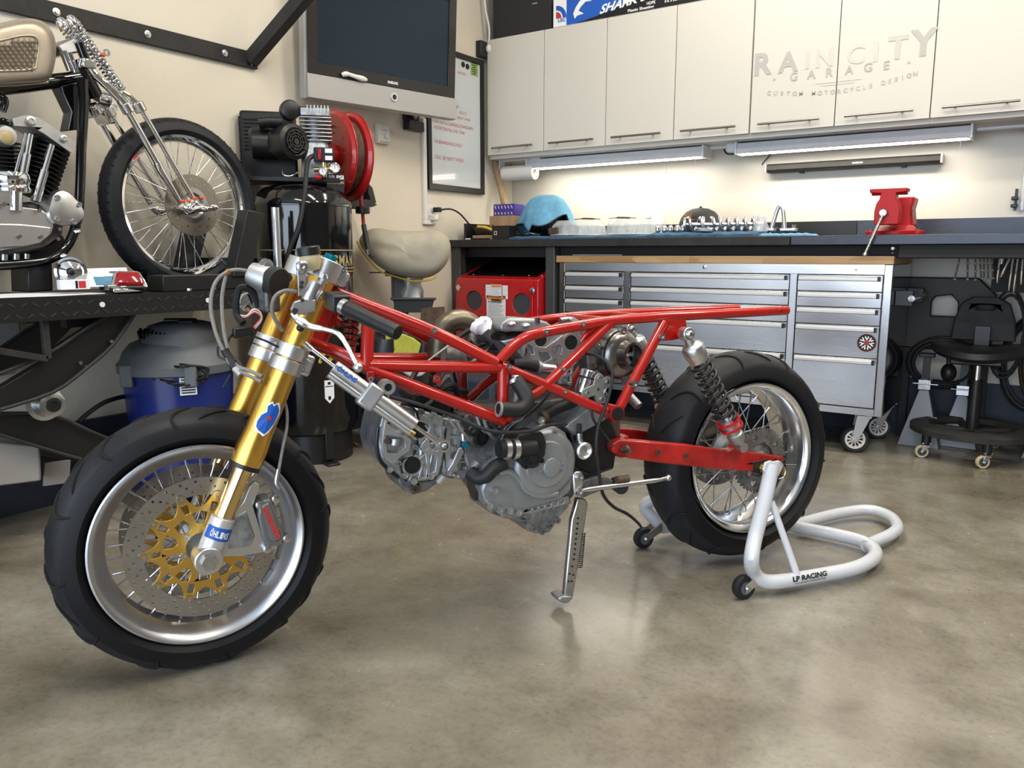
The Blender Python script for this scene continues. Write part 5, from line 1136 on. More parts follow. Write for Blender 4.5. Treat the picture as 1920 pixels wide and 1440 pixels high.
# frame
def ft(nm, pts, r, t_, m='black_gloss', seg=14): return part(nm, B().tube([P2(u, v, t_) for u, v in pts], r, seg, sm=5), m, t)
ft('neck', [(140, 112), (178, 182)], .030, 0)
ft('backbone', [(-60, 172), (0, 165), (60, 158), (150, 146)], .024, 0)
ft('down_tube', [(155, 148), (156, 200), (153, 260), (150, 350), (145, 410), (128, 458), (95, 485), (40, 495), (-60, 500)], .0155, .075)
ft('down_tube', [(160, 170), (157, 220), (152, 300), (147, 380), (140, 420)], .0155, -.075)
part('neck_gusset', B().plate([P2(112, 162, .03), P2(160, 150, .03), P2(172, 190, .03), P2(162, 242, .03), P2(128, 245, .03), P2(135, 210, .03)], XA, .06), 'black_gloss', t, bevel=.004)
ft('seat_bracket', [(-20, 176), (8, 186), (4, 208)], .012, .03)
# tank
ol = [(-60, 58), (0, 43), (30, 36), (55, 33), (78, 37), (94, 50), (103, 68), (107, 92), (104, 118), (97, 146), (88, 154), (50, 157), (0, 160), (-60, 165)]
rr = []; cu, cv = 30, 98
for (k, d) in ((.60, .150), (.80, .150), (.90, .142), (.96, .125), (1.0, .095), (1.0, -.06), (.93, -.11), (.6, -.12)): rr.append([P2(cu+(u-cu)*k, cv+(v-cv)*k, d) for u, v in ol])
tk = part('fuel_tank', B().rings(rr), 'tank_paint', t, sub=1, smooth=80)
pl = [(-40, 82), (0, 76), (35, 68), (60, 67), (70, 74), (73, 86), (68, 118), (60, 130), (0, 133), (-40, 134)]
b = B(); dm = .1515
for i in range(-5, 10):
    for j in range(9):
        u = 4+i*10.4+(5.2 if j % 2 else 0); v = 78+j*7.2
        if u > 69-max(0, j-4)*2 or v > 131 or v < 80-u*.12: continue
        c_ = P2(u, v, dm+.009); q = [P2(u+a_, v+b_, dm-.001) for a_, b_ in ((-5.1, 0), (0, -7.1), (5.1, 0), (0, 7.1))]
        vs = [b.bm.verts.new(p) for p in q]; ce = b.bm.verts.new(c_)
        for k in range(4): b.fc([vs[k], vs[(k+1) % 4], ce])
part('diamond_panel', b, 'tank_paint', tk, smooth=0)
part('panel_border', B().tube([P2(u, v, dm) for u, v in pl], .0035, 8, closed=True, sm=3), 'tank_paint', tk)
part('tank_seam', B().tube([P2(u, v, .09) for u, v in ((-60, 166), (0, 161), (50, 158), (90, 154))], .004, 6, sm=3), 'tank_paint', tk)
# engine
def pl2(nm, pts, t0, th, m, bev=.006, par=None): return part(nm, B().plate([P2(u, v, t0) for u, v in pts], XA, th), m, par or t, bevel=bev, seg=3)
# front cylinder, tilted, with fins
for (base, top, wd, nfin) in (((62, 365), (98, 262), .060, 13), ((5, 345), (-5, 262), .060, 11)):
    a, c = P2(*base, .02), P2(*top, .02); d = (c-a).normalized(); u_ = XA.cross(d)
    part('cylinder_barrel', B().cyl(a, c, .040), 'fin_dark', t)
    for k in range(nfin): part('cylinder_fin', B().lathe([(.03, 0), (.062, 0), (.062, .003), (.03, .003)], a+(c-a)*(k/nfin), d, 24, loop=True), 'fin_dark', t)
pl2('rocker_cover', [(24, 222), (45, 216), (72, 220), (100, 240), (141, 268), (141, 284), (134, 287), (110, 270), (82, 250), (60, 238), (26, 236)], .085, .11, 'alu_dull', .01)
pl2('rocker_cover', [(-40, 226), (8, 220), (24, 226), (22, 240), (-40, 246)], .085, .11, 'black_gloss', .008)
for (u, v, r) in ((57, 227, .015), (119, 260, .011)): p = P2(u, v, .086); part('rocker_bolt', B().lathe([(r, 0), (r, .006), (r*.6, .008), (r*.6, .004), (0, .004)], p, XA, 20), 'alu', t)
for (a, c, r) in (((57, 252), (42, 332), .0095), ((97, 272), (66, 378), .0105), ((48, 250), (27, 330), .004)):
    p, q = P2(*a, .085), P2(*c, .085); part('pushrod_tube', B().tube([p, p+(q-p)*.45, p+(q-p)*.46, q], [r, r, r*1.45, r*1.45], 14), 'chrome', t)
part('oil_canister', B().lathe([(.0, 0), (.052, .0), (.054, .010), (.050, .016), (.050, .024), (.054, .030), (.054, .05), (.050, .058), (.0, .06)], P2(22, 360, .09), ZA, 40), 'chrome', t)
part('canister_stem', B().cyl(P2(30, 360, .09), P2(30, 395, .09), .018), 'chrome', t)
pl2('crankcase', [(-60, 380), (0, 383), (60, 378), (95, 390), (120, 420), (118, 440), (80, 468), (0, 485), (-60, 488)], .03, .14, 'cast_dirty', .01)
pl2('primary_cover', [(-60, 383), (0, 383), (40, 388), (78, 393), (100, 408), (101, 425), (97, 438), (78, 455), (30, 466), (0, 470), (-60, 472)], .09, .06, 'alu', .016)
pl2('cover_ridge', [(-60, 418), (40, 420), (97, 426), (95, 440), (78, 454), (30, 464), (-60, 468)], .098, .012, 'alu', .004)
g_ = P2(120, 393, .09); b = B()
rr = []
for (k, h) in ((1.0, -.05), (1.0, .0), (.93, .012), (.6, .018)): rr.append([g_+(YA*math.cos(a_)+ZA*math.sin(a_))*(.058*k*(1+.10*math.cos(3*a_+1.0)))+XA*h for a_ in [2*PI*i/48 for i in range(48)]])
gc = part('timing_cover', B().rings(rr), 'alu', t)
for a_ in (.4, 2.2, 3.9, 5.2): p = g_+(YA*math.cos(a_)+ZA*math.sin(a_))*.045+XA*.016; part('cover_screw', B().lathe([(.009, 0), (.009, .006), (.004, .006), (.004, .003), (0, .003)], p, XA, 14), 'steel', gc)
for (u, v) in ((8, 383), (73, 395), (36, 443), (76, 444), (111, 430), (108, 448)): p = P2(u, v, .10); part('screw', B().cyl(p, p+XA*.006, .006, seg=12), 'handle_steel', t)
part('carburetor', B().lathe([(.0, -.06), (.03, -.05), (.034, .0), (.028, .02), (0, .024)], P2(8, 255, .08), XA, 28), 'alu_dull', t); part('carb_lens', B().ball(P2(12, 257, .10), .022, (.4, 1, 1)), 'ink_gold', t)
pl2('oil_pan', [(-60, 470), (70, 468), (96, 458), (118, 440), (125, 455), (100, 482), (60, 490), (-60, 494)], .0, .12, 'fin_dark', .006)
for (u, v) in ((8, 483), (30, 482), (50, 482)): part('oil_fitting', B().cyl(P2(u, v-6, .05), P2(u, v+6, .05), .010, seg=12), 'steel', t)
for (u, v) in ((143, 434), (117, 480)): p = P2(u, v, .085); part('frame_bolt', B().lathe([(.010, -.01), (.010, .006), (.006, .014), (0, .016)], p, (XA+YA*.6), 12), 'chrome', t)
for (u, v) in ((85, 530),): part('stand_block', B().plate([P2(52, 498, .06), P2(98, 494, .06), P2(100, 545, .06), P2(54, 548, .06)], XA, .12), 'black', t, bevel=.004)
# rear half of the springer motorcycle, beyond the left edge of the photo
rw_ = wc+V((0, -1.50, -.005))
rt_ = part('tire', B().lathe(tire_profile(.32, .235, .062), rw_, XA, 80, loop=True), 'tire', t)
rr_ = part('rim', B().lathe([(.22, -.045), (.24, -.048), (.24, -.042), (.215, 0), (.24, .042), (.24, .048), (.22, .045), (.205, .01), (.205, -.01)], rw_, XA, 80, loop=True), 'chrome', t)
part('hub', B().lathe([(.01, -.06), (.035, -.06), (.035, -.04), (.022, -.03), (.022, .03), (.035, .04), (.035, .06), (.01, .06)], rw_, XA, 24), 'chrome', t)
for k in range(32):
    a = 2*PI*k/32; s = 1 if k % 2 else -1; a1 = a+(.5 if (k//2) % 2 else -.5)
    part('spoke', B().tube([rw_+XA*(.05*s)+(YA*math.cos(a1)+ZA*math.sin(a1))*.032, rw_+(YA*math.cos(a)+ZA*math.sin(a))*.21], .0017, 6), 'steel', rr_)
lo = P2(-60, 500, .0).z; bk_ = P2(-60, 172, 0)
for s in (-1, 1):
    x = X2+.075*s
    part('frame_rail', B().tube([V((x, P2(-60, 500).y, lo)), V((x, .78, lo)), V((x, .70, lo+.06)), V((x, .66, lo+.30)), V((X2+.03*s, .74, bk_.z-.04)), V((X2, bk_.y, bk_.z))], .0155, 12, sm=4), 'black_gloss', t)
    part('rear_stay', B().tube([V((x+.02*s, .70, lo+.08)), rw_+XA*(.095*s), V((X2+.06*s, .62, bk_.z-.10))], .012, 12), 'black_gloss', t)
part('seat', B().tube([V((X2, .98, bk_.z+.045)), V((X2, .84, bk_.z+.02)), V((X2, .66, bk_.z+.03))], [.05, .095, .09], 20, sm=4, flat=.4), 'black', t)
part('rear_axle', B().cyl(rw_-XA*.12, rw_+XA*.12, .009), 'steel', t)
# ================================================================== THE RED-FRAMED MOTORCYCLE
RA = V((-.74625, 2.33850, .331)); FA = V((-1.5440, 1.0176, .300))
nd = V((-.51697, -.85601, 0)).normalized(); nn0 = V((.85601, -.51697, 0)).normalized()
N = (nn0*math.cos(R(2))+ZA*math.sin(R(2))).normalized(); BU = nd.cross(N); BU = BU if BU.z > 0 else -BU
Q = lambda u, v, t_: hit(u, v, RA+N*t_, N)
mir = lambda P: P-N*(2*(P-RA).dot(N))
YF = R(29.5); NF = (RT*math.sin(YF)-FWD*math.cos(YF)).normalized(); DF = (-RT*math.cos(YF)-FWD*math.sin(YF)).normalized()
K = lambda u, v, t_: hit(u, v, FA+NF*t_, NF)
bk = thing('project_motorcycle', 'stripped motorcycle with red trellis frame and gold fork in the middle of the floor', 'motorcycle', (-1.15, 1.68, 0))
def bp_(nm, b, m, par=None, **kw): return part(nm, b, m, par or bk, **kw)
def spoked(c, ax, R_, Rr, hw, rw, m_rim, nsp, hubr, hubw, groove_n, face):
    x, y, _ = frame_from(ax); e = lambda a: x*math.cos(a)+y*math.sin(a)
    prof = tire_profile(R_, Rr, hw, 12, 2.0 if face else 2.15)
    b = B().lathe(prof, c, ax, 120, loop=True)
    for f_ in b.bm.faces: f_.material_index = 1 if abs((f_.calc_center_median()-c).dot(ax)) > hw*.83 or (f_.calc_center_median()-c).length < Rr+.02 else 0
    ti = bp_('tire', b, ['tire', 'tire_side'])
    rad = lambda w: R_-(R_-Rr-.012)*(1-max(0, 1-abs(w)**2.1)**(1/2.1))*.92
    b = B()
    for k in range(groove_n):
        for s in (-1, 1):
            a0 = 2*PI*k/groove_n+(PI/groove_n if s < 0 else 0); pts = []
            for j in range(9):
                f_ = j/8; w = s*(.08+.84*f_); a = a0+s*0+(.42*f_-.30*f_*f_)*face*1.0; r_ = rad(w)+.0006
                pts.append(c+ax*(w*hw)+e(a)*r_)
            b.tube(pts, [.0015]+[.0036]*7+[.0012], 6)
            if k % 2 == 0:
                pts = []
                for j in range(6):
                    f_ = j/5; w = s*(.25+.5*f_); a = a0+PI/groove_n+(.22*f_)*face; pts.append(c+ax*(w*hw)+e(a)*(rad(w)+.0006))
                b.tube(pts, [.001]+[.0030]*4+[.001], 6)
    tag(bp_('tread_grooves', b, 'groove', ti), kind='stuff')
    pr = [(Rr-.020, -rw), (Rr, -rw-.003), (Rr, -rw+.003), (Rr-.012, -rw+.006), (Rr-.016, -rw+.016), (Rr-.030, -rw*.45), (Rr-.030, rw*.45), (Rr-.016, rw-.016), (Rr-.012, rw-.006), (Rr, rw-.003), (Rr, rw+.003), (Rr-.004, rw+.004), (Rr-.016, rw-.002), (Rr-.022, rw-.014), (Rr-.037, rw*.42), (Rr-.039, 0), (Rr-.037, -rw*.42), (Rr-.022, -rw+.014)]
    rm = bp_('rim', B().lathe(pr, c, ax, 120, loop=True), m_rim)
    hb = bp_('hub', B().lathe([(.012, -hubw), (hubr*.8, -hubw), (hubr, -hubw*.8), (hubr, -hubw*.6), (hubr*.62, -hubw*.4), (hubr*.62, hubw*.4), (hubr, hubw*.6), (hubr, hubw*.8), (hubr*.8, hubw), (.012, hubw)], c, ax, 40), 'alu_dull')
    for k in range(nsp):
        a = 2*PI*(k+.5)/nsp; s = 1 if k % 2 else -1; da = .55 if (k//2) % 2 else -.55
        p0 = c+ax*(s*hubw*.7)+e(a+da)*(hubr*.95); p1 = c+ax*(s*.006)+e(a)*(Rr-.040)
        d = (p0-p1).normalized(); bp_('spoke', B().tube([p0, p1+d*.02], .0017, 6).cyl(p1, p1+d*.02, .0031, .0028, 8), 'steel', rm)
    return ti, rm, hb
fti, frm, fhb = spoked(FA, NF, .300, .2265, .060, .050, 'rim', 36, .036, .045, 12, 1)
rti, rrm, rhb = spoked(RA, N, .316, .2265, .092, .076, 'rim_polish', 36, .060, .065, 10, -1)
# ---- front brake discs
def disc(c, ax, t0, front=True):
    x = DF; y = ax.cross(x); o = c+ax*t0
    loops = [circ(0, 0, .158, 72), circ(0, 0, .119, 60)]
    for k in range(30):
        for j, r_ in enumerate((.1275, .138, .149)):
            a = 2*PI*k/30+j*.07; loops.append(circ(r_*math.cos(a), r_*math.sin(a), .0031, 7))
    dk = bp_('brake_disc', B().prism(loops, o, x, y, -.0025, .0025), 'disc')
    out = []
    for k in range(10):
        a0 = 2*PI*k/10
        for da, r_ in ((-.11, .109), (-.08, .121), (0, .1245), (.08, .121), (.11, .109), (.20, .097), (.314, .091), (.43, .097)): out.append((r_*math.cos(a0+da), r_*math.sin(a0+da)))
    hs = [out, circ(0, 0, .034, 28)]
    for k in range(10):
        a = 2*PI*(k+.5)/10
        if k % 2: hs.append([(r_*math.cos(a+da), r_*math.sin(a+da)) for r_, da in ((.060, -.17), (.080, -.20), (.084, 0), (.080, .20), (.060, .17), (.052, 0))])
        else: hs.append([(r_*math.cos(a+da), r_*math.sin(a+da)) for r_, da in ((.048, -.18), (.062, -.22), (.076, -.15), (.076, .15), (.062, .22), (.048, .18))])
    for k in range(10): a = 2*PI*k/10; hs.append([(r_*math.cos(a+da), r_*math.sin(a+da)) for r_, da in ((.084, -.075), (.104, -.07), (.104, .07), (.084, .075))])
    cr = bp_('disc_carrier', B().prism(hs, o, x, y, -.003, .0035), 'gold_disc', dk, bevel=.0008, seg=1)
    for k in range(10):
        a = 2*PI*k/10; q = o+(x*math.cos(a)+y*math.sin(a))*.1195; bp_('bobbin', B().lathe([(.004, .006), (.0095, .006), (.0095, -.004), (.004, -.004)], q, ax, 18, loop=True), 'disc', dk)
    for k in range(6):
        a = 2*PI*k/6+.3; q = o+(x*math.cos(a)+y*math.sin(a))*.041; bp_('carrier_bolt', B().lathe([(.006, 0), (.006, .007), (.003, .007), (.003, .004), (0, .004)], q, ax, 14), 'steel', dk)
mk('caliper_grey', (.17, .175, .185), .42, .4)
disc(FA, NF, .062); disc(FA, NF, -.062)
mk('foot_alu', (.62, .64, .68), .35, .6)
# ---- fork legs
FT = .105; off = NF*(-2*FT)
axis0, axis1 = K(388, 1045, FT), K(617, 489, FT); fd = (axis1-axis0).normalized()
pf = lambda u, v: axis0+fd*((K(u, v, FT)-axis0).dot(fd))
s1, s2, s3, s4, s5, s6 = pf(420, 968), pf(458, 868), pf(468, 838), pf(478, 806), pf(535, 665), pf(612, 500)
for o_, far in ((V((0, 0, 0)), 0), (off, 1)):
    fk = bp_('fork_leg', B().lathe([(.0, 0), (.0335, 0), (.0345, .02), (.0345, (s4-s2).length*.5), (.0305, (s4-s2).length), (.0295, (s5-s2).length), (.0290, (s6-s2).length), (.0, (s6-s2).length+.001)], s2+o_, fd, 40), 'gold')
    bp_('dust_seal', B().cyl(s2+o_-fd*.010, s2+o_, .0335, seg=36), 'black', fk); bp_('inner_tube', B().cyl(s1+o_-fd*.02, s2+o_, .0215, seg=32), 'gold_chrome', fk)
    ft_ = bp_('fork_foot', B().lathe([(.0, -.025), (.022, -.020), (.026, .0), (.027, .05), (.0265, .092), (.0225, .094), (.0, .094)], axis0+o_+fd*.0, fd, 32), 'foot_alu', fk, bevel=.001)
    bp_('axle_clamp', B().cyl(axis0+o_-NF*.026, axis0+o_+NF*.030, .030, seg=28), 'alu', ft_, bevel=.003)
    bp_('fork_cap', B().cyl(s6+o_, s6+o_+fd*.028, .014, seg=6), 'teal', fk); bp_('cap_ring', B().cyl(s6+o_, s6+o_+fd*.012, .027), 'gold', fk)
bp_('front_axle', B().cyl(axis0+NF*.031, axis0+NF*.040, .017, seg=6).cyl(axis0+off-NF*.03, axis0+NF*.036, .0125), 'steel')
bp_('label_band', B().rings([[axis0+fd*h_+(NF*math.cos(a)+fd.cross(NF)*math.sin(a))*.0275 for a in [R(-70+10*i) for i in range(15)]] for h_ in (.046, .074)], closed=False, caps=False), 'ink_blue', smooth=60)
xr = fd.cross(NF).normalized(); xr = xr if xr.dot(RT) > 0 else -xr
def wraptext(txt, o, ax, face_n, h, w, rad, m, par=None, nm='lettering'):
    """text wrapped round a tube: reads along the tangent, up = ax"""
    tt = ax.cross(face_n).normalized(); tt = tt if tt.dot(RT) > 0 else -tt; b = B(); n_ = len(txt)
    for i, ch in enumerate(txt):
        a = ((i+.5)/n_-.5)*w/rad; b.text(ch, o+(face_n*math.cos(a)+tt*math.sin(a))*rad, tt*math.cos(a)-face_n*math.sin(a), ax, h, w/n_*.86, .03)
    return bp_(nm, b, m, par, smooth=0)
wraptext('ÖHLINS', axis0+fd*.053, fd, NF, .014, .042, .0282, 'ink_white')
# sticker on the near leg (generic blue splash)
so = pf(497, 778)+xr*.004; b = B()
blob = [(-.014, -.036), (.004, -.042), (.013, -.03), (.020, -.008), (.023, .012), (.018, .026), (.008, .038), (.0, .030), (-.006, .036), (-.012, .026), (-.010, .012), (-.018, .0), (-.024, -.018), (-.02, -.03)]
def onleg(a, h, r_): th = a/r_; return so+fd*h+(NF*math.cos(th)+xr*math.sin(th))*r_-xr*.004
def leg_patch(poly, r_, m, k=1.0):
    b = B(); c_ = b.bm.verts.new(onleg(0, 0, r_)); vs = [b.bm.verts.new(onleg(x*k, y*k, r_)) for x, y in poly]
    for i in range(len(vs)): b.fc([c_, vs[i], vs[(i+1) % len(vs)]])
    return bp_('sticker', b, m, smooth=0)
leg_patch(blob, .0318, 'ink_white'); leg_patch([(x*.86+.001*math.sin(9*i), y*.88) for i, (x, y) in enumerate(blob)], .0322, 'ink_blue')
leg_patch([(-.004, -.008), (.006, -.004), (.005, .004), (-.002, .003)], .0325, 'ink_red')
# triple clamps
sL0, sL1 = pf(522, 693), pf(545, 645)
def clampset(a, c, r_, nm, ear_uv, m='alu', gap=True, bolts=()):
    L_ = (c-a).length
    for o_ in (V((0, 0, 0)), off):
        segs = ((0, L_*.48), (L_*.52, L_)) if gap else ((0, L_),)
        cb = B()
        for (h0, h1) in segs: cb.lathe([(.0298, h0), (r_, h0), (r_, h1), (.0298, h1)], a+o_, fd, 44, loop=True)
        cl_ = bp_(nm, cb, m, bevel=.0015)
        e = ear_uv; k = B().plate([K(u, v, FT+.012) + (o_) for u, v in e], NF, .03); er = bp_('clamp_ear', k, m, cl_, bevel=.002)
        for (u, v) in bolts: q = K(u, v, FT+.0125)+o_; bp_('clamp_bolt', B().lathe([(.0072, 0), (.0072, .006), (.0038, .006), (.0038, .002), (0, .002)], q, NF, 16), 'steel', er)
    bp_('clamp_bridge', B().box((a+c)/2+off/2+xr*.035, (2*FT, L_*.8, .045), NF, fd), m, bevel=.006)
clampset(sL0, sL1, .0365, 'lower_clamp', [(556, 660), (588, 680), (580, 699), (545, 690)], bolts=((570, 680), (566, 692)))
sT0, sT1 = pf(601, 524), pf(617, 490)
clampset(sT0, sT1, .0355, 'top_clamp', [(622, 490), (652, 508), (650, 530), (640, 538), (606, 516)], gap=False, bolts=((641, 507), (636, 519)))
# ---- caliper, bracket, brake line
br_ = bp_('caliper_bracket', B().plate([K(u, v, .108) for u, v in ((424, 962), (442, 957), (456, 942), (468, 912), (478, 904), (487, 909), (484, 922), (474, 948), (486, 985), (494, 1012), (520, 1020), (516, 1030), (492, 1036), (452, 1043), (402, 1044), (404, 1028), (418, 990))], NF, .018), 'alu', bevel=.003)
bp_('bracket_web', B().plate([K(u, v, .110) for u, v in ((432, 975), (462, 958), (478, 1006), (470, 1024), (428, 1030))], NF, .010), 'cast', br_, bevel=.002)
cp = bp_('brake_caliper', B().plate([K(u, v, .118) for u, v in ((486, 948), (494, 938), (506, 935), (514, 944), (534, 1008), (531, 1019), (520, 1024), (500, 1024), (493, 1012), (484, 968))], NF, .055), 'caliper_grey', bevel=.004, seg=2)
cf = bp_('caliper_face', B().plate([K(u, v, .1225) for u, v in ((491, 948), (505, 942), (529, 1010), (516, 1017), (503, 1010))], NF, .012), 'caliper_grey', cp, bevel=.003)
a_, c_ = K(497, 957, .1232), K(521, 1008, .1232); tx_ = (c_-a_).normalized(); b = B(); b.text('brembo', (a_+c_)/2-NF.cross(tx_)*.0045 if NF.cross(tx_).z > 0 else (a_+c_)/2+NF.cross(tx_)*.0045, tx_, NF.cross(tx_), .016, (c_-a_).length*1.15, .035)
bp_('lettering', b, 'ink_red', cf, smooth=0)
for (u, v) in ((486, 946), (516, 934), (500, 1028), (537, 1008)): q = K(u, v, .112); bp_('caliper_bolt', B().lathe([(.009, -.01), (.009, .008), (.005, .010), (0, .010)], q, NF, 16), 'steel', cp)
bp_('brake_line', B().tube([K(527, 738, .07), K(537, 765, .08), K(538, 800, .10), K(530, 840, .11), K(522, 885, .12), K(518, 905, .125)], .0035, 8, sm=5), 'hose_grey')
bp_('line_fitting', B().tube([K(522, 880, .12), K(518, 905, .125), K(524, 915, .125)], .0055, 10, sm=3), 'steel')
# ---- steering head, harness
bp_('head_tube', B().cyl(Q(586, 648, 0), Q(626, 548, 0), .030), 'red', bevel=.002)
# ---- trellis frame
TR = .0142
def tb(pts, r_=TR, both=True, nm='frame_tube', m='red'):
    P_ = [Q(*p) for p in pts]; bp_(nm, B().tube(P_, r_, 16, sm=0 if len(P_) == 2 else 5), m)
    if both: bp_(nm, B().tube([mir(p) for p in P_], r_, 16, sm=0 if len(P_) == 2 else 5), m)
tb([(618, 545, .035), (660, 561, .055), (813, 622, .105), (932, 681, .135)])
tb([(580, 641, .030), (606, 651, .045), (643, 665, .075), (690, 691, .095), (810, 737, .120), (946, 790, .135)])
tb([(690, 596, .070), (688, 688, .094)], .0152)
tb([(693, 685, .094), (938, 689, .134)])
tb([(943, 688, .135), (943, 780, .135)], .0140)
tb([(938, 686, .135), (1023, 722, .140), (1135, 772, .150)], .0130)
tb([(937, 676, .135), (960, 652, .137), (985, 633, .138), (1018, 623, .138), (1092, 610, .130), (1144, 602, .125), (1242, 594, .118), (1475, 582, .105)], .0135)
tb([(1146, 604, .126), (1108, 640, .130), (1023, 722, .140), (985, 750, .138), (948, 788, .135)], .0130)
tb([(1136, 603, .124), (1104, 622, .118), (1090, 640, .110)], .009, False)
tb([(1155, 776, .148), (1246, 604, .122)], .0135)
tb([(590, 560, .0), (640, 610, .0)], .010, False)
def xt(a, c, r_=.0125): bp_('cross_tube', B().cyl(a, c, r_, seg=16), 'red')
for q in ((690, 600, .071), (944, 782, .135), (1150, 603, .125), (1235, 595, .118), (1153, 775, .148)): a = Q(*q); xt(a, mir(a), .0115 if q[0] < 1200 else .008)
a = Q(865, 712, -.10)
b = B(); fr_c = Q(1153, 775, .150); b.cyl(fr_c-N*.03, fr_c+N*.012, .0215, seg=28); bp_('pivot_boss', b, 'red'); bp_('boss_plug', B().cyl(fr_c+N*.012, fr_c+N*.016, .0175), 'black')
fr_e = Q(1475, 582, .105)
for (u, v, t_, r_) in ((813, 620, .119, .0065), (1023, 622, .151, .006), (1092, 608, .144, .006), (954, 688, .149, .006), (1056, 692, .152, .005), (1059, 735, .155, .005), (1189, 721, .158, .009), (1240, 632, .140, .009), (1462, 583, .118, .005), (1435, 588, .118, .004)):
    q = Q(u, v, t_); bs_ = bp_('frame_boss', B().lathe([(r_*.5, -.012), (r_, -.012), (r_, .006), (r_*.5, .006), (r_*.5, .002), (0, .002)], q, N, 16), 'steel' if u < 1400 else 'red_worn')
gp = bp_('shock_gusset', B().plate([Q(u, v, .128) for u, v in ((1248, 600), (1286, 598), (1288, 612), (1281, 634), (1262, 638), (1240, 640))], N, .008), 'red', bevel=.002); bp_('shock_boss', B().cyl(Q(1271, 626, .105), Q(1279, 626, .160), .0145), 'red', gp)
for pl_ in (((688, 697), (702, 697), (703, 712), (696, 719), (688, 713)), ((768, 716), (782, 718), (778, 735), (770, 738), (765, 730)), ((812, 716), (814, 704), (821, 700), (828, 705), (828, 724))):
    bp_('frame_lug', B().plate([Q(u, v, .118) for u, v in pl_], N, .006), 'red', bevel=.0015)
for (u, v) in ((695, 711), (774, 730), (820, 710)): q = Q(u, v, .119); bp_('lug_hole', B().ring(q, N, .006, .003, -.001, .001, 14), 'steel')
# ---- swingarm
SW = .142
ol = [(1158, 826), (1170, 824), (1290, 834), (1366, 846), (1376, 842), (1383, 829), (1391, 828), (1399, 834), (1402, 847), (1470, 857), (1470, 867), (1447, 865), (1440, 876), (1430, 883), (1412, 885), (1346, 880), (1240, 869), (1160, 856), (1149, 848), (1148, 834)]
sa = [Q(u, v, SW) for u, v in ol]
bp_('swingarm', B().plate(sa, N, .030), 'red_worn', bevel=.004)
ms = [mir(p) for p in sa]; bp_('swingarm', B().plate([p+N*.0 for p in ms[::-1]], N, -.030), 'red_worn', bevel=.004)
a = Q(1172, 838, .115); bp_('swingarm_bridge', B().box((a+mir(a))/2, (.03, .23, .06), nd, N), 'red_worn', bevel=.006)
bp_('swingarm_brace', B().tube([Q(1172, 826, -.10), Q(1230, 850, .10)], .010, 12), 'red_worn')
a = Q(1170, 842, SW); bp_('pivot_bolt', B().lathe([(.0, -.31), (.010, -.31), (.010, .004), (.012, .004), (.012, .012), (.006, .022), (.006, .03), (0, .03)], a, N, 18), 'handle_steel')
for (u, v) in ((1233, 848), (1285, 855)): q = Q(u, v, SW+.001); bp_('swingarm_nut', B().lathe([(.008, 0), (.008, .004), (.004, .004), (.004, .001), (0, .001)], q, N, 6), 'brown_rust')
q = Q(1389, 838, SW); bp_('shock_bolt', B().lathe([(.014, -.02), (.014, .004), (.009, .005), (.008, .010), (0, .011)], q, N, 20), 'steel')
q = Q(1424, 876, SW+.002); bp_('dropout_plate', B().plate([Q(u, v, SW+.001) for u, v in ((1412, 866), (1442, 862), (1442, 884), (1430, 890), (1412, 886))], N, .01), 'black', bevel=.002)
# ---- shocks
def shock(a, e):
    d = (e-a).normalized(); L_ = (e-a).length
    sh = bp_('shock_absorber', B().lathe([(.0, .010), (.013, .012), (.0145, .030), (.026, .036), (.0300, .044), (.0300, .070), (.0265, .076), (.0265, .086), (.010, .087), (.010, L_*.72), (.0, L_*.72)], a, d, 30), 'alu')
    bp_('shock_eye', B().cyl(a-N*.016, a+N*.016, .018, seg=26), 'alu', sh, bevel=.002); bp_('eye_bolt', B().lathe([(.010, .016), (.010, .020), (.006, .024), (0, .024)], a, N, 18), 'steel', sh)
    bp_('coil_spring', B().helix(a+d*.085, a+d*(L_*.735), .0265, .0050, 8.5, 10, 22), 'black', sh)
    bp_('damper_rod', B().cyl(a+d*.08, a+d*(L_*.74), .013), 'steel', sh)
    for h_ in (.745, .80): bp_('preload_collar', B().lathe([(.018, 0), (.034, 0), (.034, .008), (.018, .008)], a+d*(L_*h_), d, 32, loop=True), 'red_gloss', sh)
    bp_('damper_body', B().lathe([(.0, L_*.735), (.026, L_*.735), (.0265, L_*.83), (.019, L_*.835), (.019, L_*.87), (.023, L_*.88), (.023, L_*.93), (.014, L_*.965), (0, L_*.97)], a, d, 28), 'alu_dull', sh)
    bp_('lower_eye', B().cyl(e-N*.014, e+N*.014, .014), 'alu', sh)
a, e = Q(1286, 626, .165), Q(1389, 838, .165); shock(a, e)
a2, e2 = Q(1180, 616, -.115), Q(1268, 800, -.115); shock(a2, e2)
# ---- rear hub, sprocket, disc, axle
b = B(); loops = []; n_ = 42
loops.append([((.098 if i % 4 in (1, 2) else .089)*math.cos(2*PI*i/(n_*4)), (.098 if i % 4 in (1, 2) else .089)*math.sin(2*PI*i/(n_*4))) for i in range(n_*4)]); loops.append(circ(0, 0, .05, 30))
for k in range(5): a = 2*PI*k/5; loops.append(circ(.07*math.cos(a), .07*math.sin(a), .011, 12))
sp_ = bp_('sprocket', B().prism(loops, RA+N*.100, nd, N.cross(nd), -.003, .003), 'cast_dirty')
bp_('cush_hub', B().lathe([(.02, .05), (.062, .05), (.066, .06), (.066, .092), (.055, .098), (.03, .100), (.02, .108)], RA, N, 40), 'cast_dirty')
for k in range(5): a = 2*PI*(k+.5)/5; bp_('sprocket_nut', B().cyl(RA+N*.102+(nd*math.cos(a)+BU*math.sin(a))*.058, RA+N*.112+(nd*math.cos(a)+BU*math.sin(a))*.058, .008, seg=6), 'steel', sp_)
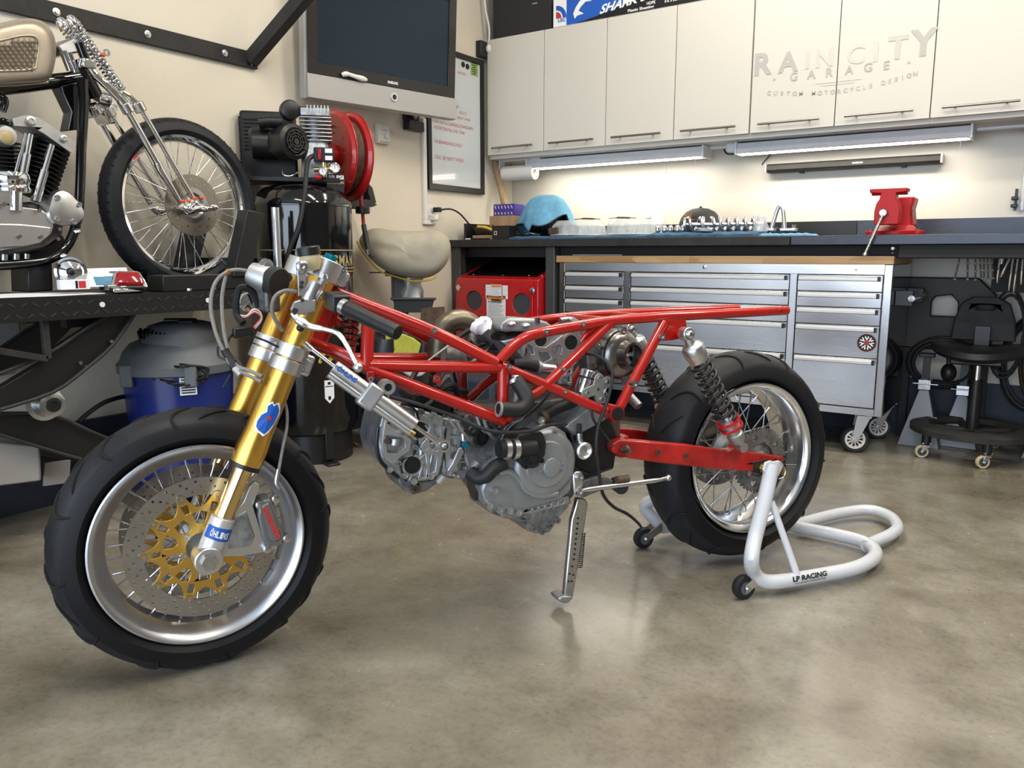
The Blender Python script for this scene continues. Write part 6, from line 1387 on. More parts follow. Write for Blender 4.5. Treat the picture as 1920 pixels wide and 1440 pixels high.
loops = [circ(0, 0, .118, 60), circ(0, 0, .080, 48)]+[circ(.099*math.cos(2*PI*k/24)+.0*k, .099*math.sin(2*PI*k/24), .005, 8) for k in range(24)]
bp_('brake_disc', B().prism(loops, RA-N*.085, nd, N.cross(nd), -.003, .003), 'cast_dirty')
bp_('disc_spider', B().lathe([(.02, -.09), (.082, -.088), (.082, -.083), (.03, -.08)], RA, N, 36, loop=True), 'handle_steel')
q = Q(1437, 877, SW); bp_('rear_axle', B().cyl(RA-N*.16, RA+N*.125, .010), 'steel')
bp_('chain_adjuster', B().lathe([(.0, 0), (.014, .0), (.014, .006), (.011, .006), (.011, .014), (.0, .014)], Q(1429, 877, SW+.002), N, 20), 'brass'); bp_('adjuster_bolt', B().cyl(Q(1472, 873, SW-.012), Q(1492, 873, SW-.012), .0045), 'handle_steel')
# ---- engine
def ep(nm, pts, t_, th, m, bev=.004, par=None, seg=2): return bp_(nm, B().plate([Q(u, v, t_) for u, v in pts], N, th), m, par, bevel=bev, seg=seg)
def boss(u, v, t_, r_, h_=.006, m='cast', par=None, hole=True, nm='casting_boss'):
    q = Q(u, v, t_); pr = [(r_, -.008), (r_, h_), (r_*.55, h_), (r_*.55, h_-.004), (0, h_-.004)] if hole else [(r_, -.008), (r_, h_*.6), (r_*.85, h_), (0, h_)]
    return bp_(nm, B().lathe(pr, q, N, 20), m, par)
def port(u, v, t_, r_, m='cast', par=None, deep=.03):
    q = Q(u, v, t_); k = bp_('port_ring', B().lathe([(r_, -.008), (r_*1.28, -.008), (r_*1.28, .003), (r_, .003)], q, N, 36, loop=True), m, par); bp_('port_bore', B().cyl(q-N*.006, q+N*.0006, r_*1.01), 'groove', k); return k
cc_ = ep('crankcase', [(868, 782), (905, 770), (960, 765), (1010, 752), (1070, 745), (1108, 764), (1146, 786), (1160, 822), (1152, 880), (1108, 896), (1080, 925), (1060, 950), (1000, 962), (925, 950), (905, 920), (880, 890), (868, 850)], .085, .17, 'cast_dirty', .008)
# front (horizontal) cylinder
hd_ = ep('front_head', [(776, 764), (800, 772), (832, 781), (838, 835), (826, 892), (800, 903), (764, 905), (772, 880), (786, 850)], .080, .17, 'cast', .006)
vc_ = ep('valve_cover', [(712, 800), (718, 776), (732, 760), (752, 757), (778, 765), (783, 790), (781, 820), (790, 835), (788, 856), (770, 860), (762, 880), (766, 902), (750, 896), (728, 880), (711, 861), (706, 833)], .078, .165, 'cast', .010, seg=3)
vcg = bp_('cover_gasket', B().tube([Q(u, v, .081) for u, v in ((709, 800), (706, 833), (711, 861), (728, 881), (748, 896))], .004, 8, sm=4), 'black', vc_)
bp_('gasket_seam', B().tube([Q(u, v, .083) for u, v in ((752, 757), (776, 766), (784, 790), (768, 800), (768, 812), (782, 820), (776, 852), (756, 862), (753, 880), (762, 902))], .0028, 6, sm=4), 'groove', vc_)
for (u, v, r_) in ((773, 872, .021), (786, 806, .020)): port(u, v, .082, r_, 'alu_dull', hd_)
for (u, v, r_) in ((797, 840, .011), (812, 780, .010), (823, 788, .009), (818, 843, .010), (776, 902, .008), (808, 892, .009), (845, 842, .008), (731, 880, .007), (802, 786, .010)): boss(u, v, .086, r_, .006, 'alu_dull', hd_)
bp_('oval_boss', B().tube([Q(742, 822, .082), Q(741, 834, .082)], .014, 20), 'cast', vc_); boss(725, 827, .084, .007, .010, 'brown_rust', vc_, False)
for pts in (((795, 840), (812, 830), (838, 838)), ((797, 796), (812, 815), (820, 840)), ((812, 846), (806, 870), (800, 896)), ((833, 800), (826, 830), (822, 880)), ((798, 850), (786, 860))): bp_('head_rib', B().tube([Q(u, v, .083) for u, v in pts], .0045, 8, sm=3), 'cast', hd_)
bl_ = ep('front_cylinder', [(828, 783), (870, 790), (917, 806), (926, 840), (922, 872), (898, 886), (872, 900), (842, 897), (826, 890), (836, 836)], .070, .15, 'cast', .006)
for k in range(5): u = 846+16*k; bp_('cylinder_rib', B().tube([Q(u-2, 797+k*3, .071), Q(u, 838, .071), Q(u-4, 888-k*4, .071)], .0042, 8, sm=2), 'cast', bl_)
for v in (822, 842, 862): bp_('cylinder_rib', B().tube([Q(846, v-4, .071), Q(916, v+2, .071)], .0038, 8), 'cast', bl_)
ep('cam_belt_arm', [(848, 868), (860, 840), (868, 838), (872, 848), (858, 874), (862, 886), (838, 884)], .090, .012, 'alu_dull', .003, bl_)
b = bp_('exhaust_flange', B().plate([Q(u, v, .060) for u, v in ((745, 892), (766, 902), (800, 902), (824, 896), (818, 908), (798, 922), (776, 928), (758, 920), (748, 908))], N, .12), 'cast_dirty', bevel=.008, seg=3)
boss(778, 915, .064, .010, .006, 'brown_rust', b)
bp_('intake_stub', B().cyl(Q(880, 815, .06), Q(900, 821, .10), .026), 'cast'); q = Q(902, 820, .105); bp_('stub_bore', B().ring(q, (N+RT*.5), .021, .013, -.01, .004, 26), 'black'); bp_('stub_dark', B().cyl(q-N*.004, q, .013), 'groove')
bp_('oil_fitting', B().cyl(Q(868, 806, .10), Q(869, 826, .10), .006), 'chrome'); boss(872, 834, .09, .007, .008, 'teal', None, False)
for (u, v, a_) in ((884, 878, 0), (820, 905, 1)): bp_('coolant_fitting', B().cyl(Q(u, v, .085), Q(u+10, v-12, .085), .010, seg=8), 'alu')
def web(nm, outline, holes, t_, m, par, th=.010):
    o = Q(*outline[0], t_); x = nd; y = N.cross(nd); f2 = lambda L_: [((Q(u, v, t_)-o).dot(x), (Q(u, v, t_)-o).dot(y)) for u, v in L_]
    return bp_(nm, B().prism([f2(outline)]+[f2(h) for h in holes], o, x, y, -th, 0), m, par, bevel=.0012, seg=1)
quad = lambda u, v, w, h, s=0: [(u, v), (u+w, v+s), (u+w-1, v+h+s), (u-1, v+h)]
web('cylinder_webbing', [(840, 790), (872, 796), (914, 812), (922, 840), (918, 868), (896, 882), (870, 895), (838, 892), (834, 838)],
    [quad(845+18*i, 800+22*j+3*i, 13, 16, 2) for i in range(4) for j in range(3)]+[quad(846, 868, 12, 14), quad(864, 868, 12, 14)], .080, 'alu_dull', bl_)
web('head_webbing', [(790, 772), (830, 784), (834, 836), (822, 890), (800, 900), (782, 902), (788, 884), (800, 868), (796, 846), (786, 838), (800, 822), (806, 800), (798, 784)],
    [[(812, 795), (826, 798), (825, 822), (814, 812)], [(806, 826), (824, 830), (820, 846), (808, 840)], [(806, 854), (820, 854), (816, 884), (806, 888)], [(792, 876), (800, 874), (799, 894), (790, 896)]], .089, 'alu_dull', hd_)
web('cover_rib_frame', [(722, 790), (735, 768), (752, 764), (768, 770), (772, 790), (762, 800), (762, 816), (772, 826), (768, 846), (750, 858), (738, 872), (722, 862), (716, 834)],
    [[(730, 796), (740, 778), (752, 774), (760, 780), (758, 800), (744, 808)], [(724, 816), (740, 818), (756, 822), (760, 838), (744, 850), (726, 848)]], .086, 'alu_dull', vc_)
for (u, v, r_) in ((754, 812, .007), (748, 868, .006), (760, 892, .007), (790, 772, .007), (840, 800, .006), (902, 806, .007), (912, 860, .007), (880, 892, .006), (856, 893, .007), (930, 790, .008), (940, 806, .008), (950, 792, .007), (888, 800, .006), (778, 838, .006)): boss(u, v, .092, r_, .006, random.choice(['steel', 'cast', 'cast_dirty']))
for k in range(7):
    u0 = 840+k*13; bp_('vacuum_line', B().tube([Q(u0, 782-k, .095), Q(u0+12, 800+(k % 3)*6, .11), Q(u0+30, 812+(k % 2)*10, .10), Q(u0+44, 800, .09)], .0028+.001*(k % 3), 7, sm=4), random.choice(['rubber', 'black', 'hose_grey', 'alu_dull']))
# dark inner clutter above the front cylinder
ep('airbox_base', [(770, 742), (800, 735), (835, 750), (850, 772), (830, 780), (785, 768)], .05, .12, 'fin_dark', .008)
random.seed(11)
for k in range(9):
    u0, v0 = random.uniform(765, 845), random.uniform(705, 765); bp_('fuel_hose', B().tube([Q(u0, v0, .06), Q(u0+random.uniform(10, 50), v0+random.uniform(-30, 10), .03), Q(u0+random.uniform(30, 80), v0+random.uniform(-50, 40), -.02)], random.uniform(.003, .008), 8, sm=4), random.choice(['rubber', 'black', 'hose_grey', 'cast_dirty']))
# alternator/clutch cover
cv = ep('clutch_cover', [(903, 914), (908, 942), (922, 956), (948, 966), (972, 973), (988, 957), (1052, 938), (1074, 920), (1078, 900), (1075, 842), (1062, 812), (1040, 798), (1018, 796), (1000, 810), (960, 850), (930, 868), (912, 892)], .140, .07, 'casting_paint', .010, seg=3)
oc = Q(1020, 868, .140); rx = .086
bp_('cover_dome', B().lathe([(.088, -.02), (.088, .0), (.084, .010), (.074, .016), (.060, .017), (.056, .022), (.0, .023)], oc, N, 56), 'casting_paint', cv)
bp_('cover_ridge', B().tube([Q(u, v, .146) for u, v in ((935, 888), (955, 884), (975, 900), (985, 918), (1010, 930), (1045, 925))], .008, 12, sm=5), 'casting_paint', cv)
ic = Q(1034, 876, .165); bp_('inspection_cap', B().lathe([(.024, -.004), (.024, .004), (.021, .006), (0, .006)], ic, N, 30), 'casting_paint', cv); 
for du in (-21, 21): bp_('cap_lug', B().lathe([(.010, -.006), (.010, .002), (.005, .002), (.005, 0), (0, 0)], Q(1034+du, 876-du*.12, .165), N, 16), 'casting_paint', cv)
for (u, v) in ((927, 920), (917, 948), (936, 956), (955, 957), (1066, 846), (1038, 812), (1015, 843), (972, 960)): boss(u, v, .146, .009, .008, 'alu_dull', cv)
ep('water_pump', [(966, 826), (974, 812), (1000, 806), (1020, 812), (1026, 830), (1024, 852), (1014, 866), (1004, 880), (985, 878), (975, 868), (968, 856)], .178, .05, 'black', .012, seg=3)
bp_('pump_outlet', B().tube([Q(1000, 838, .165), Q(980, 840, .17), Q(935, 842, .17)], .022, 24), 'rubber')
for u in (945, 961): a = Q(u, 841.5, .17); c_ = Q(u+9, 841, .17); bp_('hose_clamp', B().cyl(a, c_, .0245), 'alu'); bp_('clamp_screw', B().box(Q(u+3, 857, .172), (.012, .010, .008), N, ZA), 'steel')
bp_('pump_opening', B().cyl(Q(934, 842, .17), Q(935, 842, .17), .019), 'groove')
for (u, v) in ((985, 874), (1014, 863), (992, 868)): boss(u, v, .18, .007, .006, 'black')
def hose(nm, pts, r_, m='rubber', seg=14): return bp_(nm, B().tube([Q(*p) for p in pts], r_, seg, sm=6), m)
hose('coolant_hose', [(882, 886, .10), (896, 896, .12), (912, 892, .135), (928, 876, .145), (948, 866, .15)], .0175)
q0_, q1_ = Q(905, 908, .09), Q(880, 915, .13); bp_('oil_filter', B().tube([Q(930, 902, .075), Q(884, 916, .075)], .033, 28), 'black', bevel=.004)
# sump
ep('sump', [(918, 952), (950, 958), (990, 955), (1070, 935), (1066, 950), (1045, 975), (1040, 985), (1030, 999), (1012, 1001), (1000, 1000), (986, 994), (982, 982), (968, 976), (940, 970), (920, 962)], .115, .14, 'cast', .007)
sr_ = ep('sump_rib_plate', [(975, 958), (1068, 932), (1072, 944), (982, 968)], .124, .02, 'cast', .002)
web('sump_grid', [(934, 958), (1066, 930), (1068, 943), (1000, 962), (940, 970)], [quad(990+12*i, 951-2.6*i, 8, 8, -2) for i in range(6)], .132, 'alu_dull', sr_)
for k in range(7): u = 985+13*k; bp_('sump_rib', B().box(Q(u, 961-3.7*k, .126), (.006, .008, .028), nd, N), 'cast', sr_)
for (u, v) in ((983, 978), (1000, 990), (1015, 996), (1044, 975), (1030, 984), (936, 960)): boss(u, v, .118, .008, .008, 'cast_dirty')
# gear-change side and swingarm area
ep('chain_guard', [(1066, 800), (1104, 772), (1142, 784), (1160, 822), (1152, 876), (1108, 890), (1080, 874)], .110, .05, 'black', .006)
ep('rear_case', [(1060, 800), (1106, 764), (1142, 774), (1138, 786), (1078, 818)], .125, .05, 'casting_paint', .005)
ep('rear_pillar', [(1128, 772), (1163, 775), (1164, 830), (1160, 850), (1140, 850)], .10, .20, 'brown_rust', .004)
sc_ = Q(1092, 844, .14); b = bp_('clutch_slave', B().lathe([(.0, -.03), (.022, -.03), (.0225, .012), (.018, .015), (.014, .012), (.014, .008), (.010, .008), (0, .010)], sc_, N, 30), 'alu'); bp_('slave_arm', B().tube([Q(1092, 844, .135), Q(1086, 822, .135), Q(1086, 812, .135)], .009, 12), 'steel', b); bp_('bleed_cap', B().cyl(Q(1086, 812, .135), Q(1086, 795, .135), .006), 'rubber', b)
ep('shift_lever', [(1074, 890), (1080, 884), (1090, 884), (1095, 892), (1092, 915), (1094, 926), (1086, 931), (1077, 928), (1076, 912)], .150, .012, 'alu', .003)
for (u, v) in ((1086, 895), (1085, 923)): boss(u, v, .152, .009, .008, 'steel')
bp_('shift_rod', B().tube([Q(1092, 919, .16), Q(1104, 917, .16), Q(1228, 901, .165), Q(1240, 899, .165)], [.004, .0065, .0065, .004], 14), 'alu'); bp_('rod_end', B().ball(Q(1253, 896, .165), .009), 'steel'); bp_('rod_end_shank', B().cyl(Q(1236, 900, .165), Q(1251, 896, .165), .005), 'steel')
ep('peg_bracket', [(1092, 902), (1130, 892), (1160, 905), (1162, 916), (1128, 920), (1094, 934), (1086, 925)], .12, .03, 'cast_dirty', .004); bp_('peg_rubber', B().cyl(Q(1154, 906, .10), Q(1166, 914, .16), .019), 'rubber', bevel=.004); bp_('peg_bolt', B().cyl(Q(1156, 900, .16), Q(1178, 897, .16), .010), 'brown_rust')
# kickstand
ks = ep('kickstand', [(1083, 934), (1096, 934), (1103, 943), (1100, 962), (1097, 985), (1090, 1030), (1080, 1090), (1075, 1122), (1062, 1127), (1058, 1120), (1063, 1070), (1069, 1010), (1072, 975), (1078, 955)], .096, .018, 'steel', .004)
ep('kickstand_foot', [(1047, 1122), (1060, 1117), (1076, 1119), (1070, 1128), (1062, 1132), (1050, 1129)], .105, .05, 'alu_dull', .004, ks)
for k in range(9): u, v = 1084-1.0*k, 972+9.6*k; q = Q(u, v, .0966); bp_('lightening_hole', B().cyl(q-N*.002, q+N*.0003, .0030, seg=12), 'groove', ks)
for (u, v) in ((1073, 1062), (1075, 1078), (1068, 1076), (1072, 1090), (1066, 1090)): q = Q(u, v, .0966); bp_('lightening_hole', B().cyl(q-N*.002, q+N*.0003, .0028, seg=12), 'groove', ks)
bp_('return_spring', B().helix(Q(1094, 1000, .095), Q(1088, 1065, .095), .005, .0014, 18, 6, 10), 'black', ks)
# rear (vertical) cylinder
rc_ = ep('rear_cylinder', [(985, 690), (1010, 672), (1076, 690), (1072, 740), (1060, 800), (1000, 800), (960, 782), (968, 730)], .05, .13, 'cast_dirty', .008)
rh = ep('rear_head', [(940, 640), (985, 628), (1030, 616), (1086, 618), (1094, 640), (1090, 668), (1062, 680), (1075, 690), (1070, 724), (1046, 720), (1030, 690), (1000, 690), (975, 668)], .062, .14, 'cast', .006)
ep('rear_valve_cover', [(937, 612), (945, 602), (956, 596), (1004, 597), (1028, 604), (1040, 616), (1030, 622), (985, 622), (940, 622)], .070, .16, 'casting_paint', .009, seg=3)
for (u, v, r_) in ((1013, 637, .017), (1070, 642, .019)): port(u, v, .064, r_, 'alu_dull', rh)
for (u, v, r_) in ((1038, 655, .010), (1057, 713, .010), (988, 662, .009), (1040, 677, .007)): boss(u, v, .066, r_, .006, 'cast', rh)
for pts in (((1025, 650), (1036, 676)), ((1062, 656), (1040, 676)), ((988, 664), (985, 682)), ((1050, 690), (1070, 688), (1068, 722))): bp_('head_rib', B().tube([Q(u, v, .065) for u, v in pts], .004, 8, sm=0), 'cast', rh)
web('rear_head_webbing', [(985, 634), (1000, 628), (1002, 648), (1022, 652), (1040, 640), (1056, 628), (1060, 655), (1078, 658), (1086, 664), (1062, 676), (1030, 688), (990, 688), (978, 668)],
    [[(990, 645), (998, 650), (1002, 664), (988, 666)], [(1010, 660), (1030, 660), (1034, 672), (1016, 682)], [(1046, 646), (1054, 650), (1052, 664), (1044, 662)]], .072, 'alu_dull', rh)
web('cam_end_webbing', [(1048, 688), (1076, 684), (1073, 722), (1046, 720)], [[(1053, 692), (1062, 690), (1061, 702), (1053, 703)], [(1065, 706), (1071, 705), (1069, 717), (1063, 716)], [(1066, 689), (1072, 688), (1071, 699), (1066, 700)]], .072, 'alu_dull', rh)
for (u, v) in ((958, 607), (985, 610)): bp_('cover_nub', B().ball(Q(u, v, .072), .010, (1.4, 1, .7)), 'alu', rh)
bp_('cover_bolt', B().cyl(Q(1008, 606, .07), Q(1008, 596, .07), .006), 'black')
hose('radiator_hose', [(966, 684, .09), (985, 682, .10), (1008, 688, .10)], .0145); bp_('hose_clamp', B().cyl(Q(1006, 688, .10), Q(1012, 689, .10), .017), 'cast'); bp_('thermostat_pipe', B().cyl(Q(1010, 689, .10), Q(1040, 692, .10), .011), 'alu')
hose('coolant_elbow', [(967, 712, .145), (978, 728, .16), (988, 750, .175), (978, 766, .18), (956, 768, .18), (936, 767, .18)], .0185); bp_('elbow_opening', B().ring(Q(934.5, 767, .18), (Q(934, 767, .18)-Q(945, 768, .18)).normalized(), .0188, .0135, -.004, .001, 24), 'hose_grey'); bp_('elbow_bore', B().cyl(Q(936, 767, .18), Q(934.2, 767, .18), .0135), 'groove')
bp_('hose_adapter', B().cyl(Q(962, 698, .12), Q(970, 722, .15), .017), 'alu'); bp_('hose_clamp', B().cyl(Q(966, 712, .143), Q(968.5, 718, .147), .020), 'steel')
hose('coolant_hose', [(1018, 782, .11), (1040, 768, .10), (1070, 756, .09), (1090, 745, .07)], .014); boss(1014, 788, .12, .010, .006, 'alu'); bp_('pipe_joint', B().cyl(Q(1016, 783, .112), Q(1023, 779, .11), .016), 'brown_rust')
for k in range(5): hose('wiring_loom', [(1035-k*3, 732+k*4, .08), (1010-k*4, 760+k*3, .10), (985-k*3, 782+k*2, .12), (960-k*4, 800, .12), (935+k, 826+k*4, .12), (930, 862, .12)], .0026+.0006*(k % 2), random.choice(['rubber', 'black', 'hose_grey']), 7)
mk('turbo_metal', (.26, .255, .25), .3, 1, var=.15, vs=20)
# turbocharger
tc_ = Q(1158, 664, .03); ta = (N*.96+RT*.22).normalized()
tb_ = bp_('turbocharger', B().lathe([(.0, -.09), (.045, -.085), (.050, -.05), (.064, -.035), (.070, -.015), (.069, .012), (.060, .026), (.050, .032), (.040, .036), (.036, .060), (.0365, .064), (.030, .064), (.027, .045), (.025, .02), (0, .018)], tc_, ta, 56), 'turbo_metal')
bp_('volute_groove', B().lathe([(.067, .0175), (.0685, .0165), (.0660, .0205)], tc_, ta, 56, loop=True), 'groove', tb_); bp_('inlet_bore', B().lathe([(.0295, .060), (.027, .024), (.0, .024)], tc_, ta, 36, caps=False), 'black', tb_); bp_('compressor_nut', B().lathe([(.008, .02), (.008, .038), (.004, .043), (0, .044)], tc_, ta, 14), 'steel', tb_)
x_, y_, _ = frame_from(ta)
for k in range(7): a = 2*PI*k/7; bp_('blade', B().box(tc_+ta*.028+(x_*math.cos(a)+y_*math.sin(a))*.015, (.020, .0015, .010), (x_*math.cos(a)+y_*math.sin(a)), (ta*.8+x_*math.sin(a)*.3).normalized()), 'alu_dull', tb_)
for (u, v) in ((1119, 646), (1165, 622)): boss(u, v, .05, .009, .01, 'steel', tb_)
bp_('turbo_outlet', B().tube([Q(1140, 690, 0), Q(1120, 700, .0), Q(1108, 690, -.02)], .024, 18, sm=4), 'cast_dirty')
ep('turbo_bracket', [(1100, 655), (1112, 640), (1122, 660), (1122, 690), (1102, 700)], .03, .05, 'cast_dirty', .004)
# ignition canister and star plate
bp_('chrome_canister', B().tube([Q(1104, 694, .12), Q(1090, 738, .12)], .021, 26), 'chrome', bevel=.003); bp_('canister_band', B().cyl(Q(1100, 706, .12), Q(1099, 710, .12), .0216), 'black_matte')
def star(c, arms, r_, waist):
    out = []; n_ = len(arms)
    for i, (u, v) in enumerate(arms):
        p = Q(u, v, .150); d = p-c; L_ = d.length; d = d.normalized(); s_ = N.cross(d)
        for k in range(7): a = -PI/2+PI*k/6*1.0; out.append(p+d*(math.cos(a)*r_)+s_*(math.sin(a)*r_))
        p2 = Q(*arms[(i+1) % n_], .150); m_ = ((p-c).normalized()+(p2-c).normalized()); m_ = m_.normalized() if m_.length > .2 else s_; out.append(c+m_*waist)
    return out
c_ = Q(1121, 729, .150); arms = [(1124, 710), (1099, 738), (1127, 748), (1139, 716)]
pr_ = Q(1124, 710, .15)-c_
if N.cross(pr_).dot(Q(1099, 738, .15)-c_) < 0: arms = arms[::-1]
ps = bp_('coil_plate', B().plate(star(c_, arms, .0135, .017), N, .004), 'alu_dull', bevel=.0008)
for (u, v) in ((1124, 709), (1139, 716), (1101, 737), (1128, 748)): bp_('plate_screw', B().lathe([(.0062, 0), (.0055, .004), (0, .005)], Q(u, v, .151), N, 14), 'steel', ps)
bp_('plate_hole', B().cyl(Q(1121, 730, .1502), Q(1121, 730, .1507), .004), 'groove', ps)
# exhaust header, throttle body, rag, odd parts on the far side
bp_('exhaust_header', B().tube([Q(821, 668, -.07), Q(824, 632, -.07), Q(838, 608, -.07), Q(860, 600, -.07), (Q(880, 607, -.07)), Q(890, 626, -.07), Q(888, 660, -.06)], .0285, 20, sm=5), 'header')
bp_('throttle_body', B().tube([Q(906, 612, .0), Q(922, 630, .0), Q(944, 652, .0)], [.030, .030, .034], 24), 'cast_dirty'); boss(929, 630, .034, .011, .008, 'black'); 
for pts in (((880, 660), (905, 645), (935, 655)), ((870, 690), (900, 668), (925, 640)), ((905, 660), (930, 672), (955, 650)), ((880, 640), (900, 655), (940, 640), (950, 660)), ((895, 690), (930, 690), (960, 700))): hose('breather_hose', [(u, v, .02) for u, v in pts], .006, random.choice(['rubber', 'black', 'cast_dirty']), 10)
ep('intake_manifold', [(880, 655), (925, 640), (955, 655), (962, 676), (930, 684), (895, 680), (876, 672)], .01, .12, 'cast_dirty', .01)
bp_('hydraulic_rod', B().tube([Q(802, 677, .04), Q(864, 631, .02)], .0025, 8), 'alu'); bp_('rod_boot', B().tube([Q(858, 634, .02), Q(880, 618, .02)], .006, 10), 'rubber')
bp_('starter_motor', B().tube([Q(832, 664, .0), Q(852, 668, .0), Q(870, 676, .0)], [.022, .021, .016], 20), 'cast_dirty')
hose('breather_pipe', [(1050, 601, -.05), (1070, 599, -.05), (1085, 606, -.02)], .008, 'steel')
rg = []
for j, (v, w_) in enumerate(((626, .010), (618, .024), (608, .022), (600, .018), (596, .010))):
    q = Q(900+j*2, v, .03); rg.append([q+nd*(math.cos(2*PI*k/16)*w_*(1+.3*math.sin(3*k+j)))+N*(math.sin(2*PI*k/16)*w_*(1+.25*math.sin(5*k+j*2)))+ZA*.004*math.sin(4*k+j) for k in range(16)])
rgo = one('white_rag', B().rings(rg), 'paper', 'crumpled white paper rag stuffed in the intake above the red frame', 'rag', smooth=70)
one('white_cloth', B().plate([Q(u, v, -.04) for u, v in ((755, 697), (765, 693), (808, 692), (790, 706), (770, 708))], N, .012), 'paper', 'folded white cloth lying between the frame tubes ahead of the engine', 'rag', bevel=.003)
bp_('drain_pipe', B().cyl(Q(1176, 738, -.02), Q(1198, 762, .02), .0125), 'alu_dull')
# cables
def cab(pts, r_=.0035, m='rubber', f=Q, nm='cable'): return bp_(nm, B().tube([f(*p) for p in pts], r_, 8, sm=6), m)
cab([(722, 742, .13), (782, 757, .15), (860, 784, .16), (921, 808, .19), (990, 809, .20), (1030, 797, .18), (1062, 795, .16)], .0045)
cab([(1108, 752, .152), (1112, 785, .155), (1128, 808, .155), (1142, 826, .155), (1150, 838, .16)], .0035)
cab([(1098, 662, .10), (1130, 672, .14), (1148, 700, .16), (1140, 748, .165), (1122, 798, .165), (1118, 840, .165), (1122, 880, .16)], .0045)
bp_('cable', B().tube([Q(1122, 878, .16), Q(1130, 925, .15), Q(1150, 950, .13), Q(1178, 965, .10), G(1200, 985, .06), G(1207, 1003, .03)], .0045, 8, sm=6), 'rubber')
# ---- steering damper
S0, S1 = Q(622, 692, .150), Q(774, 802, .175); sd = (S1-S0).normalized(); su = N.cross(sd); su = su if su.z > 0 else -su
dm_ = bp_('steering_damper', B().tube([S0+su*.008, S1+su*.008], .0150, 24), 'silver_plastic' if False else 'alu', bevel=.001)
bp_('damper_tube', B().tube([S0-su*.013+N*.004, S1-su*.013+N*.004], .0085, 18), 'alu', dm_); bp_('damper_plug', B().cyl(S1-su*.013+N*.004, S1-su*.013+N*.004+sd*.010, .009), 'brass', dm_)
bp_('damper_rod', B().cyl(Q(573, 646, .135), S0+su*.008, .0045), 'chrome', dm_); bp_('rod_sleeve', B().cyl(Q(570, 644, .135), Q(584, 656, .137), .0075), 'steel', dm_); bp_('damper_rod', B().cyl(S1+su*.006, Q(826, 834, .18), .005), 'chrome', dm_)
bp_('rod_end', B().lathe([(.009, -.006), (.0145, -.006), (.0145, .006), (.009, .006)], Q(832, 836, .18), N, 24, loop=True), 'alu', dm_); bp_('ball_joint', B().ball(Q(832, 836, .18), .009), 'cast', dm_)
mc = S0+(S1-S0)*.46; bp_('damper_clamp', B().box(mc+su*.0, (.040, .058, .040), sd, su), 'alu_dull', dm_, bevel=.006); bp_('clamp_eye', B().lathe([(.009, -.02), (.0165, -.02), (.0165, .012), (.009, .012)], mc+su*.040+sd*.018, N, 26, loop=True), 'alu_dull', dm_); bp_('clamp_pivot', B().cyl(mc+su*.040+sd*.018-N*.02, mc+su*.040+sd*.018+N*.008, .009), 'black', dm_)
bp_('cable_stop', B().lathe([(.005, -.01), (.010, -.01), (.010, .006), (.005, .006)], Q(721, 741, .15), N, 18, loop=True), 'alu_dull')
b = B(); o = S0+sd*.030+N*.0156+su*.008; tt = sd; b.text('ÖHLINS', o-su*.0045, tt, su, .012, .050, .03, shear=.1); bp_('lettering', b, 'ink_blue', dm_, smooth=0)
# ---- clip-on, controls
H0 = K(606, 556, .13); H1 = Q(650, 578, .26); H2 = Q(746, 624, .36); hd2 = (H2-H1).normalized()
bp_('handlebar', B().cyl(H0, H1, .011), 'steel'); 
gr = bp_('grip', B().tube([H1+(H2-H1)*(i/14) for i in range(15)], [.0150+.0007*(i % 2) for i in range(15)], 20), 'grip'); bp_('grip_end', B().cyl(H2, H2+hd2*.002, .011), 'groove', gr); bp_('grip_collar', B().cyl(H1-hd2*.012, H1, .0165), 'steel', gr)
sw_ = H0+(H1-H0)*.62; bp_('switch_housing', B().box(sw_+ZA*.004, (.055, .036, .040), (H1-H0).normalized(), ZA), 'black', bevel=.004)
mcb = K(575, 545, .17)
mb_ = bp_('brake_master', B().tube([K(592, 530, .17), K(580, 556, .17), K(566, 590, .17)], [.015, .016, .012], 18), 'alu'); bp_('master_bracket', B().plate([K(u, v, .185) for u, v in ((546, 580), (552, 566), (570, 560), (592, 562), (592, 584), (566, 590), (550, 590))], NF, .012), 'alu_dull', mb_, bevel=.002)
bp_('bar_clamp', B().tube([K(588, 562, .15), K(604, 528, .15), K(612, 524, .15)], .011, 14, sm=3), 'alu', mb_); bp_('banjo', B().cyl(K(603, 522, .16), K(606, 514, .16), .010, seg=6), 'steel', mb_)
rb = bp_('reservoir_bracket', B().plate([K(u, v, .180) for u, v in ((556, 492), (568, 488), (576, 494), (574, 520), (572, 552), (560, 556), (558, 520))], NF, .006), 'alu_dull', mb_, bevel=.0015)
for (u, v, r_) in ((567, 500, .0125),): q = K(u, v, .182); bp_('bracket_bolt', B().lathe([(r_, -.004), (r_, .003), (r_*.6, .006), (r_*.3, .006), (0, .003)], q, NF, 22), 'steel', rb)
for (u, v) in ((566, 530), (565, 538), (567, 563), (552, 582)): bp_('bolt', B().cyl(K(u, v, .181), K(u, v, .186), .004), 'black', rb)
r0_ = K(583, 494, .14); up_ = (ZA*.97+xr*-.16).normalized()
rs = bp_('fluid_reservoir', B().lathe([(.0, -.016), (.016, -.014), (.0215, .0), (.0225, .016), (.0225, .018)], r0_, up_, 30), 'amber', bevel=0); bp_('reservoir_cap', B().lathe([(.0, .018), (.0245, .018), (.0245, .034), (.022, .036), (.0, .034)], r0_, up_, 36), 'black', rs)
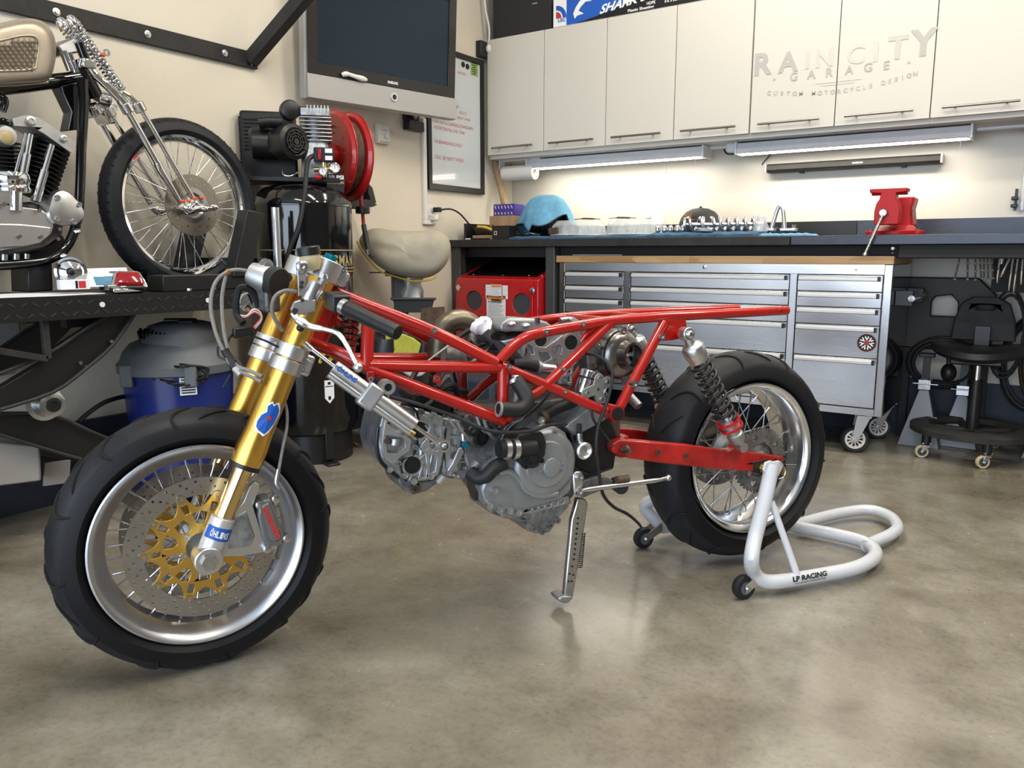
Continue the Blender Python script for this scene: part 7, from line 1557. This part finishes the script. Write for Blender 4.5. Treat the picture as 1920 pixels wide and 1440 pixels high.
lv = bp_('brake_lever', B().tube([K(550, 588, .19), K(560, 600, .20), K(582, 612, .21), K(612, 618, .23), K(634, 626, .25), K(650, 648, .265), K(664, 675, .28), K(670, 686, .285)], [.008, .0115, .0085, .0065, .0065, .0055, .0050, .0050], 14, sm=5, flat=.75), 'alu'); bp_('lever_ball', B().ball(K(671, 689, .285), .0105), 'alu', lv); bp_('lever_pivot', B().cyl(K(553, 583, .17), K(553, 583, .20), .006), 'black', lv); bp_('adjuster', B().ball(K(563, 615, .2), .008), 'black', lv)
# far-side controls
cy_ = K(517, 530, .03); bp_('clutch_master', B().lathe([(.0, -.05), (.026, -.045), (.030, -.02), (.030, .0)], K(505, 526, .03), (NF*.6+xr*.8).normalized(), 28), 'alu_dull'); bp_('black_cap', B().lathe([(.0, -.02), (.031, -.02), (.033, .0), (.030, .004), (0, .004)], K(522, 529, .05), (NF*.8+xr*.5).normalized(), 32), 'black_matte')
q = K(499, 497, .02); bp_('perch_clamp', B().lathe([(.004, -.01), (.014, -.01), (.014, .01), (.004, .01)], q, NF, 20, loop=True), 'alu'); bp_('perch_arm', B().tube([q, K(492, 515, .02), K(505, 535, .02)], .010, 12, sm=3), 'alu'); bp_('perch_bolt', B().cyl(q-NF*.012, q+NF*.014, .007, seg=6), 'steel')
bp_('far_handlebar', B().cyl(K(540, 520, .0), K(470, 548, -.22), .011), 'black'); bp_('far_grip', B().cyl(K(498, 540, -.14), K(455, 556, -.28), .016), 'rubber')
bp_('mirror_cap', B().lathe([(.0, -.02), (.018, -.015), (.022, 0), (.018, .006), (0, .008)], K(465, 566, -.02), NF, 24), 'chrome')
cab([(482, 522, .0), (462, 508, .02), (430, 508, .03), (404, 530, .03), (395, 572, .03), (404, 622, .04), (420, 660, .05), (436, 688, .07), (462, 702, .09), (490, 716, .115)], .0042, 'hose_grey', K, 'brake_line')
cab([(424, 514, .03), (416, 560, .03), (420, 620, .04), (429, 658, .05), (442, 684, .07), (470, 696, .09), (492, 706, .115)], .0042, 'hose_grey', K, 'brake_line')
bp_('line_splice', B().cyl(K(421, 515, .03), K(430, 507, .03), .006), 'brass'); bp_('tape_wrap', B().tube([K(421, 655, .05), K(430, 672, .055), K(440, 690, .07)], .009, 12), 'rubber'); bp_('tape_wrap', B().tube([K(440, 690, .07), K(452, 702, .08)], .008, 12), 'silver_plastic')
cab([(408, 650, .05), (410, 668, .05), (428, 676, .06), (446, 676, .07), (456, 690, .08)], .0022, 'black', K)
cab([(432, 702, .07), (424, 716, .07), (418, 726, .07)], .0022, 'rubber', K)
cab([(556, 547, .15), (535, 545, .15), (516, 556, .15), (510, 580, .14), (518, 603, .13), (530, 620, .12)], .0042, 'hose_grey', K, 'clutch_line')
for k in range(4): cab([(447, 590+k*1.5, .0), (462, 592+k*1, .02), (476, 580+k*2, .03), (488, 586+k*2, .03), (490-k, 600, .03), (478-k, 616-k, .03)], .0018, 'red_wire' if k % 2 else 'white_matte', K, 'wire')
bp_('wire_connector', B().box(K(455, 622, .03), (.042, .022, .020), (DF*-1+ZA*.12).normalized(), ZA), 'black', bevel=.003)
cab([(486, 575, .0), (470, 545, .0), (450, 540, .0), (443, 565, .0), (444, 590, .0), (456, 606, .02)], .008, 'rubber', K, 'loom_sleeve'); cab([(468, 628, .03), (500, 640, .08), (520, 650, .12)], .0025, 'black', K); cab([(440, 622, .02), (430, 634, .03), (426, 650, .04)], .003, 'black', K)
bp_('ignition_block', B().box(K(500, 560, .0), (.05, .04, .06)), 'cast_dirty', bevel=.006)
b = B()
for k in range(6): b.tube([Q(640, 580+k*12, .02), Q(658, 576+k*12, .05), Q(672, 584+k*12, .03), Q(660, 594+k*11, .0), Q(640, 590+k*12, .02)], .0022, 6, sm=3)
tag(bp_('wiring_harness', b, 'black_gloss'), kind='stuff')
# ================================================================== PADDOCK STAND
rs_ = thing('paddock_stand', 'white tubular rear paddock stand holding up the back wheel', 'motorcycle stand', (-.75, 2.3, 0)); r_ = .0205
top = Q(1447, 872, .205)
nearp = [top, Q(1441, 905, .214), Q(1428, 960, .23), Q(1415, 1010, .245), G(1409, 1048, .125), G(1413, 1072, .075), G(1430, 1088, .048), G(1462, 1090, .040), G(1540, 1078, .034), G(1600, 1066, .034), G(1634, 1050, .034), G(1641, 1034, .034), G(1618, 1016, .034), G(1560, 1001, .034), G(1500, 989, .034)]
OC = RA+N*.035; mir2 = lambda P: P-nn0*(2*(P-OC).dot(nn0))
farp = [mir2(p) for p in nearp[:10]]; e1 = mir2(nearp[9]); lastn = nearp[-1]
path = nearp+[ (lastn+ (e1-nd*.05))/2, e1-nd*.07, e1-nd*.02 ]+farp[::-1]
part('stand_tube', B().tube(path, r_, 18, sm=4), 'white_scuffed', rs_)
part('handle_loop', B().tube([G(1488, 986, .034), G(1530, 973, .034), G(1580, 961, .036), G(1630, 956, .04), (G(1668, 968, .04)), G(1683, 988, .04), G(1670, 1002, .038), G(1646, 1013, .036), G(1623, 1024, .034)], r_*.92, 16, sm=5), 'white_scuffed', rs_)
for f_ in (lambda p: p, mir2):
    part('brace', B().cyl(f_(Q(1446, 940, .226)), f_(G(1496, 1082, .045)), .0095), 'white', rs_)
    part('spool_fork', B().plate([f_(Q(u, v, .214)) for u, v in ((1436, 868), (1446, 864), (1452, 866), (1462, 864), (1470, 872), (1462, 892), (1440, 896), (1432, 882))], nn0, .008), 'white', rs_, bevel=.002)
    q = f_(Q(1461, 884, .19)); part('spool', B().lathe([(.0, -.03), (.013, -.03), (.013, -.02), (.009, -.018), (.009, .016), (.013, .018), (.013, .026), (0, .026)], q, nn0, 20), 'brass', rs_)
    part('clip_wire', B().tube([f_(Q(1462, 868, .216)), f_(Q(1472, 880, .22)), f_(Q(1470, 893, .22)), f_(Q(1460, 898, .216))], .0015, 6, sm=4), 'steel', rs_)
for (c_, s_) in ((G(1393, 1122, .0), 1), (G(1206, 1027, 0), -1)):
    wc_ = V((c_.x, c_.y, .034)); fx_ = nn0
    w1 = part('stand_wheel', B().lathe([(.008, -.012), (.024, -.013), (.032, -.011), (.034, -.006), (.034, .006), (.032, .011), (.024, .013), (.008, .012)], wc_, fx_, 32), 'rubber', rs_)
    part('wheel_hub', B().cyl(wc_-fx_*.0135, wc_+fx_*.0135, .019), 'grey_plastic', w1); part('axle_bolt', B().cyl(wc_-fx_*.024, wc_+fx_*.025, .006, seg=6), 'steel', w1)
    for q in (-1, 1): part('wheel_fork', B().plate([wc_+fx_*q*.019-nd*0+ZA*.012+nd*.010, wc_+fx_*q*.019-ZA*.012+nd*.006, wc_+fx_*q*.019-nd*.060+ZA*.018, wc_+fx_*q*.019-nd*.055+ZA*.046], fx_*q, .003), 'alu', w1)
# lettering along the near tube
a, c = G(1478, 1090, .036), G(1541, 1078, .036); dx_ = (c-a).normalized(); up2 = (EYE-(a+c)/2); up2 = (up2-dx_*up2.dot(dx_)).normalized(); ty = up2.cross(dx_).normalized(); ty = ty if ty.z > 0 else -ty
b = B(); b.text('LP RACING', (a+c)/2+up2*(r_+.0006)-ty*.004, dx_, ty, .0135, (c-a).length*1.02, .04, shear=.15); b.text('LOCKHART PHILLIPS USA', (a+c)/2+up2*(r_-.0004)-ty*.0115, dx_, ty, .0035, (c-a).length*.9, .02)
part('lettering', b, 'ink_black', rs_, smooth=0)
for (u, v, rx_) in ((1570, 1066, .012), (1430, 1020, .006), (1560, 1000, .010), (1655, 1010, .010)): pass
# ================================================================== CAMERA, LIGHT, VIEW
cd = bpy.data.cameras.new('camera'); cam = bpy.data.objects.new('camera', cd); col.objects.link(cam)
cd.sensor_width = 36; cd.lens = 36*F/1920; cd.clip_start = .02; cd.clip_end = 100
back = -(FWD*math.cos(PITCH)-UP*math.sin(PITCH)); up = UP*math.cos(PITCH)+FWD*math.sin(PITCH)
m = Matrix((RT, up, back)).transposed().to_4x4(); m.translation = EYE; cam.matrix_world = m
bpy.context.scene.camera = cam
def area(name, loc, rot, sx, sy, power, c, spread=None):
    l = bpy.data.lights.new(name, 'AREA'); l.shape = 'RECTANGLE'; l.size = sx; l.size_y = sy; l.energy = power; l.color = c
    if spread: l.spread = R(spread)
    o = bpy.data.objects.new(name, l); col.objects.link(o); o.location = loc; o.rotation_euler = rot; return o
# tubes under the cabinets
for (x0, x1) in (l1, l2):
    area('tube_lamp', ((x0+x1)/2, 4.345, 1.445), (0, 0, 0), x1-x0-.05, .03, 5.5, (1, .88, .70))
# ceiling fixtures
for (x, y) in ((-1.1, 2.1), (.9, 2.1), (-1.1, 3.4), (.9, 3.4), (-1.1, .5), (.9, .5)):
    area('fixture_lamp', (x, y, 3.195), (0, 0, 0), 1.2, .16, 25, (1, .92, .78))
# daylight through the open door behind the camera
o = area('door_daylight', (-.3, -3.3, 1.27), (R(90), 0, 0), 5.0, 2.5, 190, (.74, .86, 1))
w = bpy.data.worlds.new('world'); bpy.context.scene.world = w; w.use_nodes = True; t = w.node_tree
bg = t.nodes['Background']; sk = t.nodes.new('ShaderNodeTexSky'); sk.sky_type = 'HOSEK_WILKIE'; sk.turbidity = 4; sk.sun_direction = V((.5, -.6, .6)).normalized()
mx = t.nodes.new('ShaderNodeMix'); mx.data_type = 'RGBA'; mx.inputs[0].default_value = .5; mx.inputs[7].default_value = (.75, .85, 1, 1)
t.links.new(sk.outputs['Color'], mx.inputs[6]); t.links.new(mx.outputs[2], bg.inputs['Color']); bg.inputs['Strength'].default_value = 2.2
sc = bpy.context.scene
sc.view_settings.view_transform = 'Standard'; sc.view_settings.look = 'None'; sc.view_settings.gamma = 1; sc.view_settings.exposure = 0
sc.view_settings.use_curve_mapping = False
sc.cycles.use_denoising = True; sc.cycles.max_bounces = 8; sc.cycles.diffuse_bounces = 4; sc.cycles.glossy_bounces = 4; sc.cycles.transparent_max_bounces = 8; sc.cycles.caustics_reflective = False; sc.cycles.caustics_refractive = False
sc.cycles.sample_clamp_indirect = 6
